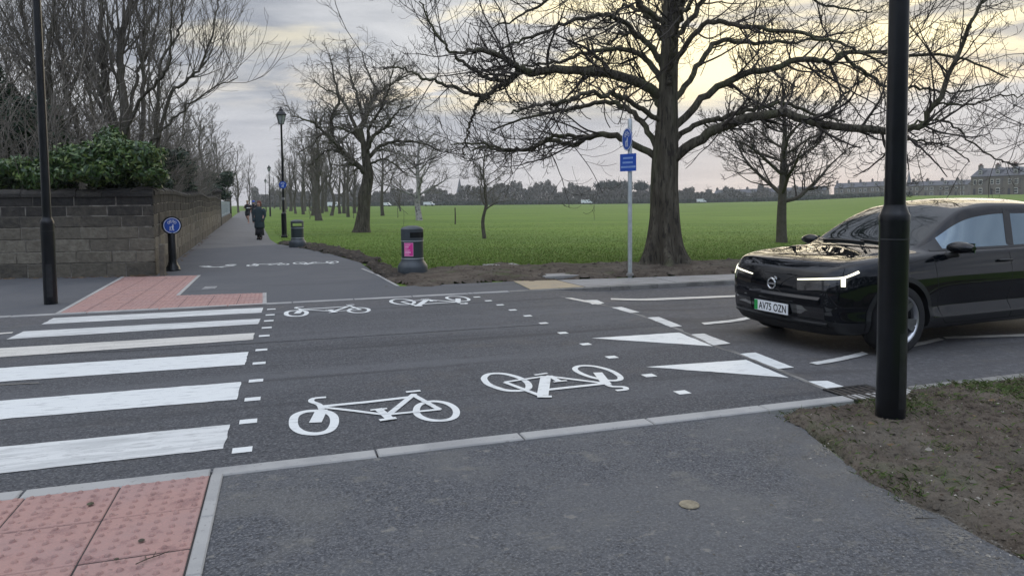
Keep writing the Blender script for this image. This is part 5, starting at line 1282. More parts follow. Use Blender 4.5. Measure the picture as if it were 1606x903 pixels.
# low bollard with round sign by the wall
def bollard():
    p = G(271.5, 424.5); root = empty('sign_bollard', p, 'short black bollard with a round blue shared path sign beside the wall', 'bollard')
    mb = MB(); mb.smooth = True; mb.lathe([(.165, 0), (.165, .03), (.15, .05), (.145, .09), (.11, .14), (.095, .20), (.088, .30), (.088, .84), (.07, .87)], n=24); mb.smooth = False; mb.build('post', MT['black'], root, autosm=35)
    yaw = math.pi + math.atan2(-p[0], p[1]) * -1 + .12
    R, Uv, Nn = face_frame(math.atan2(-p[0], -p[1]) - .15)
    h = MB(); disc(h, (0, 0, 1.03), .205, R, Uv, Nn, -.05, .06, 36); h.build('sign_housing', MT['black'], root)
    round_sign(root, (Nn.x * .066, Nn.y * .066, 1.03), .18, math.atan2(Nn.x, Nn.y))
bollard()
# sign pole by the big tree
def sign_pole():
    p = G(988, 431.5, .06); root = empty('sign_pole', (p[0], p[1], 0), 'tall galvanised pole with a round blue sign above a small blue plate', 'sign pole')
    mb = MB(); mb.smooth = True; mb.lathe([(.042, -.05), (.042, 3.02), (.03, 3.05), (.0, 3.06)], n=18); mb.build('pole', MT['galv'], root, autosm=40)
    f = MB(); f.lathe([(.075, 0.05), (.07, .09), (.044, .11)], n=16); f.build('foot', MT['kerb_dark'], root)
    yaw = math.radians(180 + 74 ) ; R, Uv, Nn = face_frame(yaw)
    c0 = Vector((Nn.x * .06, Nn.y * .06, 0)); c0 += R * .0
    round_sign(root, (c0.x, c0.y, 2.66), .215, yaw)
    # plate turned a little more to the road
    yaw2 = math.radians(180 + 50); R, Uv, Nn = face_frame(yaw2)
    c = Vector((Nn.x * .055, Nn.y * .055, 2.22))
    a = MB(); vs = []
    w_, h_ = .20, .165
    for t in (-.003, .003):
        for x, y in ((-w_, -h_), (w_, -h_), (w_, h_), (-w_, h_)): vs.append(c + R * x + Uv * y + Nn * t)
    a.add(vs, [(0, 1, 2, 3), (4, 5, 6, 7), (0, 1, 5, 4), (1, 2, 6, 5), (2, 3, 7, 6), (3, 0, 4, 7)]); pl = a.build('sign_plate', MT['blue'], root)
    b = MB(); rng = random.Random(5)
    for y, x0, x1, hh in ((.085, -.12, .11, .034), (.0, -.13, .10, .036), (-.085, -.17, .17, .036)):
        x = x0
        while x < x1:
            wq = rng.uniform(.014, .022); vs = [c + R * X + Uv * Yq + Nn * .0036 for X, Yq in ((x, y - hh / 2), (x + wq, y - hh / 2), (x + wq, y + hh / 2), (x, y + hh / 2))]
            b.add(vs, [(0, 1, 2, 3)]); x += wq + .008
    b.build('lettering', MT['paleblue'], pl)
    k = MB()
    for z in (2.78, 2.55, 2.30, 2.14): k.lathe([(.047, z - .012), (.047, z + .012)], n=16)
    k.build('bracket', MT['steel'], root)
sign_pole()

# ------------------------------------------------------------------ lamp columns
def column(name, x, y, label, r_low, r_up, h_low, height, collar=.03, door=True, z=0.0):
    p = G(x, y, z); root = empty(name, (p[0], p[1], z), label, 'lamp column')
    a = MB(); a.smooth = True; a.lathe([(r_low, -.1), (r_low, h_low - .04)], n=40); lo = a.build('base_section', MT['black'], root, autosm=30)
    b = MB(); b.smooth = True; b.lathe([(r_low + .0025, h_low - .04), (r_low + .0025, h_low - .0), (r_low * .93, h_low + .018), (r_up + .006, h_low + .055), (r_up + .003, h_low + .07)], n=40); b.build('collar', MT['black'], root, autosm=30)
    c = MB(); c.smooth = True; c.lathe([(r_up, h_low - .02), (r_up * .80, height)], n=36); c.build('upper_shaft', MT['black'], root, autosm=30)
    # weld ring and access door
    d = MB(); d.smooth = True; d.lathe([(r_low + .0015, h_low * .885), (r_low + .0035, h_low * .885 + .004), (r_low + .0015, h_low * .885 + .008)], n=40, cap=False); d.build('ring', MT['black_worn'], root)
    a0 = math.radians(-62); e = MB(); n = 6; e.smooth = True
    vs = []; 
    for zz in (.12, .62):
        for i in range(n + 1): t = a0 + (i / n - .5) * .9; vs.append(((r_low + .002) * math.cos(t), (r_low + .002) * math.sin(t), zz))
    e.add(vs, [(i, i + 1, n + 2 + i, n + 1 + i) for i in range(n)]); e.build('access_door', MT['black_worn'], root)
    # lantern arm high above the frame
    g = MB(); g.tube([(0, 0, height - .02), (0, 0, height + .15), (0, .25, height + .3), (0, .6, height + .32)], r_up * .45, 10); g.build('arm', MT['black'], root)
    g = MB(); g.box((0, .85, height + .32), (.22, .55, .09)); g.build('lantern', MT['black'], root)
    return root
column('lamp_column', 1396, 664, 'thick black lamp column standing in the soil in front of the car', .090, .064, 1.385, 6.0)
column('lamp_column', 80, 477, 'black lamp column on the left in front of the stone wall', .092, .062, 1.26, 6.0)
def heritage(x, y, H, label, sign=False, r=.115):
    p = G(x, y); root = empty('street_lamp', (p[0], p[1], 0), label, 'street lamp', 'lanterns on posts beside the path')
    a = MB(); a.smooth = True; a.lathe([(r * 1.25, -.05), (r * 1.25, .05), (r, .08), (r, 1.0), (r * .95, 1.06), (.055, 1.12), (.05, 1.2), (.042, H - .78), (.05, H - .76), (.03, H - .72)], n=18); a.build('post', MT['black'], root, autosm=35)
    b = MB(); b.lathe([(.10, H - .72), (.115, H - .70)], n=6); 
    for i in range(6):
        t = i * math.pi / 3; b.tube([(.11 * math.cos(t), .11 * math.sin(t), H - .70), (.215 * math.cos(t), .215 * math.sin(t), H - .30)], .012, 5)
    b.lathe([(.25, H - .31), (.25, H - .28), (.17, H - .17), (.10, H - .12), (.09, H - .05), (.05, H - .02), (.015, H + .08)], n=6); b.build('lantern_frame', MT['black'], root)
    g = MB(); g.lathe([(.10, H - .695), (.205, H - .315)], n=6); gm = bpy.data.materials.get('lantern_glass') or plain('lantern_glass', (.35, .37, .36), .15); g.build('lantern_glass', gm, root)
    if sign:
        yaw = math.atan2(-p[0], -p[1]) + .1; R, Uv, Nn = face_frame(yaw)
        R_, U2, N2 = R, Uv, Nn
        a = MB(); disc(a, (Nn.x * .06, Nn.y * .06, 2.34), .165, R, Uv, Nn, -.004, .004, 28); s = a.build('sign_face', MT['blue'], root)
        d = MB(); draw2d(d, SYM, (Nn.x * .06, Nn.y * .06, 2.34), .16, R, Uv, Nn, .0048); d.build('symbol', MT['white'], s)
        c = MB(); c.box((0, 0, 1.72), (.12, .10, .1)); c.build('clip', MT['steel'], root)
heritage(446, 371.5, 5.75, 'nearest old style black street lamp, with a small round blue sign', True)
heritage(424, 339, 6.1, 'second old style street lamp along the path', r=.10)
heritage(417.5, 332, 6.2, 'third and farthest old style street lamp', r=.10)

# ------------------------------------------------------------------ litter bins
def litter_bin(x, y, label, poster, yaw, s=1.0, mouth=0.0):
    p = G(x, y); root = empty('litter_bin', (p[0], p[1], 0), label, 'litter bin', 'round litter bins', yaw)
    a = MB(); a.smooth = True; a.lathe([(.305, 0), (.31, .02), (.31, .16), (.30, .20), (.265, .25), (.235, .29), (.228, .34)], n=36); a.build('base', MT['bin'], root, autosm=30)
    b = MB(); b.smooth = True; b.lathe([(.226, .33), (.226, .70)], n=36); bd = b.build('body', plain('bin_green_black', (.022, .034, .036), .5, var=.2) if not bpy.data.materials.get('bin_green_black') else bpy.data.materials['bin_green_black'], root, autosm=30)
    r = MB(); r.smooth = True
    for z in (.345, .705): r.lathe([(.230, z - .008), (.237, z), (.230, z + .008)], n=36, cap=False)
    r.build('band', MT['galv'], root)
    # hood with letterbox openings
    h = MB(); h.smooth = True; n = 48; z0, z1, za, zb = .715, .93, .775, .885
    def ring(z, rr=.232): return [(rr * math.cos(2 * math.pi * i / n), rr * math.sin(2 * math.pi * i / n), z) for i in range(n)]
    vs = ring(z0) + ring(za) + ring(zb) + ring(z1); fs = []
    op = set()
    for c in (0, n // 2):
        for k in range(-6, 6): op.add((c + k) % n)
    for i in range(n):
        j = (i + 1) % n; fs.append((i, j, n + j, n + i)); fs.append((2 * n + i, 2 * n + j, 3 * n + j, 3 * n + i))
        if i not in op: fs.append((n + i, n + j, 2 * n + j, 2 * n + i))
    h.add(vs, fs); h.lathe([(.232, .93), (.236, .945), (.225, .965), (.17, .995), (.09, 1.015), (.001, 1.02)], n=48, cap=False); ho = h.build('hood', MT['bin'], root, autosm=40); ho.rotation_euler = (0, 0, mouth)
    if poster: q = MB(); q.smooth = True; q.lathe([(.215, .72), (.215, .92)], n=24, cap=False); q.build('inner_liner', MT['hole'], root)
    if poster:
        w, hh, zc = .093, .128, .535; m = 8
        def cyl(ang, z, rr): return (rr * math.cos(ang), rr * math.sin(ang), z)
        def patch(mb, a0, a1, z0, z1, rr):
            k = 6; vs = [cyl(a0 + (a1 - a0) * i / k, z, rr) for z in (z0, z1) for i in range(k + 1)]; mb.add(vs, [(i, i + 1, k + 2 + i, k + 1 + i) for i in range(k)])
        ac = poster; aw = .093 / .226
        t = MB(); patch(t, ac - aw - .03, ac + aw + .03, zc - .138, zc + .138, .2285); wh = t.build('poster', MT['pinkpale'], root)
        t = MB(); patch(t, ac - aw, ac + aw, zc - .128, zc + .128, .2300); pk = t.build('pink_sheet', MT['pink'], wh)
        t = MB()
        for z, h_, f in ((.105, .010, .8), (.085, .008, .7), (.058, .018, .55), (.028, .010, .5), (.010, .006, .3), (-.012, .010, .75), (-.030, .008, .6), (-.058, .030, .8), (-.092, .008, .6), (-.110, .008, .7)):
            patch(t, ac - aw * .85, ac - aw * .85 + 2 * aw * .85 * f, zc + z - h_ / 2, zc + z + h_ / 2, .2312)
        t.build('print', MT['pinkpale'], wh)
    root.scale = (s, s, s); return root
litter_bin(647.5, 430.5, 'dark litter bin with a bright pink poster in front of the field', math.radians(-103), 0.0, 1.0, math.radians(-48))
litter_bin(467, 387.5, 'plain dark litter bin further back near the street lamp', None, 0.0, .93, math.radians(-73))

# ------------------------------------------------------------------ people
def eval_mesh(o):
    dg = bpy.context.evaluated_depsgraph_get(); me = bpy.data.meshes.new_from_object(o.evaluated_get(dg), depsgraph=dg); return me
def skin_body(name, joints, edges, mat, parent, sub=2):
    """joints: list of (xyz, r)"""
    me = bpy.data.meshes.new('tmp'); me.from_pydata([j[0] for j in joints], edges, []); o = bpy.data.objects.new('tmp', me); C.objects.link(o)
    md = o.modifiers.new('s', 'SKIN'); md.use_smooth_shade = True
    if not me.skin_vertices: me.attributes.new('x', 'FLOAT', 'POINT')
    sv = me.skin_vertices[0].data
    for i, j in enumerate(joints):
        rr = j[1] if hasattr(j[1], '__len__') else (j[1], j[1]); sv[i].radius = rr; sv[i].use_root = (i == 0)
    o.modifiers.new('ss', 'SUBSURF').levels = sub
    m2 = eval_mesh(o); bpy.data.objects.remove(o); m2.materials.clear(); m2.materials.append(mat)
    r = bpy.data.objects.new(name, m2); C.objects.link(r); r.parent = parent; m2.name = name
    m2.polygons.foreach_set('use_smooth', [True] * len(m2.polygons)); return r
def loft(name, rings, mat, parent, n=20, cap=True):
    """rings: (x,y,z,rx,ry)"""
    mb = MB(); mb.smooth = True; vs = []
    for k, (x, y, z, rx, ry) in enumerate(rings):
        for i in range(n):
            a = 2 * math.pi * i / n; f = 1 + .03 * math.sin(5 * a + k * .6); vs.append((x + rx * math.cos(a) * f, y + ry * math.sin(a) * f, z))
    fs = [(k * n + i, k * n + (i + 1) % n, (k + 1) * n + (i + 1) % n, (k + 1) * n + i) for k in range(len(rings) - 1) for i in range(n)]
    if cap: fs += [tuple(range(n)), tuple((len(rings) - 1) * n + i for i in range(n))]
    mb.add(vs, fs); return mb.build(name, mat, parent)
SKIN = plain('skin', (.42, .25, .19), .6, var=.08)
def person(x, y, H, label, kind, yaw=0.0, back=0.0):
    p = G(x, y); root = empty('person', (p[0], p[1], 0), label, 'person', None, yaw); s = H / 1.7
    legs = {'walk': [((.09, -.02, .50), .055), ((.10, -.10, .09), .042), ((.10, -.20, .04), (.045, .03)), ((-.09, -.02, .50), .055), ((-.09, .12, .10), .042), ((-.09, .03, .05), (.045, .03))],
            'run': [((.09, -.16, .55), .06), ((.09, -.10, .12), .045), ((.09, -.22, .06), (.045, .03)), ((-.09, .03, .50), .06), ((-.09, .30, .32), .045), ((-.09, .28, .22), (.045, .03))]}[kind]
    arms = {'walk': [((.20, 0, 1.12), .045), ((.20, -.10, .90), .035), ((.18, -.15, .84), (.04, .025)), ((-.20, 0, 1.12), .045), ((-.20, -.06, .88), .035), ((-.18, -.12, .82), (.04, .025))],
            'run': [((.24, .08, 1.16), .042), ((.16, -.16, 1.16), .034), ((.10, -.22, 1.19), (.035, .03)), ((-.24, .10, 1.16), .042), ((-.20, -.14, 1.10), .034), ((-.15, -.2, 1.14), (.035, .03))]}[kind]
    J = [((0, 0, .92), (.13, .10)), ((0, 0, 1.15), (.12, .09)), ((0, 0, 1.36), (.14, .085)), ((0, 0, 1.46), (.055, .05)), ((0, -.02, 1.56), (.075, .085)), ((0, -.015, 1.64), (.068, .08)),
         ((.09, 0, .84), .085), *legs[:3], ((-.09, 0, .84), .085), *legs[3:], ((.17, 0, 1.36), .05), *arms[:3], ((-.17, 0, 1.36), .05), *arms[3:]]
    E = [(0, 1), (1, 2), (2, 3), (3, 4), (4, 5), (0, 6), (6, 7), (7, 8), (8, 9), (0, 10), (10, 11), (11, 12), (12, 13), (2, 14), (14, 15), (15, 16), (16, 17), (2, 18), (18, 19), (19, 20), (20, 21)]
    body = skin_body('body', [(tuple(q * s for q in a), tuple(v * s for v in r) if hasattr(r, '__len__') else r * s) for a, r in J], E, SKIN, root)
    # facial features
    f = MB(); f.smooth = True; f.lathe([(.001, -.02), (.014, -.012), (.012, .01), (.001, .018)], c=(0, -.112 * s, 1.585 * s), n=8); f.build('nose', SKIN, body)
    e = MB(); e.smooth = True
    for sx in (-.028, .028): e.lathe([(.001, -.007), (.009, 0), (.001, .007)], c=(sx * s, -.098 * s, 1.612 * s), n=8)
    e.build('eyes', MT['hole'], body)
    def K(rs): return [tuple(v * s for v in r) for r in rs]
    return root, body, s, K
root, body, s, K = person(407.5, 376, 1.60, 'woman walking toward the viewer in a long dark teal coat over a black skirt', 'walk', math.atan2(-G(407.5, 376)[0], G(407.5, 376)[1]) * -1 * 0)
ct = plain('teal_coat_cloth', (.022, .040, .048), .85, var=.3, scale=8)
ck = plain('black_cloth', (.010, .010, .013), .85, var=.3, scale=8)
hr = plain('auburn_hair', (.13, .035, .018), .6, var=.3, scale=30)
loft('coat', K([(0, 0, .52, .215, .17), (0, 0, .60, .225, .18), (0, 0, .80, .215, .165), (0, 0, 1.0, .20, .15), (0, 0, 1.2, .205, .145), (0, 0, 1.34, .20, .13), (0, 0, 1.42, .13, .10), (0, 0, 1.475, .075, .075)]), ct, root)
for sx in (1, -1):
    mb = MB(); mb.smooth = True; mb.tube([np.array(q) * s for q in [(sx * .17, 0, 1.38), (sx * .235, .01, 1.22), (sx * .245, 0, 1.05), (sx * .215, -.08, .90), (sx * .17, -.14, .86)]], [.075 * s, .078 * s, .07 * s, .062 * s, .055 * s], 12); mb.build('sleeve', ct, root)
loft('skirt', K([(0, -.0, .20, .205, .17), (0, 0, .35, .19, .155), (0, 0, .56, .18, .14)]), ck, root)
for sx, yy in ((.10, -.12), (-.09, .09)):
    mb = MB(); mb.smooth = True; mb.tube([(sx * s, yy * s, .30 * s), (sx * s, yy * s, .07 * s), (sx * s, (yy - .02) * s, .045 * s)], [.06 * s, .055 * s, .05 * s], 10); mb.lathe([(.05, 0), (.055, .03), (.04, .07)], c=(sx * s, (yy - .08) * s, 0.005), n=10); mb.build('boot', MT['hole'], root)
mb = MB(); mb.smooth = True; mb.lathe([(.06, 1.42), (.085, 1.48), (.098, 1.56), (.102, 1.64), (.085, 1.70), (.03, 1.735)], c=(0, .052, 0), n=16); h_ = mb.build('hair', hr, root); h_.scale = (s, s, s)
root, body, s, K = person(389, 351.5, 1.76, 'runner in black top and shorts with bare legs coming along the path', 'run', 0)
loft('shirt', K([(0, 0, .88, .155, .12), (0, 0, 1.1, .15, .115), (0, 0, 1.3, .18, .115), (0, 0, 1.41, .14, .09), (0, 0, 1.45, .07, .065)]), ck, root)
for sx in (1, -1):
    mb = MB(); mb.smooth = True; mb.tube([np.array(q) * s for q in [(sx * .15, 0, 1.37), (sx * .23, .06, 1.2), (sx * .22, 0, 1.16)]], [.065 * s, .06 * s, .055 * s], 10); mb.build('sleeve', ck, root)
    mb = MB(); mb.smooth = True; yk = -.13 if sx > 0 else .02; mb.tube([np.array(q) * s for q in [(sx * .08, 0, .92), (sx * .09, yk * .6, .70), (sx * .09, yk, .60)]], [.12 * s, .105 * s, .095 * s], 12); mb.build('shorts_leg', ck, root)
mb = MB(); mb.box((.12 * s, -.19 * s, 1.17 * s), (.22, .06, .05), .4); mb.build('phone_armband', MT['white'], root)
mb = MB(); mb.smooth = True; mb.lathe([(.098, 1.60), (.10, 1.65), (.075, 1.70), (.02, 1.72)], c=(0, .01, 0), n=14); q = mb.build('hair', plain('fair_hair', (.30, .22, .13), .7), root); q.scale = (s, s, s)
root, body, s, K = person(398.5, 350, 1.74, 'person in dark clothes and a bright blue cap behind the woman in the long coat', 'walk', 0)
loft('jacket', K([(0, 0, .80, .19, .14), (0, 0, 1.0, .19, .14), (0, 0, 1.3, .20, .13), (0, 0, 1.42, .12, .09), (0, 0, 1.46, .07, .07)]), ck, root)
for sx in (1, -1):
    mb = MB(); mb.smooth = True; mb.tube([np.array(q) * s for q in [(sx * .17, 0, 1.38), (sx * .24, .0, 1.2), (sx * .22, -.03, .95)]], [.07 * s, .065 * s, .05 * s], 10); mb.build('sleeve', ck, root)
    yk = -.08 if sx > 0 else .10
    mb = MB(); mb.smooth = True; mb.tube([np.array(q) * s for q in [(sx * .09, 0, .88), (sx * .09, yk * .5, .5), (sx * .095, yk, .06)]], [.105 * s, .08 * s, .06 * s], 10); mb.build('trouser_leg', ck, root)
mb = MB(); mb.smooth = True; mb.lathe([(.106, 1.60), (.107, 1.65), (.085, 1.70), (.02, 1.725)], c=(0, 0, 0), n=14); mb.box((0, -.13, 1.61), (.14, .1, .015)); q = mb.build('cap', plain('blue_cap', (.02, .07, .45), .6), root); q.scale = (s, s, s)

# ------------------------------------------------------------------ unseen hedge added behind the viewer to darken reflections in car and columns
def added_reflection_hedge():
    rng = random.Random(8); root = empty('added_reflection_hedge', (0, -10, 0), 'tall dark hedge mass added unseen behind the footway to darken reflections', 'hedge')
    bl = [(np.array([x + rng.uniform(-.5, .5), rng.uniform(-.5, .5), z + rng.uniform(-.3, .3)]), (1.3, .9, .9), 1) for x in np.arange(-34, 46, 1.5) for z in (.7, 2.0, 3.3, 4.6, 5.8)]
    leaves('foliage', bl, 30000, .18, MT['dark_leaf'], 8, root, shell=.2)
    mb = MB()
    for x in range(-33, 46, 3): mb.tube([(x, 0, -.05), (x + .1, 0, 2), (x, .1, 3.6)], [.09, .07, .03], 6)
    mb.build('stems', MT['bark'], root)
added_reflection_hedge()

# ------------------------------------------------------------------ far background
def far_wood():
    rng = np.random.default_rng(3); V = []; n = 70000
    xp = rng.uniform(395, 1290, n); Yb = rng.uniform(330, 400, n)
    # crown outline: lumpy heights per tree
    tree = (xp / 9).astype(int); th = 6.6 + 2.6 * np.sin(tree * 1.7) * np.sin(tree * .37) + 1.8 * np.sin(tree * 5.3) + np.interp(xp, [395, 640, 800, 1000, 1290], [2.5, 1.5, 2.2, .5, -1.5])
    th = np.where((xp > 740) & (xp < 1040), th + 1.0 + 2.0 * np.exp(-((xp - 820) / 90) ** 2), th)
    cx_ = (tree + .5) * 9; prof = np.sqrt(np.clip(1 - ((xp - cx_) / 6.5) ** 2, .15, 1)); h = (th * .8 + .7) * (.72 + .28 * prof)
    z = h * rng.random(n) ** .8
    P = np.array([D(x, 316, Y) for x, Y in zip(xp, Yb)]); P[:, 2] = [terrain(a, b) for a, b in P[:, :2]]; P[:, 2] += z
    a = rng.uniform(0, 6.28, n); L_ = rng.uniform(.3, .85, n)[:, None]; d = nrm(np.stack([np.cos(a) * 1.2, np.sin(a) * 1.2, np.ones(n)], 1)); sd = nrm(np.stack([np.sin(a), np.cos(a), np.zeros(n)], 1)) * .22
    V = np.stack([P - d * L_ - sd, P - d * L_ + sd, P + d * L_ + sd * .6, P + d * L_ - sd * .6], 1).reshape(-1, 3)
    o = mesh_np('far_wood', V, np.arange(len(V)).reshape(-1, 4), MT['farwood']); meta(o, 'long belt of bare trees on the far side of the park', 'wood', kind='stuff')
    # dark hedge line at its foot
    n = 16000; xp = rng.uniform(395, 1500, n); Yb = rng.uniform(318, 326, n); Yb = np.where(xp > 1180, Yb - 20, Yb)
    P = np.array([D(x, 316, Y) for x, Y in zip(xp, Yb)]); P[:, 2] = np.array([terrain(a, b) for a, b in P[:, :2]]) + rng.uniform(0, 1.5, n)
    a = rng.uniform(0, 6.28, n); u_ = np.stack([np.cos(a), np.sin(a), rng.normal(size=n) * .4], 1) * .35; w_ = np.stack([rng.normal(size=n) * .1, rng.normal(size=n) * .1, np.ones(n)], 1) * .35
    V = np.stack([P - u_ - w_, P + u_ - w_, P + u_ + w_, P - u_ + w_], 1).reshape(-1, 3)
    o = mesh_np('hedge', V, np.arange(len(V)).reshape(-1, 4), MT['farwood_dark']); meta(o, 'dark low hedge along the far edge of the park', 'hedge', kind='stuff')
    n = 5000; V = []
    cs = [(945, 355, 9.8), (958, 352, 10.2), (980, 356, 10), (1005, 350, 9.6), (965, 356, 9.8)]
    P = []
    for i in range(n):
        x, Y, h = cs[rng.integers(len(cs))]; q = D(x, 300, Y); P.append(q + [rng.normal() * 1.6, rng.normal() * 1.4, 0]); P[-1][2] = h + rng.normal() * 1.0 - 1.5
    P = np.array(P); a = rng.uniform(0, 6.28, n); u_ = np.stack([np.cos(a), np.sin(a), rng.normal(size=n)], 1) * .3; w_ = np.stack([np.sin(a) * .2, rng.normal(size=n) * .1, np.ones(n)], 1) * .3
    V = np.stack([P - u_ - w_, P + u_ - w_, P + u_ + w_, P - u_ + w_], 1).reshape(-1, 3)
    o = mesh_np('far_pines', V, np.arange(len(V)).reshape(-1, 4), MT['farwood_dark']); meta(o, 'dark pine tops rising from the far wood', 'wood', kind='stuff')
far_wood()
# terrace houses
def house(label, loc, rz, sc=1.0, w=7.0, d=9.0, h=6.6, first=None, group='stone terraces across the park'):
    root = empty('terrace_house', loc, label, 'house', group, rz); x0, x1 = -w / 2 + .01, w / 2 - .01
    a = MB(); a.box((0, d / 2, h / 2 - .3), (w - .02, d, h + .6)); a.add([(x0, 0, h), (x0, d, h), (x0, d / 2, h + 2.7)], [(0, 1, 2)]); a.add([(x1, 0, h), (x1, d, h), (x1, d / 2, h + 2.7)], [(0, 1, 2)]); a.build('wall', MT['hwall'], root)
    r = MB()
    for s_ in (0, 1):
        y0, y1 = (-.35, d / 2) if not s_ else (d + .35, d / 2)
        r.add([(x0, y0, h - .1), (x1, y0, h - .1), (x1, y1, h + 2.75), (x0, y1, h + 2.75), (x0, y0, h + .06), (x1, y0, h + .06), (x1, y1, h + 2.95), (x0, y1, h + 2.95)], [(0, 1, 2, 3), (4, 5, 6, 7), (0, 1, 5, 4), (1, 2, 6, 5), (2, 3, 7, 6), (3, 0, 4, 7)])
    r.build('roof', MT['hroof'], root)
    c = MB(); c.box((-w / 2 + .55, d / 2, h + 3.3), (.9, 1.7, 1.5)); c.box((-w / 2 + .55, d / 2, h + 4.1), (1.0, 1.8, .15)); ch = c.build('chimney', MT['hwall'], root)
    k = MB()
    for i in range(4): k.lathe([(.14, 0), (.11, .55)], c=(-w / 2 + .55, d / 2 - .6 + i * .4, h + 4.17), n=8)
    k.build('chimney_pots', plain('terracotta', (.18, .09, .06), .8) if not bpy.data.materials.get('terracotta') else bpy.data.materials['terracotta'], ch)
    # bay with two storeys, dormer
    b = MB(); bx, bw = 1.3, 2.6
    b.add([(bx - bw / 2, 0.01, -.3), (bx - bw / 2 + .5, -.8, -.3), (bx + bw / 2 - .5, -.8, -.3), (bx + bw / 2, 0.01, -.3), (bx - bw / 2, 0.01, 6.0), (bx - bw / 2 + .5, -.8, 6.0), (bx + bw / 2 - .5, -.8, 6.0), (bx + bw / 2, 0.01, 6.0)], [(0, 1, 5, 4), (1, 2, 6, 5), (2, 3, 7, 6), (4, 5, 6, 7)]); b.build('bay', MT['hwall'], root)
    def win(x, y, z, ww, hh):
        f = MB(); f.box((x, y - .03, z), (ww + .24, .08, hh + .24)); fr = f.build('window', MT['hframe'], root); g = MB()
        g.box((x, y - .08, z + hh * .26), (ww, .04, hh * .44)); g.box((x, y - .08, z - hh * .26), (ww, .04, hh * .44)); g.build('pane', MT['hwin'], fr)
    win(bx, -.8, 1.5, 1.3, 1.7); win(bx, -.8, 4.6, 1.3, 1.5); win(-1.7, 0, 4.6, 1.0, 1.5)
    f = MB(); f.box((-1.9, -.03, 1.1), (1.0, .08, 2.3)); f.build('door', plain('dark_door', (.03, .03, .04), .5) if not bpy.data.materials.get('dark_door') else bpy.data.materials['dark_door'], root)
    m = MB(); m.box((0, 1.6, h + 1.3), (1.8, 2.0, 1.7)); m.add([(-1.0, .5, h + 2.1), (1.0, .5, h + 2.1), (0, .5, h + 3.0), (-1.0, 3.6, h + 2.1), (1.0, 3.6, h + 2.1), (0, 3.6, h + 3.0)], [(0, 1, 2), (3, 4, 5), (0, 2, 5, 3), (1, 2, 5, 4), (0, 1, 4, 3)]); m.build('dormer', MT['hroof'], root)
    win(0, .6, h + 1.35, 1.1, 1.1)
    return root
H0 = house('terrace house at the far right, partly cut by the frame edge', (0, 0, 0), 0)
first = [True]
ORD = ['first', 'second', 'third', 'fourth', 'fifth', 'sixth', 'seventh', 'eighth', 'ninth', 'tenth']
def row(x0, Y0_, x1, Y1_, n, sc, what):
    a = D(x0, 305, Y0_); b = D(x1, 305, Y1_); d = (b - a)[:2]; L_ = np.linalg.norm(d); rz = math.atan2(d[1], d[0])
    for i in range(n):
        q = a[:2] + d * (i + .5) / n; s = L_ / n / 7.0
        z = terrain(*q) - .2
        lab = f'{ORD[i]} house from the left in {what}'
        if first[0]: H0.location = (q[0], q[1], z); H0.rotation_euler = (0, 0, rz); H0.scale = (s, sc, sc); H0['label'] = lab; first[0] = False
        else:
            c = copy_tree(H0); c.location = (q[0], q[1], z); c.rotation_euler = (0, 0, rz); c.scale = (s, sc, sc); c['label'] = lab
row(1522, 236, 1700, 205, 6, .92, 'the large terrace at the far right')
row(1424, 300, 1518, 280, 4, .66, 'the lower terrace just right of the lamp column')
row(1308, 345, 1402, 328, 5, .80, 'the terrace between the small tree and the lamp column')
row(1120, 420, 1296, 385, 7, .78, 'the long low terrace behind the small park tree')
def far_tree(x, y_top, Y, label, src):
    q = D(x, 316, Y); z = terrain(q[0], Y); top = D(x, y_top, Y)[2] - z
    c = place_copy(src, (q[0], Y, z - .1), x * .01, top / 11.0, label, 'bare trees among the terraces')
for i, (x, yt, Y, l_) in enumerate([(1508, 262, 225, 'round bare tree before the large terrace'), (1300, 287, 330, 'small bare tree beside the middle terrace'), (1440, 270, 240, 'bare tree right of the lamp column, before the lower terrace'), (1335, 282, 300, 'bare tree before the middle terrace'), (1380, 280, 260, 'bare tree half hidden behind the lamp column'), (1590, 266, 215, 'bare tree before the large terrace at the frame edge'), (1265, 285, 330, 'bare tree left of the middle terrace'), (1160, 290, 360, 'bare tree left of the small park tree far away'), (1205, 288, 350, 'distant bare tree behind the small park tree'), (1110, 288, 350, 'distant bare tree right of the big trunk'), (1640, 255, 200, 'tree beyond the right edge')]):
    far_tree(x, yt, Y, l_, t600)
def spire(x, Y, top_px, label, w=3.0):
    q = D(x, 316, Y); z = terrain(q[0], Y); H = D(x, top_px, Y)[2] - z; root = empty('church_spire', (q[0], Y, z), label, 'church')
    a = MB(); a.box((0, 0, H * .22), (w, w, H * .44)); a.build('tower', MT['hwall'], root); b = MB(); b.lathe([(w * .52, H * .44), (w * .3, H * .66), (.05, H)], n=8); b.build('spire', MT['hroof'], root)
spire(721, 520, 279, 'church spire above the far wood between birch and young tree', 4.5); spire(1425, 420, 268, 'thin church spire just right of the lamp column', 3)
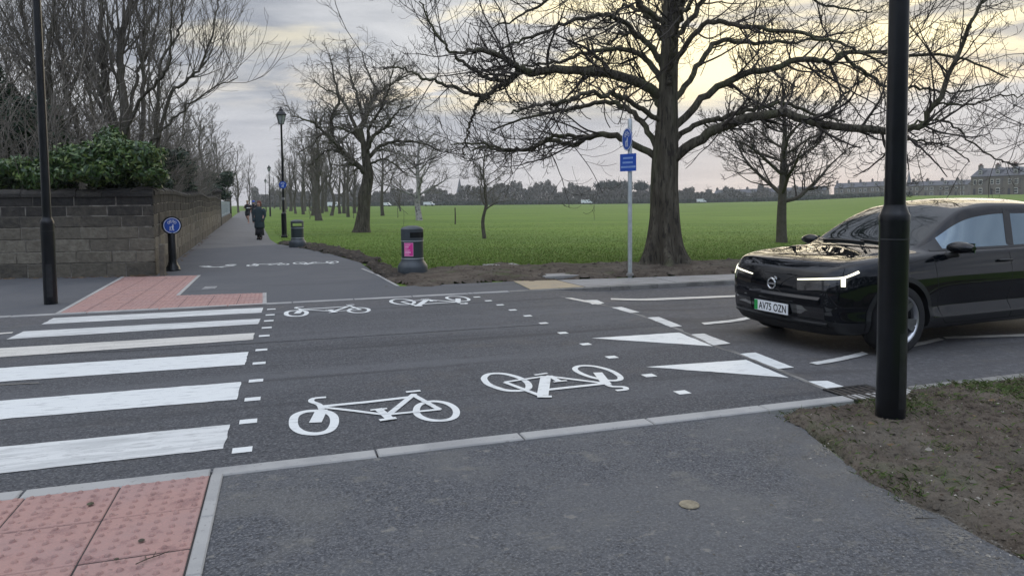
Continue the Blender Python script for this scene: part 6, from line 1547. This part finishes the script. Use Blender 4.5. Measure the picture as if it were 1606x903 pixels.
def van(x, Y, label, L_=5.2, h=2.2, rz=0.0):
    q = D(x, 316, Y); root = empty('parked_van', (q[0], Y, terrain(q[0], Y)), label, 'van', 'white vehicles on the far road', rz)
    prof = [(-L_ / 2, .45), (-L_ / 2, h - .1), (-L_ / 2 + .2, h), (L_ * .22, h), (L_ * .36, h * .62), (L_ * .48, h * .5), (L_ / 2, h * .4), (L_ / 2, .45)]
    a = MB(); n = len(prof); vs = [(p_, -.95, q_) for p_, q_ in prof] + [(p_, .95, q_) for p_, q_ in prof]; a.add(vs, [(i, (i + 1) % n, n + (i + 1) % n, n + i) for i in range(n)] + [tuple(range(n)), tuple(range(n, 2 * n))]); a.build('body', MT['vanwhite'], root)
    g = MB(); g.box((L_ * .2, 0, h * .72), (L_ * .16, 1.93, h * .2)); g.build('window', MT['hwin'], root)
    for sx in (-L_ * .3, L_ * .3):
        for sy in (-.85, .85):
            w = MB(); w.lathe([(.36, -.1), (.36, .1)], c=(sx, sy, .36), n=16, axis=Matrix.Rotation(math.pi / 2, 3, 'X')); w.build('wheel', MT['hole'], root)
    return root
van(524, 265, 'white van far away left of the gnarled tree', 4.6, 1.9); van(606, 285, 'white van far away behind the thin sapling', 3.8, 1.5); van(673, 285, 'white van far away right of the birch trunk', 4.4, 1.6)
van(920, 318, 'white van at the far edge of the field left of the blue sign', 4.9, 1.9); van(1100, 318, 'white van at the far edge just right of the big trunk', 4.0, 1.8)

# ------------------------------------------------------------------ the black car
def car():
    HEAD = math.radians(202.4); SC = 1.0; LOC = Vector((4.74, 8.36, -0.06))
    root = empty('parked_car', LOC, 'black electric hatchback with lit headlights waiting at the give way line behind the lamp column', 'car', None, HEAD); root.scale = (SC,) * 3
    Wm = Matrix.Translation(LOC) @ Matrix.Rotation(HEAD, 4, 'Z') @ Matrix.Scale(SC, 4); Wi = Wm.inverted()
    paint, t, b = new_mat('black_car_paint'); setp(b, Base_Color=(.003, .004, .006, 1), Roughness=.5, Coat_Weight=1.0, Coat_Roughness=.01, Coat_IOR=1.45, Specular_IOR_Level=.0)
    glass, t, b = new_mat('tinted_skyblue_glass'); setp(b, Base_Color=(.010, .013, .015, 1), Roughness=.02, IOR=2.0, Coat_Weight=1.0, Coat_Roughness=.0, Coat_IOR=2.5, Coat_Tint=(.62, .86, 1.0, 1), Specular_Tint=(.62, .86, 1.0, 1))  # blue of the reflected sky is put into the coat and specular tints
    wsg, t, b = new_mat('windscreen_glass'); setp(b, Base_Color=(.010, .013, .013, 1), Roughness=.02, IOR=1.45)
    trim = plain('black_trim', (.010, .010, .011), .5, var=.1); clad = plain('dark_cladding', (.013, .014, .016), .45, var=.1)
    #       x     W    zb   zsh(p6) | p7(y,z)  p8(y,z)  p9 z
    ST = [(2.07, .655, .19, .815, (.56, .828), (.36, .838), .845),
          (2.02, .755, .18, .858, (.64, .878), (.42, .885), .890),
          (1.88, .845, .18, .900, (.72, .928), (.48, .932), .935),
          (1.66, .892, .18, .925, (.76, .962), (.52, .960), .965),
          (1.30, .915, .18, .950, (.78, .992), (.56, .992), 1.0),
          (1.02, .916, .18, .96, (.78, .998), (.60, 1.02), 1.035),
          (.86, .916, .18, .97, (.80, 1.005), (.69, 1.04), 1.085),
          (.62, .916, .18, .975, (.815, 1.01), (.68, 1.175), 1.23),
          (.35, .916, .18, .98, (.82, 1.01), (.64, 1.33), 1.385),
          (.10, .916, .18, .985, (.825, 1.01), (.605, 1.43), 1.48),
          (-.15, .916, .18, .985, (.825, 1.012), (.59, 1.475), 1.532),
          (-.40, .916, .18, .99, (.825, 1.015), (.585, 1.498), 1.548),
          (-.52, .916, .18, .99, (.825, 1.015), (.585, 1.50), 1.553),
          (-.95, .916, .18, 1.0, (.82, 1.02), (.58, 1.497), 1.555),
          (-1.33, .914, .18, 1.02, (.81, 1.04), (.57, 1.47), 1.545),
          (-1.62, .905, .20, 1.04, (.79, 1.06), (.57, 1.39), 1.49),
          (-1.86, .885, .22, 1.05, (.77, 1.07), (.57, 1.27), 1.42),
          (-2.00, .85, .26, 1.02, (.74, 1.04), (.58, 1.12), 1.20),
          (-2.08, .78, .30, .96, (.68, .98), (.55, 1.0), 1.03)]
    verts = []; ring = []
    def fasc(z, x):      # how far the nose / tail recede with height
        if x > 1.8: k = min(1, (x - 1.8) / .2); return -k * np.interp(z, [.15, .25, .42, .60, .70, .80, .9], [.10, .05, .0, .0, .0, .03, .05])
        if x < -1.8: k = min(1, (-1.8 - x) / .2); return k * np.interp(z, [.2, .35, .6, .9, 1.05], [.06, .0, .0, .03, .08])
        return 0
    for si, (x, w, zb, z6, p7, p8, z9) in enumerate(ST):
        door = smooth((.95 - x) / .25) * smooth((x + 1.02) / .25)
        p7_ = np.array(p7); p8_ = np.array(p8)
        rail = p7_ + (p8_ - p7_) * .86
        pts = [(0, zb), (w - .13, zb), (w - .04, zb + .05), (w + .0, zb + .16), (w - .012 - .045 * door, zb + .27), (w - .006 - .040 * door, zb + .31), (w + .002, .66 if x < 1.8 else .60), (w - .004, .80 if x < 1.95 else .71), (w - .05, z6),
               tuple(p7_), tuple(rail), tuple(p8_), (p8_[0] * .52, p8_[1] + (z9 - p8_[1]) * .78), (0, z9)]
        row_ = []
        for (y, z) in pts: row_.append((x + fasc(z, x), y, z))
        ring.append(row_)
    n = len(ring[0]); m = len(ring)
    bm = bmesh.new(); cr = bm.edges.layers.float.new('crease_edge')
    Lv = [[None] * n for _ in range(m)]; Rv = [[None] * n for _ in range(m)]
    for i in range(m):
        for j in range(n):
            x, y, z = ring[i][j]; Lv[i][j] = bm.verts.new((x, y, z)); Rv[i][j] = Lv[i][j] if y == 0 else bm.verts.new((x, -y, z))
    def fm(i, j):    # material for the quad between stations i,i+1 and points j,j+1
        x = (ST[i][0] + ST[i + 1][0]) / 2
        if j <= 2: return 2
        if j == 9 and -1.7 < x < .5: return 1
        if j == 9 and .5 < x < .80: return 2
        if j == 9 and -1.86 < x <= -1.7: return 0
        if j in (11, 12) and .10 < x < .97: return 1
        if j in (11, 12) and -2.0 < x < -1.86: return 1
        return 0
    for i in range(m - 1):
        for j in range(n - 1):
            for V_, flip in ((Lv, False), (Rv, True)):
                q = [V_[i][j], V_[i + 1][j], V_[i + 1][j + 1], V_[i][j + 1]]; q = list(dict.fromkeys(q))
                f = bm.faces.new(q if not flip else q[::-1]); f.material_index = fm(i, j); f.smooth = True
    # caps
    def cap(i, bulge):
        top = [Lv[i][j] for j in range(8, n)] + [Rv[i][j] for j in range(n - 2, 7, -1)]
        ys = [v.co.y / ring[i][8][1] for v in top]; prev = top; Wd = ring[i][8][1]
        for j in range(7, 0, -1):
            cur = []
            for k, s_ in enumerate(ys):
                if k == 0: cur.append(Lv[i][j])
                elif k == len(ys) - 1: cur.append(Rv[i][j])
                else: x, y, z = ring[i][j]; cur.append(bm.verts.new((x + bulge * (1 - s_ * s_), y * s_, z)))
            for k in range(len(ys) - 1):
                f = bm.faces.new([prev[k], prev[k + 1], cur[k + 1], cur[k]]); f.smooth = True; f.material_index = 0 if j > 2 else 2
            prev = cur
        f = bm.faces.new([*prev, Lv[i][0]]); f.material_index = 2
        for k, v in enumerate(top):
            if 0 < k < len(top) - 1: v.co.x += bulge * .6 * (1 - ys[k] ** 2)
    cap(0, .075); cap(m - 1, -.05)
    bmesh.ops.recalc_face_normals(bm, faces=bm.faces)
    def crease(va, vb, c):
        e = bm.edges.get((va, vb)); 
        if e: e[cr] = c
    for V_ in (Lv, Rv):
        for i in range(m - 1):
            x = ST[i][0]
            crease(V_[i][8], V_[i + 1][8], .25); crease(V_[i][9], V_[i + 1][9], .45 if x < .9 else .2); crease(V_[i][4], V_[i + 1][4], .5); crease(V_[i][3], V_[i + 1][3], .4); crease(V_[i][5], V_[i + 1][5], .3)
            if .05 < x < 1.0: crease(V_[i][11], V_[i + 1][11], .35)
        for j in range(11, n - 1): crease(V_[5][j], V_[5][j + 1], .5); crease(V_[9][j], V_[9][j + 1], .5)
        for j in range(8, n - 1): crease(V_[0][j], V_[0][j + 1], .7)
    me = bpy.data.meshes.new('shell'); bm.to_mesh(me); bm.free()
    for mt in (paint, glass, clad, trim): me.materials.append(mt)
    sh = bpy.data.objects.new('shell', me); C.objects.link(sh); s_ = sh.modifiers.new('s', 'SUBSURF'); s_.levels = 3; s_.render_levels = 3
    # wheel wells
    cb = MB(); cb.cur = 0
    for x in (1.32, -1.33):
        for sy in (1, -1): cb.lathe([(.385, -.20), (.385, .20)], c=(x, sy * .86, .345), n=48, axis=Matrix.Rotation(math.pi / 2, 3, 'X'))
    cut = cb.build('cut', trim); bo = sh.modifiers.new('b', 'BOOLEAN'); bo.operation = 'DIFFERENCE'; bo.object = cut; bo.solver = 'EXACT'
    try: bo.material_mode = 'TRANSFER'
    except Exception: pass
    m2 = eval_mesh(sh); bpy.data.objects.remove(sh); bpy.data.objects.remove(cut)
    print('car mats', [x.name for x in m2.materials], len(m2.polygons))
    bv = bmesh.new(); bv.from_mesh(m2); bvh = BVHTree.FromBMesh(bv)
    names = [mt.name if mt else '' for mt in m2.materials]
    # split into parts by material
    def part(name, keep, mat, parent=root):
        b2 = bv.copy(); dl = [f for f in b2.faces if not keep(f)]; bmesh.ops.delete(b2, geom=dl, context='FACES')
        mm = bpy.data.meshes.new(name); b2.to_mesh(mm); b2.free(); mm.materials.clear(); mm.materials.append(mat); mm.polygons.foreach_set('material_index', [0] * len(mm.polygons))
        mm.set_sharp_from_angle(angle=math.radians(38))
        o = bpy.data.objects.new(name, mm); C.objects.link(o); o.parent = parent; return o
    gi = {k for k, q in enumerate(names) if q.startswith('tinted')}; pi_ = {k for k, q in enumerate(names) if q.startswith('black_car')}; ci = {k for k, q in enumerate(names) if q.startswith('dark_clad')}; ti_ = {k for k, q in enumerate(names) if q.startswith('black_trim')}
    body = part('body', lambda f: f.material_index in pi_, paint)
    part('lower_cladding', lambda f: f.material_index in ci, clad)
    for qx in (1, -1):
        for qy in (1, -1): part('wheel_arch_lining', lambda f: f.material_index in ti_ and f.calc_center_median().x * qx > 0 and f.calc_center_median().y * qy > 0, trim)
    part('windscreen', lambda f: f.material_index in gi and f.calc_center_median().x > .05 and abs(f.normal.y) < .6, wsg)
    part('rear_window', lambda f: f.material_index in gi and f.calc_center_median().x < -1.85, glass)
    for sx, lo, hi in ((1, -.46, 2), (1, -1.84, -.46), (-1, -.46, 2), (-1, -1.84, -.46)):
        part('side_window', lambda f: f.material_index in gi and f.calc_center_median().y * sx > 0 and lo < f.calc_center_median().x <= hi and not (f.calc_center_median().x > .05 and abs(f.normal.y) < .6), glass)
    # --- helpers that lay things on the bodywork
    camL = Wi @ Vector((0, 0, CAM_H))
    def cast(o, d):
        h, nn, _, _ = bvh.ray_cast(Vector(o), Vector(d).normalized(), 20)
        return (h, nn if nn.dot(Vector(d)) < 0 else -nn) if h else None
    def pix(x, y):
        d = F_ + R_ * (x - CX) / FPX - U_ * (y - CY) / FPX; dl = (Wi.to_3x3() @ Vector(d)).normalized(); return cast(camL, dl)
    def side(x, z, s=1): return cast((x, 3 * s, z), (0, -s, 0))
    def front(y, z): return cast((5, y, z), (-1, 0, 0))
    def top(x, y): return cast((x, y, 4), (0, 0, -1))
    def mir(h): return (Vector((h[0].x, -h[0].y, h[0].z)), Vector((h[1].x, -h[1].y, h[1].z)))
    def strip(mb, hs, w, off=.003, w2=None, thick=0.0):
        hs = [h for h in hs if h]; k = len(hs)
        if k < 2: return
        L_, R2, L0, R0b = [], [], [], []
        for i, (p, nn) in enumerate(hs):
            tt = (hs[min(i + 1, k - 1)][0] - hs[max(i - 1, 0)][0]).normalized(); sd_ = tt.cross(nn).normalized(); ww = w if w2 is None else w + (w2 - w) * i / (k - 1)
            L_.append(p + nn * off + sd_ * ww / 2); R2.append(p + nn * off - sd_ * ww / 2); L0.append(p - nn * .004 + sd_ * ww / 2); R0b.append(p - nn * .004 - sd_ * ww / 2)
        mb.add(L_ + R2 + L0 + R0b, [(i, i + 1, k + i + 1, k + i) for i in range(k - 1)] + [(i, i + 1, 2 * k + i + 1, 2 * k + i) for i in range(k - 1)] + [(k + i, k + i + 1, 3 * k + i + 1, 3 * k + i) for i in range(k - 1)] + [(0, k, 3 * k, 2 * k), (k - 1, 2 * k - 1, 4 * k - 1, 3 * k - 1)])
    def dens(pts, m_=12):
        P = catmull(pts, m_) if len(pts) > 2 else np.linspace(pts[0], pts[1], m_); return [tuple(map(float, p)) for p in P]
    def fill(mb, grid, off=.003):
        """grid: rows of hits -> patch lying on the surface"""
        r_, c_ = len(grid), len(grid[0]); vs = [h[0] + h[1] * off for row_ in grid for h in row_]
        mb.smooth = True; mb.add(vs, [(i * c_ + j, i * c_ + j + 1, (i + 1) * c_ + j + 1, (i + 1) * c_ + j) for i in range(r_ - 1) for j in range(c_ - 1)]); mb.smooth = False
    # headlights: outlines taken where they sit on the near corner, mirrored to the other side
    em, t, b = new_mat('headlight_glow'); setp(b, Base_Color=(.9, .9, .8, 1), Emission_Color=(1.0, .93, .66, 1), Emission_Strength=1.0)
    lens, t, b = new_mat('headlight_housing'); setp(b, Base_Color=(.012, .012, .013, 1), Roughness=.08, Coat_Weight=1.0)
    bar_c = [pix(x, y) for x, y in dens([(1251, 438), (1285, 437.5), (1318, 436.5), (1333, 432.5), (1347, 426.5)], 16)]
    blk = [pix(x, y) for x, y in dens([(1322.5, 436), (1322.5, 450)], 5)]
    hous = [[pix(x, y) for x in np.linspace(1250, 1330, 8)] for y in np.linspace(438, 455, 5)]
    for mi_ in (0, 1):
        f_ = (lambda hs: [mir(h) for h in hs if h]) if mi_ else (lambda hs: [h for h in hs if h])
        a = MB()
        if all(h for row_ in hous for h in row_): fill(a, [f_(r_) for r_ in hous], .002)
        hl = a.build('headlight', lens, root); a = MB(); strip(a, f_(bar_c), .014, .007, .026); strip(a, f_(blk), .042, .008); a.build('light_strip', em, hl)
    # nose: grooves, lower grille, fog panel, plate, badge
    a = MB(); g = [front(y, .40 + .004) for y in np.linspace(-.66, .66, 22)]
    def frow(z, y0, y1, k=20): return [front(y, z) for y in np.linspace(y0, y1, k)]
    fill(a, [frow(z, -.70, .70) for z in (.225, .26, .30)], .004); low = a.build('lower_grille', trim, root)
    for s_ in (1, -1):
        a = MB(); fill(a, [[front(s_ * y, z) for y in np.linspace(.34, .64, 10)] for z in (.36, .40, .44, .48)], .005); a.build('fog_panel', lens, root)
    a = MB(); a.smooth = False
    def ridge(a, zs, ys, offs):
        rows = [[front(y, z) for y in ys] for z in zs]; r_, c_ = len(rows), len(ys); vs = []
        for row_, o_ in zip(rows, offs): vs += [h[0] + Vector((1, 0, 0)) * o_ for h in row_]
        a.add(vs, [(i * c_ + j, i * c_ + j + 1, (i + 1) * c_ + j + 1, (i + 1) * c_ + j) for i in range(r_ - 1) for j in range(c_ - 1)])
    ridge(a, (.585, .555, .54, .50), np.linspace(-.60, .60, 20), (-.002, .022, .022, -.002)); a.build('nose_ledge', paint, root)
    a = MB(); ridge(a, (.335, .318, .30, .27), np.linspace(-.66, .66, 20), (-.002, .03, .03, -.002)); a.build('splitter', clad, root)
    a = MB(); strip(a, [front(y, .775 - .0 * abs(y)) for y in np.linspace(-.66, .66, 24)], .006, .002)
    for y in (-1, 1): strip(a, [top(x, y * np.interp(x, [.95, 2.0], [.80, .66])) for x in np.linspace(.95, 1.98, 18)], .006, .001)
    a.build('bonnet_gap', MT['hole'], root)
    pf = front(0, .42); px_ = pf[0].x + .014
    ch = plain('chrome', (.55, .56, .57), .18, metal=1.0, var=.03)
    a = MB(); a.box((px_, 0, .415), (.010, .49, .112)); pl = a.build('number_plate', MT['white'], root)
    a = MB(); a.box((px_ + .0062, -.245 + .026 , .415), (.0016, .048, .105)); a.build('green_band', plain('plate_green', (.01, .30, .06), .5, var=.03), pl)
    tx = bpy.data.curves.new('t', 'FONT'); tx.body = 'AV75 OZN'; tx.size = .103; tx.align_x = 'CENTER'; tx.align_y = 'CENTER'; tx.extrude = .0008; tx.offset = .0011; tx.space_character = 1.04
    to = bpy.data.objects.new('t', tx); C.objects.link(to); tm = eval_mesh(to); bpy.data.objects.remove(to)
    xs = [v.co.x for v in tm.vertices]; kx = .40 / (max(xs) - min(xs)); mx_ = (max(xs) + min(xs)) / 2; ys = [v.co.y for v in tm.vertices]; my_ = (max(ys) + min(ys)) / 2; ky = .080 / (max(ys) - min(ys))
    for v in tm.vertices: x, y, z = v.co; v.co = (px_ + .0062 + z, (x - mx_) * kx + .024, .415 + (y - my_) * ky)
    tm.materials.clear(); tm.materials.append(MT['hole']); o = bpy.data.objects.new('registration_letters', tm); C.objects.link(o); o.parent = pl
    # round badge with a ring and a diagonal bar across the nose
    bz = .665; fx = front(0, bz)[0].x + .006; a = MB(); R3 = Matrix.Rotation(math.pi / 2, 3, 'Y'); prof = [(.054 + .011 * math.cos(q), .009 * math.sin(q)) for q in np.linspace(0, 2 * math.pi, 11)]
    a.smooth = True; a.lathe(prof, c=(fx, 0, bz), n=30, axis=R3, cap=False); a.smooth = False
    a.box((fx + .001, 0, bz), (.008, .092, .018)); bd = a.build('badge', ch, root)
    a = MB(); a.tube([(fx + .004, .046, bz + .046), (fx + .004, .070, bz + .070)], .007, 8); a.tube([(fx + .004, .075, bz + .052), (fx + .004, .075, bz + .076), (fx + .004, .052, bz + .076)], .006, 6); a.build('arrow', ch, bd)
    a = MB(); dh = [front(y, z) for y, z in dens([(-.20, bz + .12), (.20, bz - .12)], 14)]; dh = [h for h in dh if abs(h[0].y) > .06]
    strip(a, [h for h in dh if h[0].y < 0], .010, .004); strip(a, [h for h in dh if h[0].y > 0], .010, .004); a.build('diagonal_bar', trim, root)
    # door seams, handles, sill strip
    a = MB()
    for s_ in (1, -1):
        for pts in ([(.84, .97), (.83, .80), (.80, .55), (.74, .34), (.66, .27)], [(-.33, 1.0), (-.33, .70), (-.33, .40), (-.33, .27)], [(-1.15, 1.0), (-1.12, .80), (-.98, .62), (-.94, .45), (-.92, .30)], [(.66, .27), (.2, .265), (-.33, .265), (-.92, .27)], [(1.55, .885), (1.30, .90), (.84, .945)]):
            strip(a, [side(x, z, s_) for x, z in dens(pts, 16)], .006, .0012)
    a.build('door_gap', MT['hole'], root)
    for s_ in (1, -1):
        for xh in (-.22, -1.02):
            h = side(xh, .885, s_)
            if h:
                a = MB(); a.smooth = True; yy = h[0].y
                a.tube([(xh - .10, yy + s_ * .002, .885), (xh - .085, yy + s_ * .030, .886), (xh + .085, yy + s_ * .030, .888), (xh + .10, yy + s_ * .002, .887)], [.010, .013, .013, .010], 10); dr = a.build('door_handle', trim, root)
        # window surround
        a = MB()
        for pts in ([(.80, 1.015), (.3, 1.018), (-.5, 1.022), (-1.3, 1.048), (-1.62, 1.075)],): strip(a, [side(x, z, s_) for x, z in dens(pts, 22)], .030, .004)
        strip(a, [side(-.42 - .20 * (z - 1.03) / .37, z, s_) for z in np.linspace(1.03, 1.41, 8)], .105, .003)
        a.build('window_trim', trim, root)
        # mirror
        a = MB(); a.smooth = True; mx, my, mz = .60, 1.0 * s_, 1.045; prof = []
        vs = []; nn_ = 16; kk = 9
        for i in range(kk):
            q = i / (kk - 1); rr = math.sin(math.pi * (.10 + .84 * q)) ** .55
            for j in range(nn_):
                t = 2 * math.pi * j / nn_; ex = .085 * rr * math.cos(t); ez = .072 * rr * math.sin(t) * (1.0 if math.sin(t) > 0 else .85)
                vs.append((mx + ex - .02 * q + .02, my + s_ * (-.125 + .25 * q), mz + ez * (1 - .18 * q)))
        a.add(vs, [(i * nn_ + j, i * nn_ + (j + 1) % nn_, (i + 1) * nn_ + (j + 1) % nn_, (i + 1) * nn_ + j) for i in range(kk - 1) for j in range(nn_)] + [tuple(range(nn_)), tuple((kk - 1) * nn_ + j for j in range(nn_))])
        mi = a.build('mirror', paint, root, autosm=50)
        a = MB(); a.smooth = True; a.tube([(mx + .0, my - s_ * .04, mz - .06), (mx + .02, my - s_ * .13, mz - .085), (mx + .03, .84 * s_, .975)], [.035, .03, .035], 10); a.build('mirror_arm', trim, mi)
        a = MB(); a.box((mx - .068, my, mz), (.01, .17, .10)); a.build('mirror_glass', glass, mi)
    # wheel arch lips
    for xw in (1.32, -1.33):
        for s_ in (1, -1):
            a = MB(); hs = []
            for q in np.linspace(-12, 192, 30):
                rr = .412; x = xw + rr * math.cos(math.radians(q)); z = .345 + rr * math.sin(math.radians(q)); h = side(x, z, s_); 
                if h and h[0].y * s_ > .7: hs.append(h)
            strip(a, hs, .050, .010); a.build('wheel_arch', clad, root)
    # wheels
    ty = plain('tyre_rubber', (.012, .012, .013), .75, var=.2, scale=20); al = plain('alloy', (.55, .56, .58), .3, metal=.9, var=.05); ab = plain('gloss_black_alloy', (.012, .012, .013), .25)
    als = plain('dark_alloy', (.20, .205, .21), .35, metal=.8, var=.1)
    def wheel(x, sy, steer=0.0):
        w = bpy.data.objects.new('wheel', None); C.objects.link(w); w.parent = root; w.location = (x, sy * .80, .345); w.rotation_euler = (0, 0, steer); w.empty_display_size = .1
        Rx = Matrix.Rotation(-math.pi / 2 * sy, 3, 'X')       # lathe z -> outward
        a = MB(); a.smooth = True; a.lathe([(.245, -.10), (.30, -.112), (.335, -.10), (.345, -.07), (.345, .07), (.335, .10), (.30, .113), (.255, .108), (.245, .095), (.243, .0)], n=56, axis=Rx, cap=False); a.build('tyre', ty, w, autosm=40)
        a = MB(); a.smooth = True; a.lathe([(.243, -.09), (.22, -.05), (.225, .06), (.246, .098), (.250, .100), (.246, .104), (.236, .100), (.228, .085)], n=48, axis=Rx, cap=False); rim = a.build('rim', al, w, autosm=40)
        a = MB(); a.smooth = True; a.lathe([(.001, .035), (.225, .03), (.225, -.02)], n=36, axis=Rx, cap=False); a.build('brake_shadow_disc', ab, w)
        a = MB()
        for k in range(5):
            t = k * 2 * math.pi / 5 + .3
            for dt, wd_, rr0 in ((-.17, .030, .05), (.17, .030, .05)):
                p0 = np.array([rr0 * math.cos(t), rr0 * math.sin(t)]); p1 = np.array([.235 * math.cos(t + dt), .235 * math.sin(t + dt)]); d = (p1 - p0) / np.linalg.norm(p1 - p0); nn_ = np.array([-d[1], d[0]]) * wd_
                vs = [(*(p0 + nn_ * .8), .080), (*(p0 - nn_ * .8), .080), (*(p1 - nn_), .092), (*(p1 + nn_), .092), (*(p0 + nn_ * .8), .050), (*(p0 - nn_ * .8), .050), (*(p1 - nn_), .055), (*(p1 + nn_), .055)]
                a.add([tuple(Rx @ Vector(v)) for v in vs], [(0, 1, 2, 3), (4, 5, 6, 7), (0, 1, 5, 4), (1, 2, 6, 5), (2, 3, 7, 6), (3, 0, 4, 7)])
        a.build('spokes', als, w)
        a = MB(); a.lathe([(.001, .095), (.05, .093), (.062, .08), (.062, .04)], n=24, axis=Rx, cap=False); a.build('hub_cap', ab, w)
    wheel(1.32, 1, .0); wheel(1.32, -1, .0); wheel(-1.33, 1); wheel(-1.33, -1)
    # wipers at the base of the windscreen, roof aerial fin
    a = MB()
    for y0, y1 in ((.10, -.52), (.62, .02)):
        hs = [top(np.interp(q, [0, 1], [.93, .88]), y0 + (y1 - y0) * q) for q in np.linspace(0, 1, 8)]; strip(a, hs, .016, .02)
    a.build('wiper', trim, root)
    # underside
    a = MB(); a.box((0, 0, .20), (3.4, 1.2, .06)); a.build('underbody', trim, root)
    bv.free()
car()

# ------------------------------------------------------------------ thin winter air
mb = MB(); mb.box((0, 0, 30), (1400, 1400, 62.4))
hm = bpy.data.materials.new('winter_haze'); hm.use_nodes = True; ht = hm.node_tree; ht.nodes.clear()
ho_ = ht.nodes.new('ShaderNodeOutputMaterial'); pv_ = ht.nodes.new('ShaderNodeVolumePrincipled')
pv_.inputs['Color'].default_value = (.84, .86, .88, 1); pv_.inputs['Density'].default_value = .00042
ht.links.new(pv_.outputs[0], ho_.inputs['Volume'])
meta(mb.build('haze', hm), 'thin grey winter haze over the park', kind='stuff')
